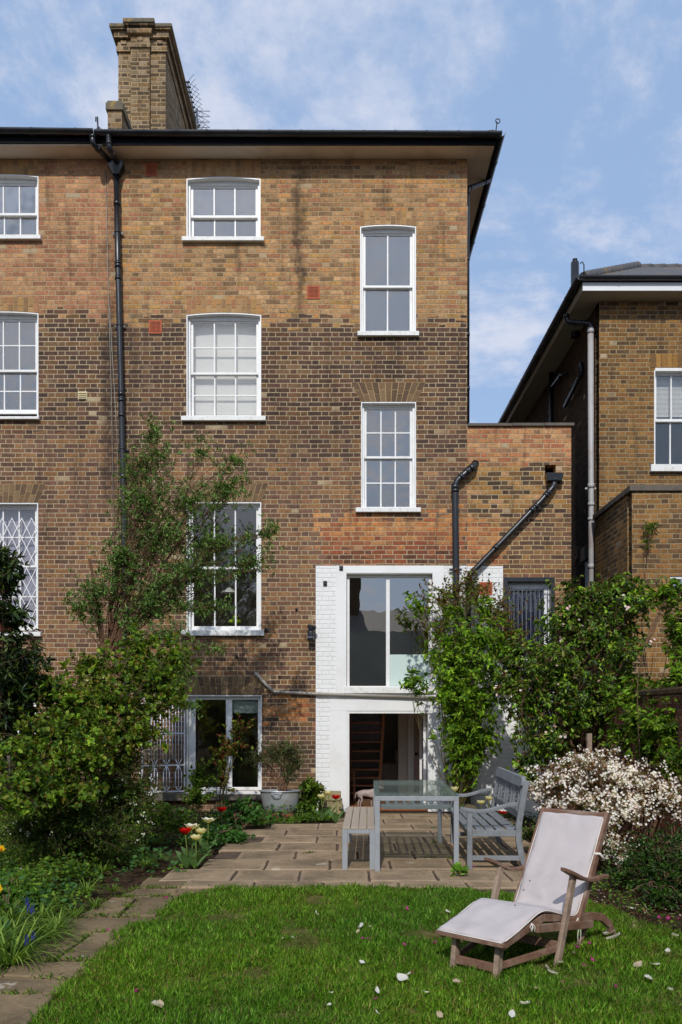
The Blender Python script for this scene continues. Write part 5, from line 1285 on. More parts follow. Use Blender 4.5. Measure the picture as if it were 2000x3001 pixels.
# ------------------------------------------------------------------ seen through the glass
# stairs, sofa, doors in the room behind the garden door
st = empty('open_staircase', (px(1070, 15.9), 15.9, 0), 'open wooden staircase just inside the garden door', 'stairs')
for k, yp_ in enumerate((2115, 2143, 2171, 2198, 2226, 2252, 2276, 2299, 2322)):
    Yk = 15.3+k*.05; m_ = MB(); z_ = pz(yp_+4, Yk); m_.box(px(1029, Yk), px(1119-k*1.4, Yk), Yk, Yk+.22, z_-.016, z_+.016); m_.build('tread', M['wood'], st, bevel=.003)
m_ = MB(); m_.bar((px(1126, 15.3), 15.25, pz(2075, 15.25)), (px(1111, 15.8), 15.9, .0), .05, .10, up=(0, 1, 0)); m_.bar((px(1026, 15.3), 15.3, pz(2075, 15.3)), (px(1026, 15.8), 15.9, 0), .035, .10, up=(0, 1, 0)); m_.build('stringer', M['wood'], st)
m_ = MB(); Yk = 15.2; m_.box(px(1036, Yk), px(1042, Yk), Yk, Yk+.04, 0, pz(2266, Yk)); m_.box(px(1026, Yk), px(1043, Yk), Yk-.01, Yk+.05, pz(2266, Yk), pz(2261, Yk)); m_.build('newel_post', M['wood'], st)
Yk = 17.4; m_ = MB(); m_.box(px(1020, Yk), px(1112, Yk), Yk, Yk+.03, pz(2170, Yk), pz(2080, Yk)); tag(m_.build('picture_panel', simple('pleated_white_screen', C(190, 190, 214), .9, .25, 18)), 'pale pleated screen seen through the open stair treads', 'screen')
Yk = 17.0; sf = empty('sofa', (px(1145, Yk), Yk, 0), 'cream upholstered sofa end in the room behind the stairs', 'sofa')
m_ = MB(); m_.box(px(1118, Yk), px(1175, Yk), Yk, Yk+.7, .06, pz(2236, Yk)); m_.build('seat', M['sofa'], sf, bevel=.06)
m_ = MB(); m_.box(px(1160, Yk), px(1185, Yk), Yk+.1, Yk+.8, .1, pz(2195, Yk)); m_.build('backrest', M['sofa'], sf, bevel=.06)
Yk = 15.9; m_ = MB(); m_.box(px(1171, Yk), px(1196, Yk), Yk, Yk+.1, -.01, 1.76); m_.box(px(1168, Yk), px(1171, Yk), Yk-.01, Yk+.11, -.01, 1.76); tag(m_.build('cupboard', M['interior']), 'grey cupboard side beyond the staircase', 'cupboard')
idr = empty('interior_door', (px(1222, 15.7), 15.7, 0), 'taupe inner door in a white frame behind the garden door', 'door')
Yk = 15.7; m_ = MB(); m_.box(px(1197, Yk), px(1214, Yk), Yk-.02, Yk+.05, -.01, 1.69); m_.box(px(1201, Yk), px(1209, Yk), Yk-.035, Yk-.021, -.01, 1.69); m_.build('frame', M['white'], idr)
m_ = MB(); m_.box(px(1215, Yk), px(1270, Yk), Yk, Yk+.04, -.01, 1.69); m_.build('door_panel', M['door_pink'], idr)
m_ = MB(); z_ = pz(2209, Yk); m_.tube([(px(1220, Yk), Yk-.03, z_), (px(1220, Yk), Yk, z_)], .022, 12); m_.tube([(px(1220, Yk), Yk-.05, z_), (px(1226, Yk), Yk-.05, z_-.01)], .012, 8); m_.tube([(px(1219, Yk), Yk-.04, z_+.02), (px(1219, Yk), Yk-.04, z_-.03)], .01, 8); m_.build('handle', M['black_iron'], idr)
# candles on the upper sill
for (cx_, r_, h_, c_, lb_) in ((1070, .034, .065, 'w', 'small white candle half hidden by the sash stile'), (1091, .058, .075, 'w', 'round white candle on the upper window sill'), (1117, .058, .088, 'p', 'salmon pink candle on the upper window sill')):
    m_ = MB(); z_ = pz(969)+.012; r_ *= .8; h_ *= 1.1; c0 = (px(cx_), Y0+.226)
    m_.lathe([(0, z_), (r_*.94, z_), (r_, z_+.01), (r_, z_+h_-.01), (r_*.93, z_+h_), (0, z_+h_)], c0, 20)
    tag(m_.build('candle', simple('white_wax', C(232, 228, 220), .5) if c_ == 'w' else simple('pink_wax', C(226, 168, 152), .5)), lb_, 'candle')
m_ = MB(); m_.box(px(1056), px(1220), Y0+.197, Y0+.34, pz(969)-.03, pz(969)+.011); tag(m_.build('window_board', M['white']), 'white inner window board carrying the candles', 'shelf')
# kitchen behind the ground floor sash: pendant lamp, bowl of green apples
YK = Y0+.42; zb_ = pz(1832)
m_ = MB(); m_.box(px(552), px(765), Y0+.24, Y0+.8, zb_-.05, zb_-.001); tag(m_.build('worktop', M['interior_dark']), 'dark worktop inside the ground floor sash window', 'worktop')
bo = empty('fruit_bowl', (px(680), YK, zb_), 'clear footed bowl on the worktop behind the ground floor window', 'bowl')
m_ = MB(); m_.lathe([(0, zb_), (.045, zb_), (.01, zb_+.02), (.03, zb_+.035), (.085, zb_+.075), (.08, zb_+.077), (.03, zb_+.042)], (px(680), YK), 18); m_.build('dish', M['glass_table'], bo)
gm_ = simple('green_apple_skin', C(168, 196, 40), .3, .1, 10)
for k, (x_, z_) in enumerate(((-.062, .10), (.052, .10), (0, .165))):
    m_ = MB(); m_.lathe([(0, zb_+z_-.030), (.022, zb_+z_-.038), (.042, zb_+z_-.01), (.045, zb_+z_+.008), (.03, zb_+z_+.034), (.008, zb_+z_+.034), (0, zb_+z_+.028)], (px(680)+x_, YK), 16)
    tag(m_.build('apple', gm_), ['green apple at the window bowl rim, the one toward the downpipe', 'green apple at the window bowl rim, the one toward the white wall', 'green apple on top of the pile in the window bowl'][k], 'apple', 'apples in the window bowl')
pl_ = empty('pendant_lamp', (px(672), Y0+.9, 3.9), 'white cone pendant lamp hanging inside the ground floor window', 'lamp')
Yk = Y0+.9; m_ = MB(); m_.tube([(px(672, Yk), Yk, pz(1728, Yk)), (px(672, Yk), Yk, 5.24)], .004, 6); m_.build('cord', M['upvc'], pl_)
m_ = MB(); z_ = pz(1738, Yk); m_.lathe([(.02, z_+.09), (.05, z_+.07), (.15, z_), (.148, z_-.005), (.045, z_+.06)], (px(672, Yk), Yk), 24); m_.build('lamp_shade', M['white'], pl_)

# the small bare-skinned dog on the threshold, its head behind the table edge
dg = empty('dog', (px(1075, 14.0), 14.0, 0), 'small greyish pink dog standing at the open garden door', 'dog')
def skin(name, chain, mat, parent, root=0, sub=2):
    """chain: list of (pos, radius, parent index)"""
    off = wloc(parent); me = bpy.data.meshes.new(name)
    me.from_pydata([tuple(Vector(c[0])-off) for c in chain], [(c[2], i) for i, c in enumerate(chain) if c[2] is not None], [])
    me.materials.append(mat); o = bpy.data.objects.new(name, me); col.objects.link(o); o.parent = parent
    sk = o.modifiers.new('skin', 'SKIN'); sk.use_smooth_shade = True
    me.skin_vertices.new() if hasattr(me.skin_vertices, 'new') and not me.skin_vertices else None
    if me.skin_vertices:
        for i, c in enumerate(chain): me.skin_vertices[0].data[i].radius = (c[1][0], c[1][1]) if isinstance(c[1], tuple) else (c[1], c[1]); me.skin_vertices[0].data[i].use_root = (i == root)
    s_ = o.modifiers.new('sub', 'SUBSURF'); s_.levels = sub; s_.render_levels = sub
    return o
DY = 14.0; dx0 = px(1050, DY); zg = -.0
def D_(x, y, z): return Vector((dx0+x*.92, DY+y, zg+z*1.3))
ch_ = [(D_(.02, 0, .195), .056, None), (D_(.10, 0, .200), .060, 0), (D_(.19, 0, .19), .068, 1), (D_(.26, 0, .195), .062, 2), (D_(.31, -.0, .235), .034, 3), (D_(.35, 0, .26), .028, 4), (D_(.385, -.01, .275), .034, 5), (D_(.43, -.02, .262), .018, 6), (D_(.45, -.025, .257), .013, 7)]
def leg_(pi, pts):
    for (p, r_) in pts: ch_.append((p, r_, pi)); pi = len(ch_)-1
for sy in (-.035, .035):
    o_ = .028 if sy < 0 else -.01
    leg_(0, [(D_(.02+o_, sy, .16), .030), (D_(.045+o_, sy, .115), .019), (D_(.01+o_, sy, .07), .012), (D_(.018+o_, sy, .02), .010), (D_(.03+o_, sy, .010), .012)])
    leg_(3, [(D_(.25+o_, sy, .15), .024), (D_(.245+o_, sy, .09), .015), (D_(.25+o_, sy, .02), .010), (D_(.265+o_, sy, .010), .012)])
leg_(0, [(D_(-.02, 0, .21), .013), (D_(-.045, 0, .17), .008), (D_(-.05, 0, .13), .006)])
sk_m = simple('greyish_pink_skin', C(160, 142, 134), .6, .2, 30, bump=.001)
skin('body', ch_, sk_m, dg)
m_ = MB()
for sg in (-1, 1):
    b0 = D_(.375, sg*.022, .295); m_.add([b0+Vector((-.015, 0, 0)), b0+Vector((.015, 0, 0)), b0+Vector((-.005, sg*.02, .055)), b0+Vector((0, sg*.012, 0))], [(0, 1, 2), (1, 3, 2), (3, 0, 2)])
m_.build('ear', sk_m, dg)
m_ = MB()
for sg in (-1, 1): e = D_(.408, -.01+sg*.022, .283); m_.tube([e, e+Vector((.003, sg*.004, 0))], .006, 8)
e = D_(.462, -.028, .257); m_.tube([e, e+Vector((.004, 0, 0))], .008, 8); m_.build('face', M['black_iron'], dg)

# ------------------------------------------------------------------ plants
def nrm(a): return a/np.maximum(np.linalg.norm(a, axis=-1, keepdims=True), 1e-9)

LEAF4 = [(0, 1, 2, 3)]
def leaf_arrays(Pp, D, N, L, Wd, shape='oval', fold=.25, droop=.15):
    """each leaf is two faces folded along the midrib (6 verts)"""
    D = nrm(D); S_ = nrm(np.cross(D, N)); N2 = nrm(np.cross(S_, D)); L = L[:, None]; Wd = Wd[:, None]
    prof = {'oval': (.30, .5, .72, .42), 'round': (.25, .5, .75, .46), 'narrow': (.25, .42, .65, .38), 'strap': (.3, .5, .7, .45), 'grass': (.02, .5, .55, .35)}[shape]
    t1, w1, t2, w2 = prof
    base = Pp; tip = Pp+D*L-N2*L*droop
    l1 = Pp+D*L*t1+S_*Wd*w1+N2*Wd*fold-N2*L*droop*t1*t1; l2 = Pp+D*L*t2+S_*Wd*w2+N2*Wd*fold-N2*L*droop*t2*t2
    r1 = Pp+D*L*t1-S_*Wd*w1+N2*Wd*fold-N2*L*droop*t1*t1; r2 = Pp+D*L*t2-S_*Wd*w2+N2*Wd*fold-N2*L*droop*t2*t2
    return np.stack([base, l1, l2, tip, r2, r1], axis=1)
LF = [(0, 3, 2, 1), (0, 5, 4, 3)]

def pick(cols, n, jit=.12, k=1.12):
    c = np.array([C(*x, k) for x in cols]); i = rng.integers(0, len(c), n); return np.clip(c[i]*(1+rng.normal(0, jit, (n, 1))), .002, .9)

def tubes_np(name, segs, mat, parent, tint=(1, 1, 1)):
    """segs: list of (points (k,3), r0, r1)"""
    mb = MB()
    for pts, r0, r1 in segs:
        k = len(pts); mb.tube([Vector(p) for p in pts], [r0+(r1-r0)*i/(k-1) for i in range(k)], 5 if r0 < .012 else 9, 0, tint, cap=False)
    return mb.build(name, mat, parent)

def curve(a, b, n=5, sag=0., wob=.08):
    a = np.array(a, float); b = np.array(b, float); L = np.linalg.norm(b-a); t = np.linspace(0, 1, n)[:, None]
    w = rng.normal(0, wob*L*.35, (1, 3)); w2 = rng.normal(0, wob*L*.2, (1, 3))
    return a+(b-a)*t+(w+np.array([[0, 0, sag*L]]))*np.sin(math.pi*t)+w2*np.sin(2*math.pi*t)

def shrub(name, label, cat, base, blobs, n_tw, n_lf, L, Wd, cols, shape='oval', group=None, mat='leaf', tw_len=(.18, .4), stem_r=.02, tw_r=.0035, up=.35, clump=.25, spread=.6,
          bare=False, stem_tint=(1, 1, 1), flowers=None, shell=.55, whorl=False, trunks=None, stems_per=1, stem_mat='bark', limb_sag=.12, part='foliage', jitL=.25, kl=1.0, droop=.15, along=0., rosette=0.):
    """blobs: (px x, px y, depth Y, rx px, ry px, rdepth m, weight). Limbs run from the base into every blob, twigs from limbs to points through
    the blob's volume, leaves along the twigs."""
    base = Vector(base); root = empty(name, tuple(base), label, cat, group)
    segs = []; P_, D_, T_ = [], [], []; tips = []
    ws = np.array([b[6] for b in blobs], float); ws /= ws.sum()
    for bi, b in enumerate(blobs):
        Yb = b[2]; c = np.array([px(b[0], Yb), Yb, pz(b[1], Yb)]); rx, rz, ry = b[3]*Yb/F, b[4]*Yb/F, b[5]
        limbs = []
        for s_ in range(stems_per):
            st_ = np.array(base)+rng.normal(0, stem_r*2.5, 3)*[1, 1, 0]; e_ = c+rng.normal(0, .35, 3)*[rx, ry, rz*.5]+[0, 0, rz*.2]
            if trunks is not None:
                tk = np.array(trunks[bi % len(trunks)]); st_ = tk
            cv = curve(st_, e_, 9, limb_sag, .10); limbs.append(cv); segs.append((cv, stem_r*(.5+ws[bi]*len(blobs)*.35), stem_r*.22))
        m = max(4, int(n_tw*ws[bi]))
        for k in range(m):
            d = rng.normal(0, 1, 3); d /= np.linalg.norm(d); r_ = min(abs(rng.normal(0, .72)), 1.7)*(.35+.65*rng.random()) if rng.random() < .75 else rng.uniform(.6, 1.25)
            tgt = c+d*r_*[rx, ry, rz]
            if rng.random() < along:
                lm = limbs[rng.integers(len(limbs))]; t_ = rng.uniform(.45, 1.08)*8; q_ = int(min(t_, 7)); tgt = lm[q_]+(lm[q_+1]-lm[q_])*(t_-q_)+rng.normal(0, .16, 3)*[rx+.25, ry+.1, rz+.2]
            if tgt[2] < .03: tgt[2] = .03+rng.random()*.08
            lim = limbs[rng.integers(len(limbs))]; dist = np.linalg.norm(lim-tgt, axis=1); j = int(np.argmin(dist)); s0 = lim[max(0, j-rng.integers(0, 3))]
            tl = rng.uniform(*tw_len); v_ = tgt-s0; Lv = np.linalg.norm(v_)+1e-6
            s1 = tgt-(v_/Lv)*min(Lv, tl)*1.0
            outd = (tgt-c); outd = outd/(np.linalg.norm(outd)+1e-6)
            end = tgt+(outd*.5+[0, 0, up])*tl*.35
            cv = curve(s1, end, 4, .05, .15)
            if k % 3 == 0: segs.append((curve(s0, s1, 4, .05, .1), tw_r*1.7, tw_r))
            if k % 2 == 0 or bare: segs.append((cv, tw_r, tw_r*.5))
            tips.append((end, nrm(np.array([end-cv[-2]]))[0]))
            nl = max(2, int(n_lf*rng.uniform(.6, 1.3)))
            t = rng.uniform(.05, 1, nl)**.8
            if rosette: t = np.where(rng.random(nl) < rosette, 1-rng.random(nl)*.18, t)
            seg = np.clip((t*3).astype(int), 0, 2); f = (t*3-seg)[:, None]
            pp = cv[seg]*(1-f)+cv[seg+1]*f
            td = nrm(cv[-1]-cv[0]+0); rnd = rng.normal(0, 1, (nl, 3)); rnd -= (rnd@td)[:, None]*td; rnd = nrm(rnd)
            P_.append(pp); D_.append(td*(1-spread)+rnd*spread+[0, 0, up*.35])
            cl_ = 1+rng.normal(0, clump); T_.append(pick(cols, nl, .10, kl)*max(.45, cl_))
    Pn = np.concatenate(P_); Dn = np.concatenate(D_); Tn = np.concatenate(T_); n = len(Pn)
    N = nrm(rng.normal(0, .55, (n, 3))+[0, -.15, .9])
    Ls = L*rng.uniform(1-jitL, 1+jitL, n); Ws = Wd*rng.uniform(.8, 1.2, n)
    V_ = leaf_arrays(Pn, Dn, N, Ls, Ws, shape, droop=droop)
    V_[:, :, 2] = np.maximum(V_[:, :, 2], .004)
    np_mesh(part, V_, 6, LF, np.clip(Tn, 0, .9), M[mat], root)
    tubes_np('stem', segs, M[stem_mat], root, stem_tint)
    if flowers:
        nf, size, fc, per, petals = flowers; idx = rng.integers(0, len(tips), nf); FP, FD, FN, FT = [], [], [], []
        for i in idx:
            e_, d_ = tips[i]; c_ = e_+rng.normal(0, size*1.2, 3); 
            for q in range(per):
                cc = c_+rng.normal(0, size*(1.4 if per > 1 else .2), 3); nn = nrm(np.array([d_+rng.normal(0, .6, 3)+[0, -.5, .4]]))[0]
                a_ = nrm(np.cross(nn, rng.normal(0, 1, 3)[None]))[0]; b2 = np.cross(nn, a_); tcol = pick([fc[rng.integers(len(fc))]], 1, .04)[0]
                for p_ in range(petals):
                    an2 = 2*math.pi*p_/petals; FP.append(cc); FD.append(a_*math.cos(an2)+b2*math.sin(an2)+nn*.25); FN.append(nn); FT.append(tcol)
        FP, FD, FN, FT = map(np.array, (FP, FD, FN, FT)); nn = len(FP)
        V2 = leaf_arrays(FP, FD, FN, np.full(nn, size)*rng.uniform(.85, 1.15, nn), np.full(nn, size*.75), 'round', .08, -.05)
        np_mesh('blossom', V2, 6, LF, FT, M['petal'], root)
    return root

G_ROSE = [(96, 126, 36), (118, 146, 44), (74, 104, 30), (140, 160, 56), (88, 112, 36), (122, 110, 44), (62, 90, 28), (104, 136, 40)]
G_BRIGHT = [(104, 144, 30), (126, 164, 40), (84, 122, 28), (142, 172, 48), (68, 102, 26), (110, 136, 36)]
G_DARK = [(50, 72, 30), (62, 88, 34), (42, 60, 26), (76, 102, 42), (92, 118, 50), (56, 76, 28)]
G_DEEP = [(34, 50, 26), (44, 62, 30), (28, 42, 22), (56, 72, 34)]
G_RED = [(110, 62, 40), (126, 78, 44), (96, 52, 38)]
G_EV = [(80, 114, 48), (98, 134, 60), (62, 92, 40), (118, 152, 72), (138, 166, 92), (72, 102, 42)]
G_MID = [(80, 112, 32), (98, 130, 40), (64, 92, 28), (114, 142, 48), (90, 96, 38)]

# tall narrow-leaved evergreen against the house
TX = gp(330, 2450)
tb0 = Vector((px(322, 11.2), 11.2, 0)); fork = np.array([px(312, 11.2), 11.2, pz(1935, 11.2)])
bl = [(455, 1275, 11.3, 38, 40, .15, .45), (430, 1370, 11.3, 60, 60, .25, 1.1), (470, 1350, 11.2, 55, 50, .2, .5), (600, 1330, 11.4, 40, 35, .15, .35), (690, 1360, 11.5, 34, 38, .15, .4), (665, 1440, 11.4, 70, 60, .25, 1.1), (420, 1480, 11.2, 90, 70, .35, 1.7), (560, 1480, 11.3, 90, 55, .3, 1.1),
      (480, 1580, 11.2, 120, 65, .4, 2.0), (640, 1600, 11.4, 90, 45, .3, 1.3), (790, 1570, 11.5, 40, 30, .15, .5), (740, 1660, 11.5, 80, 40, .25, 1.0), (560, 1690, 11.2, 110, 50, .4, 1.7), (350, 1640, 11.1, 70, 60, .3, .9), (290, 1740, 11.0, 80, 60, .3, .9), (450, 1770, 11.1, 90, 60, .35, 1.2),
      (620, 1790, 11.2, 80, 30, .25, .8), (230, 1790, 11.0, 40, 30, .2, .3), (500, 1870, 11.0, 60, 40, .3, .6), (640, 1920, 11.0, 40, 16, .2, .15), (530, 1985, 10.9, 55, 40, .3, .9), (480, 2050, 10.8, 60, 45, .3, 1.0), (560, 2080, 10.8, 34, 26, .2, .3)]
ev = shrub('evergreen_tree', 'tall open evergreen with narrow dark leaves growing up in front of the ground floor sash', 'tree', tb0, [(a_, b_, c_, d_*1.12, e_*1.12, f_, g_) for (a_, b_, c_, d_, e_, f_, g_) in bl], 2900, 12, .054, .014, G_EV, 'narrow', mat='leaf_dark', rosette=.5,
           tw_len=(.12, .3), stem_r=.010, tw_r=.0028, up=.55, along=.45, stems_per=3, clump=.22, spread=.72, trunks=[tuple(fork), tuple(fork+[.03, .02, .25]), tuple(fork+[-.02, 0, .1])], shell=.25, limb_sag=.06, part='foliage', stem_tint=(1.0, .95, .9))
tr = [(curve(tb0, fork, 9, 0, .05), .060, .044), (curve(tb0+Vector((.10, .05, 0)), fork+np.array([.12, .06, .2]), 9, 0, .05), .045, .03), (curve(fork-[0, 0, .9], fork+[.35, 0, 1.1], 8, .05, .06), .035, .02), (curve(fork-[0, 0, .1], fork+[-.22, 0, 1.3], 8, .05, .06), .030, .016)]
tubes_np('trunk', tr, M['bark'], ev, (1.1, .95, .85))

# the large rose thicket at the left
rb0 = Vector((px(215, 8.9), 8.9, 0))
bl = [(110, 2020, 8.7, 110, 70, .35, 1.0), (280, 1960, 9.0, 70, 55, .3, .5), (430, 1990, 9.2, 100, 75, .35, 1.1), (520, 1930, 9.3, 60, 55, .25, .6), (420, 1900, 9.3, 60, 40, .25, .4), (330, 2070, 8.9, 100, 70, .4, 1.0), (160, 2140, 8.5, 150, 70, .45, 1.4), (40, 2200, 8.2, 90, 80, .4, 1.0),
      (240, 2230, 8.3, 130, 70, .4, 1.2), (90, 2300, 7.9, 120, 60, .4, 1.0), (30, 2370, 7.6, 60, 40, .3, .4), (200, 2330, 8.0, 90, 40, .3, .6), (390, 2160, 8.9, 90, 60, .35, .8), (500, 2060, 9.1, 70, 50, .3, .5), (210, 2060, 8.7, 60, 60, .3, .5)]
shrub('rose_bush', 'broad rose thicket with yellow green leaves and long canes by the garden path', 'bush', rb0, bl, 1550, 12, .049, .033, G_ROSE, 'round', rosette=.55, tw_len=(.15, .38), stem_r=.011, tw_r=.003, up=.45, clump=.3, spread=.8, along=.3, stems_per=3, stem_mat='stem', shell=.2, limb_sag=.18)
# dark evergreen with large leaves at the very edge
bl = [(-10, 1640, 8.3, 60, 45, .25, .7), (20, 1690, 8.3, 34, 24, .2, .3), (-40, 1790, 8.2, 70, 60, .3, .7), (50, 1795, 8.3, 36, 18, .15, .2), (20, 1930, 8.4, 100, 90, .4, 1.6), (60, 2010, 8.6, 90, 70, .3, 1.2), (10, 2100, 8.6, 80, 90, .3, 1.0)]
shrub('laurel_bush', 'tall dark evergreen with drooping leaves at the edge of the clay pot window', 'bush', (px(-60, 8.5), 8.6, 0), bl, 620, 11, .085, .026, G_DEEP+[(72, 92, 42), (90, 106, 48), (64, 86, 36)], 'oval', mat='leaf_dark', tw_len=(.15, .3), stem_r=.025, up=-.1, spread=.8, shell=.2, droop=.35)
# white-flowering shrub under it
bl = [(330, 2320, 8.9, 120, 90, .35, 1.6), (240, 2400, 8.5, 110, 80, .35, 1.4), (370, 2230, 9.1, 90, 60, .3, .9), (300, 2450, 8.4, 130, 60, .35, 1.6), (400, 2330, 9.1, 70, 90, .3, 1.0), (150, 2440, 8.3, 130, 90, .35, 1.6), (60, 2450, 8.1, 90, 80, .3, .9), (380, 2400, 9.0, 60, 60, .25, .6), (430, 2160, 9.3, 50, 30, .25, .4)]
shrub('flowering_shrub', 'dense dark shrub sprinkled with tiny white flowers under the rose thicket', 'bush', (px(290, 8.9), 8.95, 0), bl, 2400, 16, .026, .011, G_DARK+G_MID, 'oval', tw_len=(.15, .34), stem_r=.012, tw_r=.0022, up=.3, clump=.25, spread=.7, stems_per=2, shell=.15, flowers=(230, .009, [(232, 234, 222), (222, 226, 210)], 3, 5))
# variegated shrub behind the roses
shrub('variegated_shrub', 'bright yellow and green variegated shrub glowing behind the rose thicket', 'bush', (px(285, 10.2), 10.2, 0), [(280, 2010, 10.2, 42, 40, .2, 1), (275, 2060, 10.2, 50, 40, .2, 1), (300, 2150, 10.2, 60, 60, .25, .8)], 190, 12, .045, .024, [(190, 200, 70), (160, 180, 60), (206, 208, 150), (120, 146, 60)], 'oval', tw_len=(.1, .2), stem_r=.012, shell=.3)
# small rose and low foliage before the garden level window
shrub('rose_bush', 'slender young rose with reddish new leaves before the garden level window', 'bush', (px(645, 12.3), 12.3, 0), [(665, 2190, 12.3, 50, 45, .2, 1), (700, 2140, 12.3, 36, 40, .2, .8), (640, 2220, 12.3, 40, 30, .2, .5), (660, 2290, 12.3, 34, 60, .15, .35)], 130, 9, .045, .030, G_ROSE+G_RED+G_RED, 'round', tw_len=(.12, .28), stem_r=.010, tw_r=.003, bare=True, stems_per=2, stem_mat='stem', shell=.1)
shrub('low_shrub', 'leafy bright green shrub at the corner of the garden level window', 'bush', (px(590, 12.0), 12.0, 0), [(585, 2280, 12.0, 46, 55, .25, 1), (570, 2330, 12.0, 44, 40, .25, .8)], 170, 13, .04, .026, G_MID, 'round', tw_len=(.1, .2), stem_r=.007, shell=.1)
# tub shrub
shrub('potted_shrub', 'grey green bushy shrub growing in the oval metal tub', 'plant', (px(830, TY), TY, zt1-.05), [(850, 2205, TY, 48, 42, .25, 1.3), (800, 2205, TY, 60, 36, .25, 1), (850, 2260, TY, 30, 24, .2, .5), (750, 2225, TY, 40, 40, .2, .6), (875, 2240, TY, 20, 34, .15, .3)], 460, 16, .036, .010, [(96, 108, 66), (82, 96, 58), (112, 122, 78), (70, 84, 48)], 'narrow', tw_len=(.1, .2), stem_r=.016, tw_r=.003, shell=.1, stems_per=2)

# climbers on the right
cb0 = Vector((px(1345, 12.6), 12.9, 0))
bl = [(1340, 1790, 12.9, 90, 50, .25, .22), (1420, 1790, 12.9, 60, 50, .2, .2), (1330, 1870, 12.8, 60, 50, .3, .5), (1400, 1880, 12.7, 90, 50, .3, .9), (1320, 1930, 12.6, 60, 50, .3, .9), (1380, 1950, 12.5, 100, 55, .35, 1.4), (1330, 2020, 12.5, 80, 60, .35, 1.3), (1400, 2060, 12.5, 80, 60, .3, 1.2),
      (1350, 2140, 12.6, 70, 60, .3, 1.0), (1420, 2170, 12.6, 60, 50, .25, .7), (1360, 2230, 12.7, 60, 40, .25, .55), (1215, 2000, 12.6, 30, 30, .15, .25), (1230, 1780, 12.9, 50, 40, .15, .2), (1470, 1900, 12.7, 50, 60, .25, .5)]
shrub('climbing_shrub', 'bright green leafy climber between the garden door and the lattice back bench', 'climber', cb0, bl, 1000, 11, .076, .030, G_BRIGHT, 'oval', tw_len=(.14, .34), stem_r=.011, tw_r=.0035, up=.1, clump=.26, spread=.8, along=.25, stems_per=3, shell=.15, limb_sag=.05, stem_mat='stem', droop=.45, rosette=.7)
shrub('climbing_rose', 'sparse climbing rose with reddish leaf tips against the white wall', 'climber', (px(1370, 13.2), 13.3, 0), [(1300, 1760, 13.4, 90, 50, .15, 1), (1390, 1730, 13.4, 80, 50, .15, 1), (1290, 1850, 13.4, 50, 50, .15, .5), (1450, 1800, 13.3, 90, 70, .2, 1.3), (1500, 1870, 13.0, 60, 40, .2, .8)], 560, 9, .038, .026, G_ROSE+G_RED+G_RED, 'round', tw_len=(.2, .45), stem_r=.012, tw_r=.003, up=.6, bare=True, stems_per=2, stem_mat='stem', shell=.1)
bl = [(1680, 1830, 11.9, 90, 65, .4, 1.3), (1590, 1930, 12.0, 80, 60, .35, 1.1), (1720, 1760, 12.0, 100, 50, .35, 1.0), (1830, 1730, 12.0, 100, 40, .3, .8), (1780, 1860, 11.6, 110, 80, .4, 1.5), (1640, 1960, 11.4, 110, 90, .45, 1.8), (1560, 2060, 11.4, 80, 80, .35, 1.3), (1500, 1930, 12.3, 55, 50, .3, .6), (1500, 2000, 12.2, 60, 60, .3, .8), (1870, 1770, 11.4, 80, 34, .3, .5), (1830, 1930, 10.9, 50, 60, .3, .5), (1700, 2080, 11.2, 110, 80, .4, 1.6),
      (1600, 2180, 11.3, 80, 60, .35, 1.0), (1800, 2020, 11.2, 90, 80, .4, 1.2), (1540, 2260, 11.4, 40, 60, .25, .5)]
shrub('climbing_rose', 'huge glossy green climbing rose mass over the garden wall with pale pink blooms', 'climber', (px(1660, 11.7), 11.8, 0), bl, 2200, 12, .066, .030, G_MID+G_BRIGHT+G_DARK+[(120, 150, 44), (104, 78, 44), (130, 140, 50)], 'oval', mat='leaf_dark', tw_len=(.16, .38), stem_r=.022, tw_r=.004, up=.15, clump=.38, spread=.85, stems_per=3, shell=.15, rosette=.6, droop=.4, flowers=(60, .024, [(232, 206, 200), (224, 190, 186), (238, 222, 214)], 3, 5))
bl = [(1960, 1740, 9.6, 60, 34, .3, .4), (2000, 1850, 9.4, 45, 60, .25, .7), (1950, 2040, 9.6, 60, 40, .25, .4), (2000, 1980, 9.2, 45, 60, .3, .6), (1960, 2130, 9.0, 70, 60, .3, .9), (1880, 2120, 9.6, 60, 40, .25, .5), (1990, 2230, 8.8, 60, 50, .25, .7), (1850, 2040, 10.2, 80, 40, .25, .8), (1830, 2160, 10.4, 60, 30, .2, .5), (1900, 2200, 9.6, 60, 30, .2, .5)]
shrub('climbing_rose', 'bright leaved rose arching over the garden wall near the picture edge', 'climber', (3.25, 9.3, 0), bl, 850, 11, .066, .034, G_MID+G_BRIGHT, 'oval', rosette=.6, droop=.4, tw_len=(.16, .36), stem_r=.012, tw_r=.0035, up=.2, clump=.25, spread=.8, stems_per=2, shell=.15)
shrub('climbing_shoot', 'single leafy shoot climbing the brick lean-to wall', 'climber', (px(1905, 12.9), 12.92, 1.9), [(1905, 1550, 12.9, 26, 16, .08, 1), (1900, 1600, 12.9, 16, 26, .05, .4)], 26, 8, .06, .02, G_MID, 'oval', tw_len=(.1, .2), stem_r=.007, shell=.1)
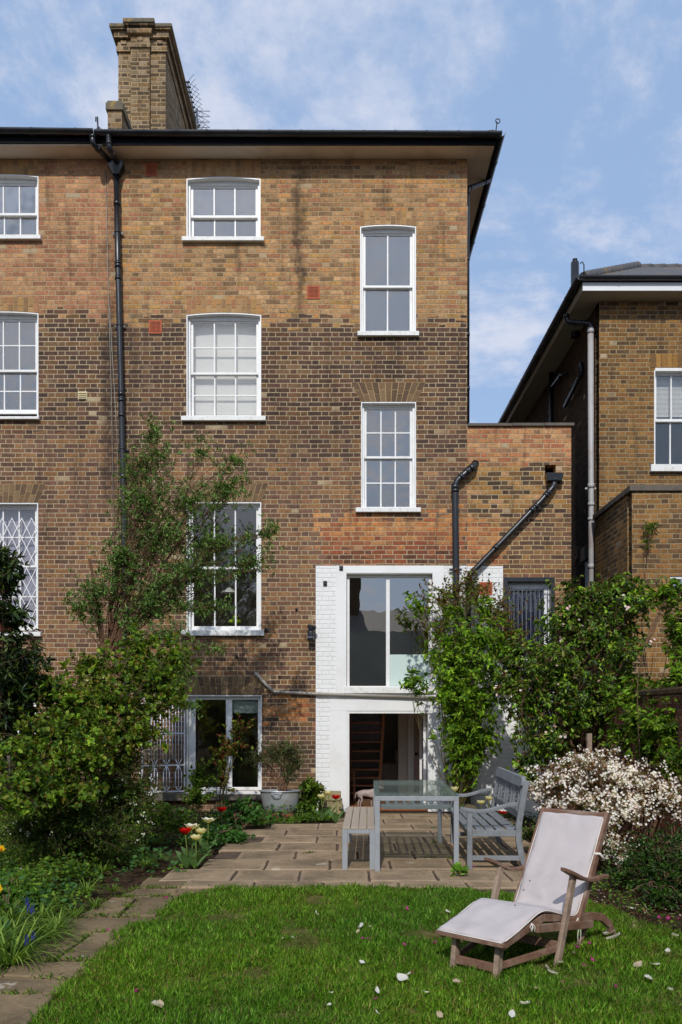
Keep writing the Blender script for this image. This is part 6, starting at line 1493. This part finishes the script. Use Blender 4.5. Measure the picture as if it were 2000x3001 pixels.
# cherry in blossom
bl = [(1650, 2290, 8.6, 90, 50, .35, 1.3), (1740, 2240, 8.6, 80, 45, .35, 1.2), (1830, 2280, 8.5, 100, 50, .4, 1.6), (1930, 2320, 8.4, 90, 50, .35, 1.4), (1720, 2350, 8.5, 90, 45, .35, 1.3), (1830, 2370, 8.3, 90, 40, .3, 1.1), (1590, 2310, 8.7, 40, 34, .2, .35), (1980, 2360, 8.3, 50, 45, .25, .6), (1790, 2450, 8.2, 50, 50, .2, .55), (1810, 2500, 8.2, 34, 26, .15, .3), (1600, 2360, 8.7, 40, 40, .15, .2)]
shrub('cherry_shrub', 'low spreading cherry covered in white blossom behind the deck chair', 'bush', (px(1790, 8.6), 8.75, 0), bl, 1500, 5, .032, .015, [(132, 96, 44), (112, 108, 48), (96, 110, 44), (140, 90, 56)], 'oval', tw_len=(.14, .34), stem_r=.02, tw_r=.003, up=.15, clump=.15, spread=.6, stems_per=2, shell=.1, flowers=(1500, .0135, [(238, 236, 240), (230, 230, 238), (240, 238, 240), (228, 216, 222)], 4, 5), bare=True)
# box-like low evergreens
bl = [(1880, 2520, 7.6, 110, 60, .4, 1), (1960, 2560, 7.2, 90, 70, .4, 1), (1830, 2580, 7.6, 60, 40, .3, .6), (1940, 2640, 6.8, 80, 40, .35, .8), (2050, 2600, 6.8, 80, 90, .4, .8), (1990, 2480, 7.7, 80, 60, .35, .8)]
shrub('box_bush', 'low dark evergreen mound under the cherry blossom', 'bush', (px(1930, 7.4), 7.4, 0), bl, 1000, 13, .028, .015, [(44, 72, 24), (56, 88, 28), (36, 58, 22), (66, 100, 32)], 'oval', mat='leaf_dark', tw_len=(.08, .18), stem_r=.01, shell=.2, up=.5)
sw = MB(); sw.box(px(1762, 8.3), px(1776, 8.3), 8.75, 8.79, 0, pz(2150, 8.75)); tag(sw.build('wooden_stake', M['teak_grey']), 'grey wooden stake rising through the cherry blossom', 'stake')
shrub('low_shrub', 'small leafy plant growing at the back corner of the lattice bench', 'plant', (px(1575, 8.9), 8.9, 0), [(1575, 2500, 8.9, 34, 26, .2, 1), (1560, 2460, 9.6, 34, 24, .2, .8), (1600, 2440, 9.6, 40, 40, .2, .8)], 150, 10, .032, .018, G_MID+G_DARK, 'oval', tw_len=(.08, .16), stem_r=.005, shell=.1)

# ground cover in the beds: uncountable, one object
def in_bed(x, y): return x
bed_l = [gp(*p) for p in [(-200, 2470), (250, 2440), (440, 2400), (560, 2385), (760, 2400), (1010, 2378), (1012, 2400), (900, 2412), (735, 2424), (640, 2494), (572, 2552), (540, 2560), (420, 2568), (320, 2600), (225, 2680), (100, 2740), (40, 2800), (-40, 2860), (-400, 2900)]]
bed_r = [gp(*p) for p in [(1350, 2382), (1440, 2384), (1600, 2400), (1900, 2440), (2300, 2500), (2300, 2760), (2010, 2735), (1880, 2694), (1790, 2652), (1690, 2632), (1590, 2612), (1606, 2560), (1570, 2470), (1440, 2396)]]
pos = []; size = []; tn = []
from mathutils.noise import noise as vnoise
def scatter(poly, n, dens_scale, thr, L, cols, hmax):
    xs_ = [p.x for p in poly]; ys_ = [p.y for p in poly]
    x = rng.uniform(min(xs_), max(xs_), n); y = rng.uniform(min(ys_), max(ys_), n); k = pts_in([(p.x, p.y) for p in poly], x, y); x, y = x[k], y[k]
    v = np.array([vnoise(Vector((a*dens_scale, b*dens_scale, 4))) for a, b in zip(x, y)]); k = v > thr+rng.normal(0, .07, len(v)); x, y, v = x[k], y[k], v[k]
    z = np.clip(rng.uniform(0, 1, len(x))**.7*hmax*(.4+np.clip(v-thr, 0, .5)*2.2), .01, .4)
    return np.stack([x, y, z-.02], 1), np.full(len(x), L), pick(cols, len(x), .16)
for args in ((bed_l, 42000, 1.4, .04, .030, [(82, 118, 32), (98, 136, 40), (66, 96, 28), (114, 146, 48)], .17), (bed_l, 16000, 2.5, .02, .045, [(60, 96, 50), (48, 78, 40), (74, 110, 56)], .2), (bed_r, 34000, 1.7, .05, .026, G_MID+G_DARK, .14), ([Vector(q_) for q_ in ((-4.3, 3.2, 0), (-2.7, 3.2, 0), (-2.3, 7.5, 0), (-2.6, 13.4, 0), (-4.3, 13.4, 0))], 42000, 1.1, -.25, .034, G_MID+[(70, 100, 34)], .2)):
    a_, b_, c_ = scatter(*args); pos.append(a_); size.append(b_); tn.append(c_)
pos = np.concatenate(pos); size = np.concatenate(size); tn = np.concatenate(tn); n = len(pos)
D = rng.normal(0, 1, (n, 3)); D[:, 2] = rng.uniform(-.1, .6, n); N = nrm(rng.normal(0, .4, (n, 3))+[0, -.2, 1])
V_ = leaf_arrays(pos, D, N, size*rng.uniform(.7, 1.3, n), size*.75, 'round', .1)
tag(np_mesh('ground_cover', V_, 6, LF, tn, M['leaf']), kind='stuff', label='low green leafy ground cover filling both flower beds')

# turf: uncountable blades
lp = [(p.x, p.y) for p in lawn_poly]
def blades(n, ylo, yhi, xlo=-3.4, xhi=3.9):
    x = rng.uniform(xlo, xhi, n); y = rng.uniform(ylo, yhi, n); k = pts_in(lp, x+rng.normal(0, .02, n), y+rng.normal(0, .02, n)); return x[k], y[k]
xa, ya = blades(280000, 3.7, 5.8); xb, yb = blades(170000, 5.8, 7.7); x = np.concatenate([xa, xb]); y = np.concatenate([ya, yb]); n = len(x)
vn = np.array([vnoise(Vector((a*2.1, b*2.1, 0)))+.5*vnoise(Vector((a*7, b*7, 5))) for a, b in zip(x, y)])
worn = np.zeros(n)
for (wx, wy, wr) in ((660, 2665, .22), (840, 2735, .2), (1120, 2650, .16), (700, 2830, .16), (930, 2885, .2), (1240, 2740, .15), (640, 2950, .12), (1420, 2960, .14), (1700, 2900, .16), (1180, 2960, .12), (1560, 2760, .3)):
    o_ = gp(wx, wy); worn = np.maximum(worn, np.exp(-(((x-o_.x)/wr)**2+((y-o_.y)/(wr*.8))**2)))
keep = vn > -.42+rng.normal(0, .2, n)+worn*.45; x, y, vn = x[keep], y[keep], vn[keep]; n = len(x)
Ls = (.031+.027*np.clip(vn+.2, -.4, .8))*rng.uniform(.45, 1.6, n); ca = np.array([vnoise(Vector((a*6, b*6, 20))) for a, b in zip(x, y)])*5; D = rng.normal(0, .5, (n, 3)); D[:, 0] += np.cos(ca)*.5; D[:, 1] += np.sin(ca)*.5; D[:, 2] = 1.0
N = nrm(rng.normal(0, 1, (n, 3))); 
tg = pick([(106, 150, 40), (124, 168, 52), (86, 130, 34), (144, 176, 70), (110, 154, 44), (78, 116, 32)], n, .14); dry = rng.random(n) < (.10+.4*np.clip(-vn-.1, 0, 1)); tg[dry] = pick([(150, 138, 84), (120, 112, 62)], int(dry.sum()), .1)
yel = np.array([vnoise(Vector((a*.9, b*.9, 8))) for a, b in zip(x, y)]); tg *= (.93+.22*vn+rng.normal(0, .2, n))[:, None]*(np.array([[1., 1., 1.]])+yel[:, None]*np.array([[.3, .15, .05]]))
V_ = leaf_arrays(np.stack([x, y, np.full(n, -.012)], 1), D, N, Ls, np.full(n, .0036), 'grass', .2, .5)
tag(np_mesh('grass', V_, 6, LF, np.clip(tg, .005, .8), M['grass']), kind='stuff', label='short green mown grass of the lawn')
# weeds and grass in the slab joints
pts_ = []
for q in fl[:-1]:
    c4 = [gp(*p) for p in q]
    for i in range(4):
        a_, b_ = c4[i], c4[(i+1) % 4]; m = rng.integers(2, 7)
        for _ in range(m):
            t = rng.random(); o_ = a_.lerp(b_, t)
            for _k in range(rng.integers(2, 14)): pts_.append((o_.x+rng.normal(0, .03), o_.y+rng.normal(0, .014)))
for (wx, wy) in ((905, 2500), (1240, 2398), (1270, 2428), (1150, 2397), (1330, 2395), (1278, 2472), (1320, 2520), (1265, 2515), (800, 2603), (1000, 2604), (1200, 2606), (640, 2603), (930, 2601), (1100, 2605)):
    o_ = gp(wx, wy)
    for _k in range(40): pts_.append((o_.x+rng.normal(0, .035), o_.y+rng.normal(0, .02)))
pts_ = np.array(pts_); n = len(pts_)
D = rng.normal(0, .8, (n, 3)); D[:, 2] = .8
V_ = leaf_arrays(np.concatenate([pts_, np.full((n, 1), -.005)], 1), D, nrm(rng.normal(0, 1, (n, 3))), rng.uniform(.015, .045, n), np.full(n, .006), 'strap', .2, .4)
tag(np_mesh('weeds', V_, 6, LF, pick(G_MID, n, .15), M['leaf']), kind='stuff', label='small green weeds sprouting in the paving joints')

# strap-leaved clumps (bulb foliage) along the path edge
def clump(name, n, L, Wd, cols, label, group=None, lay=1.05, cat='plant'):
    root = empty(name, (0, 0, 0), label, cat, group); segs = 7
    a_ = rng.uniform(0, 2*math.pi, n); out = np.stack([np.cos(a_), np.sin(a_), np.zeros(n)], 1); r0 = rng.uniform(0, .05, (n, 1)); ll = L*rng.uniform(.6, 1.15, (n, 1)); ly = lay*rng.uniform(.4, 1.3, (n, 1))
    side = np.stack([-np.sin(a_), np.cos(a_), np.zeros(n)], 1); vs = []
    for k in range(segs+1):
        t = k/segs; c = out*(r0+ll*ly*t*.8)+np.array([0, 0, 1])*(ll*(t*(1-.25*ly)-ly*.62*t**2.4)); w_ = Wd*(1-t**2.5)*.5+.0006
        c[:, 2] = np.maximum(c[:, 2], .012); vs += [c+side*w_, c+np.array([0, 0, -.12])*w_, c-side*w_]
    V_ = np.stack(vs, 1); fcs = []
    for k in range(segs): b = 3*k; fcs += [(b, b+1, b+4, b+3), (b+1, b+2, b+5, b+4)]
    np_mesh('leaf', V_, 3*(segs+1), fcs, pick(cols, n, .14), M['leaf'], root); return root
KP = [clump('strap_leaf_plant', 75, .33, .0105, [(98, 126, 44), (80, 108, 36), (124, 148, 64), (64, 90, 30)], 'arching strap leaf clump beside the garden path', 'strap leaf clumps along the path edge') for _ in range(3)]
spots = [(60, 2800, 1.15), (10, 2770, 1.2), (110, 2760, .95), (30, 2830, 1.1), (-30, 2810, 1.2), (150, 2745, .8), (120, 2700, .9), (170, 2725, .8), (40, 2720, 1.0), (0, 2700, 1.0), (215, 2690, .6), (95, 2600, .9), (130, 2620, .8), (60, 2640, 1.0), (180, 2570, .8), (255, 2620, .75), (130, 2545, .8), (90, 2560, .8), (200, 2520, .7), (330, 2615, .45), (280, 2660, .55), (300, 2560, .6), (380, 2530, .6), (430, 2545, .6), (470, 2520, .6), (170, 2660, .7), (350, 2500, .7), (440, 2480, .7)]
for i, (a_, b_, s_) in enumerate(spots):
    o = KP[i] if i < 3 else copy_tree(KP[i % 3]); o.location = gp(a_, b_); o.rotation_euler.z = rng.uniform(0, 6.28); o.scale = (s_, s_, s_*rng.uniform(.85, 1.1))
KD = clump('daylily_clump', 90, .21, .013, [(104, 138, 46), (120, 152, 58), (84, 118, 38)], 'fresh arching daylily clump at the patio edge below the metal tub', 'daylily clumps along the patio edge')
for i, (a_, b_, s_) in enumerate(((850, 2412, .8), (890, 2406, 1.0), (930, 2402, 1.05), (790, 2412, .85), (965, 2405, .8), (760, 2418, .7))):
    o = KD if i == 0 else copy_tree(KD); o.location = gp(a_, b_); o.rotation_euler.z = rng.uniform(0, 6.28); o.scale = (s_, s_, s_)
shrub('leafy_perennial', 'low mound of dark leafy perennials beside the stone step block', 'plant', gp(925, 2392), [(915, 2325, 12.8, 30, 34, .2, 1), (905, 2355, 12.8, 26, 20, .2, .6)], 130, 10, .09, .034, G_MID, 'oval', tw_len=(.06, .14), stem_r=.004, shell=.1)
shrub('leafy_perennial', 'rounded mound of lobed green leaves between the tub and the tulips', 'plant', gp(700, 2440), [(700, 2380, 11.5, 60, 34, .3, 1), (740, 2400, 11.5, 50, 24, .25, .8), (650, 2450, 10.6, 60, 26, .3, .8), (600, 2480, 10.0, 60, 24, .3, .7), (690, 2470, 10.2, 40, 20, .2, .5)], 420, 10, .05, .035, [(66, 106, 46), (54, 90, 42), (80, 122, 52)], 'round', tw_len=(.06, .14), stem_r=.004, shell=.1)
shrub('leafy_perennial', 'trailing mound of small green leaves under the security gate', 'plant', gp(470, 2440), [(470, 2400, 10.4, 90, 30, .4, 1), (390, 2450, 9.8, 80, 26, .35, .8), (540, 2430, 10.4, 50, 24, .3, .6)], 380, 11, .034, .022, G_MID, 'round', tw_len=(.06, .14), stem_r=.004, shell=.1)
shrub('weed_sprout', 'broad leaved weed sprouting by the foot of the glass table', 'plant', gp(1352, 2575), [(1352, 2552, 8.05, 24, 10, .07, 1)], 10, 4, .07, .05, [(96, 136, 44), (110, 150, 54)], 'round', tw_len=(.04, .08), stem_r=.004, shell=.3)
shrub('leafy_perennial', 'bright low green mound at the bed edge on the lawn side', 'plant', gp(20, 2700), [(40, 2600, 7.6, 60, 34, .3, 1), (0, 2640, 7.2, 60, 40, .3, 1), (100, 2720, 6.8, 50, 24, .2, .6), (20, 2690, 6.9, 60, 30, .3, .6)], 420, 10, .03, .022, [(78, 118, 34), (92, 130, 40), (62, 98, 30)], 'round', tw_len=(.06, .12), stem_r=.004, shell=.1)

# tulips
def tulip(kind, label, group):
    root = empty('tulip', (0, 0, 0), label, 'flower', group); h = .34
    mb = MB(); mb.tube([(0, 0, 0), (.006, .004, h*.5), (0, 0, h)], .004, 6, 0, (.9, 1.5, .7)); mb.build('stem', M['stem'], root)
    col_ = {'red': [(206, 22, 18), (184, 14, 14)], 'cream': [(226, 222, 176), (214, 212, 160)], 'white': [(232, 230, 214), (222, 220, 196)]}[kind]; op_ = {'red': .35, 'cream': .25, 'white': .75}[kind]
    vs = []; 
    for ring_ in (0, 1):
        for k in range(3):
            a_ = 2*math.pi*k/3+ring_*math.pi/3; o_ = np.array([math.cos(a_), math.sin(a_), 0]); s_ = np.array([-math.sin(a_), math.cos(a_), 0]); row_ = []
            for t in np.linspace(0, 1, 6):
                r_ = .032*math.sin(min(t*1.7, 1)*math.pi/2)*(1-ring_*.12)+op_*.03*t*t; w_ = .027*math.sin(math.pi*min(.96, t*.86+.1)); z = h+.072*t*(1-.35*op_*t)
                row_ += [o_*r_+s_*w_-o_*w_*.35+[0, 0, z], o_*(r_+.004)+[0, 0, z], o_*r_-s_*w_-o_*w_*.35+[0, 0, z]]
            vs.append(np.array(row_))
    fcs = []
    for k in range(5): b = 3*k; fcs += [(b, b+1, b+4, b+3), (b+1, b+2, b+5, b+4)]
    np_mesh('flower', np.stack(vs), 18, fcs, pick(col_, 6, .05, 1.05), M['petal'], root, True)
    n = 3; a_ = np.array([.4, 2.6, 4.6]); out = np.stack([np.cos(a_), np.sin(a_), np.zeros(3)], 1); side = np.stack([-np.sin(a_), np.cos(a_), np.zeros(3)], 1); vs = []
    for k in range(8):
        t = k/7; c = out*(.01+.09*t)+np.array([0, 0, 1])*(.24*t-.07*t**3); w_ = .026*math.sin(math.pi*min(.97, t*.85+.12)); vs += [c+side*w_+out*-.008, c, c-side*w_+out*-.008]
    fcs = []
    for k in range(7): b = 3*k; fcs += [(b, b+1, b+4, b+3), (b+1, b+2, b+5, b+4)]
    np_mesh('leaf', np.stack(vs, 1), 24, fcs, pick([(104, 136, 84), (92, 126, 74)], 3, .1), M['leaf'], root, True); return root
protos = {}
for (kind, hx_, hy_, bx_, by_, lb_) in (
    ('red', 543, 2432, 548, 2545, 'red tulip in front of the white ones at the patio corner'), ('red', 650, 2370, 648, 2450, 'single red tulip standing tall before the garden level window'),
    ('white', 562, 2418, 560, 2538, 'fully open white tulip just behind the red one at the patio corner'), ('white', 611, 2400, 605, 2500, 'wide open cream tulip midway between the two red tulips'),
    ('cream', 588, 2433, 580, 2535, 'small cream tulip bud behind the low white tulip'), ('cream', 574, 2452, 572, 2545, 'low cream tulip beside the red one at the patio corner'),
    ('red', 985, 2334, 985, 2412, 'red tulip in front of the stone step block'), ('cream', 942, 2332, 945, 2405, 'cream tulip at the wall end of the stone step block'), ('cream', 962, 2322, 965, 2398, 'cream tulip above the stone step block'),
    ('cream', 1333, 2310, 1340, 2400, 'cream tulip peeping over the corner of the glass table'), ('cream', 1410, 2350, 1412, 2420, 'lower cream tulip behind the curved bench arm'), ('cream', 1434, 2338, 1430, 2415, 'higher cream tulip behind the bench seat'),
    ('red', 1474, 2380, 1470, 2425, 'red tulip glimpsed through the bench back')):
    b = gp(bx_, by_); hz_ = pz(hy_, b.y)
    if kind not in protos: protos[kind] = o = tulip(kind, lb_, 'tulips in the beds')
    else: o = copy_tree(protos[kind]); o['label'] = lb_
    o.location = b; s_ = max(.5, (hz_)/.385); o.scale = (1.5, 1.5, s_); o.rotation_euler = (0, 0, rng.uniform(0, 6.28))
    o.location.x += 0
    sh = (px(hx_, b.y)-b.x)
    o.rotation_euler = (0, math.atan2(sh, hz_), 0)
# grape hyacinths and daffodils
gh = empty('grape_hyacinth', (0, 0, 0), 'blue grape hyacinth spike in the strap leaves by the path', 'flower', 'grape hyacinths by the path')
mb = MB(); mb.tube([(0, 0, 0), (0, 0, .16)], .003, 5, 0, (.8, 1.4, .6)); mb.build('stem', M['stem'], gh)
n = 70; t = rng.random(n); a_ = rng.uniform(0, 6.28, n); Pp = np.stack([np.cos(a_)*.012*(1-t*.6), np.sin(a_)*.012*(1-t*.6), .13+t*.075], 1); D = Pp*[1, 1, 0]*60+[0, 0, -.2]
np_mesh('flower', leaf_arrays(Pp, D, rng.normal(0, 1, (n, 3)), np.full(n, .010), np.full(n, .009), 'round', .3), 6, LF, pick([(52, 50, 160), (66, 66, 184), (44, 40, 130)], n, .1), M['petal'], gh)
for i, (a_, b_) in enumerate(((80, 2698), (84, 2718), (96, 2722), (98, 2808), (78, 2820))):
    o = gh if i == 0 else copy_tree(gh); o.location = gp(a_, b_); o.scale = (.7, .7, .8)
df = empty('daffodil', (0, 0, 0), 'upper yellow daffodil at the dark edge of the bed', 'flower', 'yellow daffodils')
mb = MB(); mb.tube([(0, 0, 0), (0, 0, .38), (.01, -.03, .40)], .004, 5, 0, (.8, 1.4, .6)); mb.build('stem', M['stem'], df)
n = 6; a_ = np.arange(6)*math.pi/3; c0 = np.array([.01, -.035, .40]); Dd = np.stack([np.cos(a_), np.full(6, -.1), np.sin(a_)], 1)
np_mesh('flower', leaf_arrays(np.repeat(c0[None], 6, 0), Dd, np.repeat([[0, -1., 0]], 6, 0), np.full(6, .04), np.full(6, .03), 'round', .1), 6, LF, pick([(232, 190, 30)], 6, .05), M['petal'], df)
mb = MB(); mb.tube([tuple(c0), tuple(c0+[0, -.03, 0])], [.008, .016], 10, 0, C(226, 150, 20)); mb.build('trumpet', M['petal'], df)
df.location = gp(4, 2600); o = copy_tree(df); o['label'] = 'lower yellow daffodil at the edge of the bed'; o.location = gp(-4, 2740); o.scale = (.8, .8, .8); df.scale = (1, 1, .85)

# fallen petals on the lawn
def petal(name, label, group, c, L=.055):
    mb = MB(); vs = []; fs = []; K, J = 7, 5
    for k in range(K):
        t = k/(K-1); w_ = L*.33*math.sin(math.pi*min(.98, t*.9+.07))
        for j in range(J):
            s_ = j/(J-1)*2-1; vs.append((L*(t-.5), w_*s_, .010+.012*(s_*s_)+.014*(2*t-1)**2+.003*math.sin(5*t+3*s_)))
    fs = [(k*J+j, (k+1)*J+j, (k+1)*J+j+1, k*J+j+1) for k in range(K-1) for j in range(J-1)]
    mb.add(vs, fs, 0, C(*c), True); o = mb.build(name, M['petal']); return tag(o, label, 'petal', group)
pw = petal('fallen_petal', 'large curled white petal fallen on the lawn', 'white petals fallen on the lawn', (232, 228, 222), .075)
wl = [(925, 2693, 1), (1313, 2690, 1), (1060, 2730, 1.2), (1050, 2746, .7), (1085, 2733, .6), (1182, 2890, 1.3), (1195, 2878, 1.1), (1062, 2838, .7), (1105, 2925, .8), (1340, 2902, 1.2), (1247, 2930, .7), (1105, 2990, .6), (1610, 2862, 1.2), (1618, 2872, 1.0), (1645, 2842, .7), (1575, 2918, .8), (1540, 2968, 1.2), (1500, 2995, 1.0), (1790, 2757, 1.5), (1803, 2768, 1.7), (1778, 2752, 1.1), (1870, 2848, 1.4), (1920, 2848, 1.3), (1900, 2888, 1.2), (1957, 2810, 1.1), (1965, 2925, .9), (1845, 2677, 1.2), (1860, 2720, .9), (1895, 2638, 1.0), (1890, 2673, .8), (1898, 2692, .8), (1683, 2812, .7), (455, 2972, 1.3), (470, 2966, .9), (970, 2932, .5), (830, 2768, .5), (858, 2765, .5), (965, 2968, .6), (1980, 2760, .8), (1290, 2996, .8)]
pb = petal('fallen_petal', 'cream and brown wilting petal fallen on the lawn', 'white petals fallen on the lawn', (206, 186, 160), .07); first_b = [True]
for i, (a_, b_, s_) in enumerate(wl):
    o = pw if i == 0 else ((pb if first_b[0] else pb.copy()) if i % 6 == 3 else pw.copy())
    if i % 6 == 3 and first_b[0]: first_b[0] = False; i = 0
    if i: col.objects.link(o)
    o.location = gp(a_, b_)+Vector((0, 0, .034)); o.scale = (s_*rng.uniform(.6, .85), s_*rng.uniform(.6, .9), s_*rng.uniform(.3, .7)); o.rotation_euler = (rng.normal(0, .35), rng.normal(0, .35), rng.uniform(0, 6.28))
pk = petal('fallen_petal', 'small magenta petal fallen on the grass or path', 'pink petals fallen on the ground', (196, 70, 150), .05)
for i, (a_, b_, s_) in enumerate([(1193, 2682, 1.1), (1190, 2790, 1), (1275, 2783, .9), (1065, 2770, .8), (1080, 2771, .7), (488, 2648, 1.1), (316, 2744, .8), (1390, 2553, .8), (1690, 2795, .9), (1728, 2787, 1), (1712, 2850, .7), (1735, 2835, 1), (1805, 2916, .8), (403, 2928, .9), (1960, 2712, 1.3), (1985, 2712, 1), (1935, 2708, 1), (1205, 2870, .6), (1100, 2950, .6), (1650, 2900, .6)]):
    o = pk if i == 0 else pk.copy()
    if i: col.objects.link(o)
    o.location = gp(a_, b_)+Vector((0, 0, .032)); o.scale = (s_*.7,)*3; o.rotation_euler = (rng.normal(0, .3), rng.normal(0, .3), rng.uniform(0, 6.28))
# dry leaves and blossom fall under the cherry: litter
n = 2600; x = rng.normal(2.75, .55, n); y = rng.normal(7.2, .6, n); k = (y > 6.2) & (x < 3.35) & (x > 1.5); x, y = x[k], y[k]; n = len(x)
D = rng.normal(0, 1, (n, 3)); D[:, 2] *= .3; V_ = leaf_arrays(np.stack([x, y, rng.uniform(-.015, .012, n)], 1), D, nrm(rng.normal(0, .4, (n, 3))+[0, 0, 1]), rng.uniform(.008, .03, n), rng.uniform(.006, .016, n), 'round', .15)
tag(np_mesh('leaf_litter', V_, 6, LF, pick([(120, 84, 54), (96, 66, 44), (214, 190, 176), (146, 104, 70), (80, 60, 42)], n, .15), M['petal']), kind='stuff', label='brown dry leaf litter under the cherry blossom')
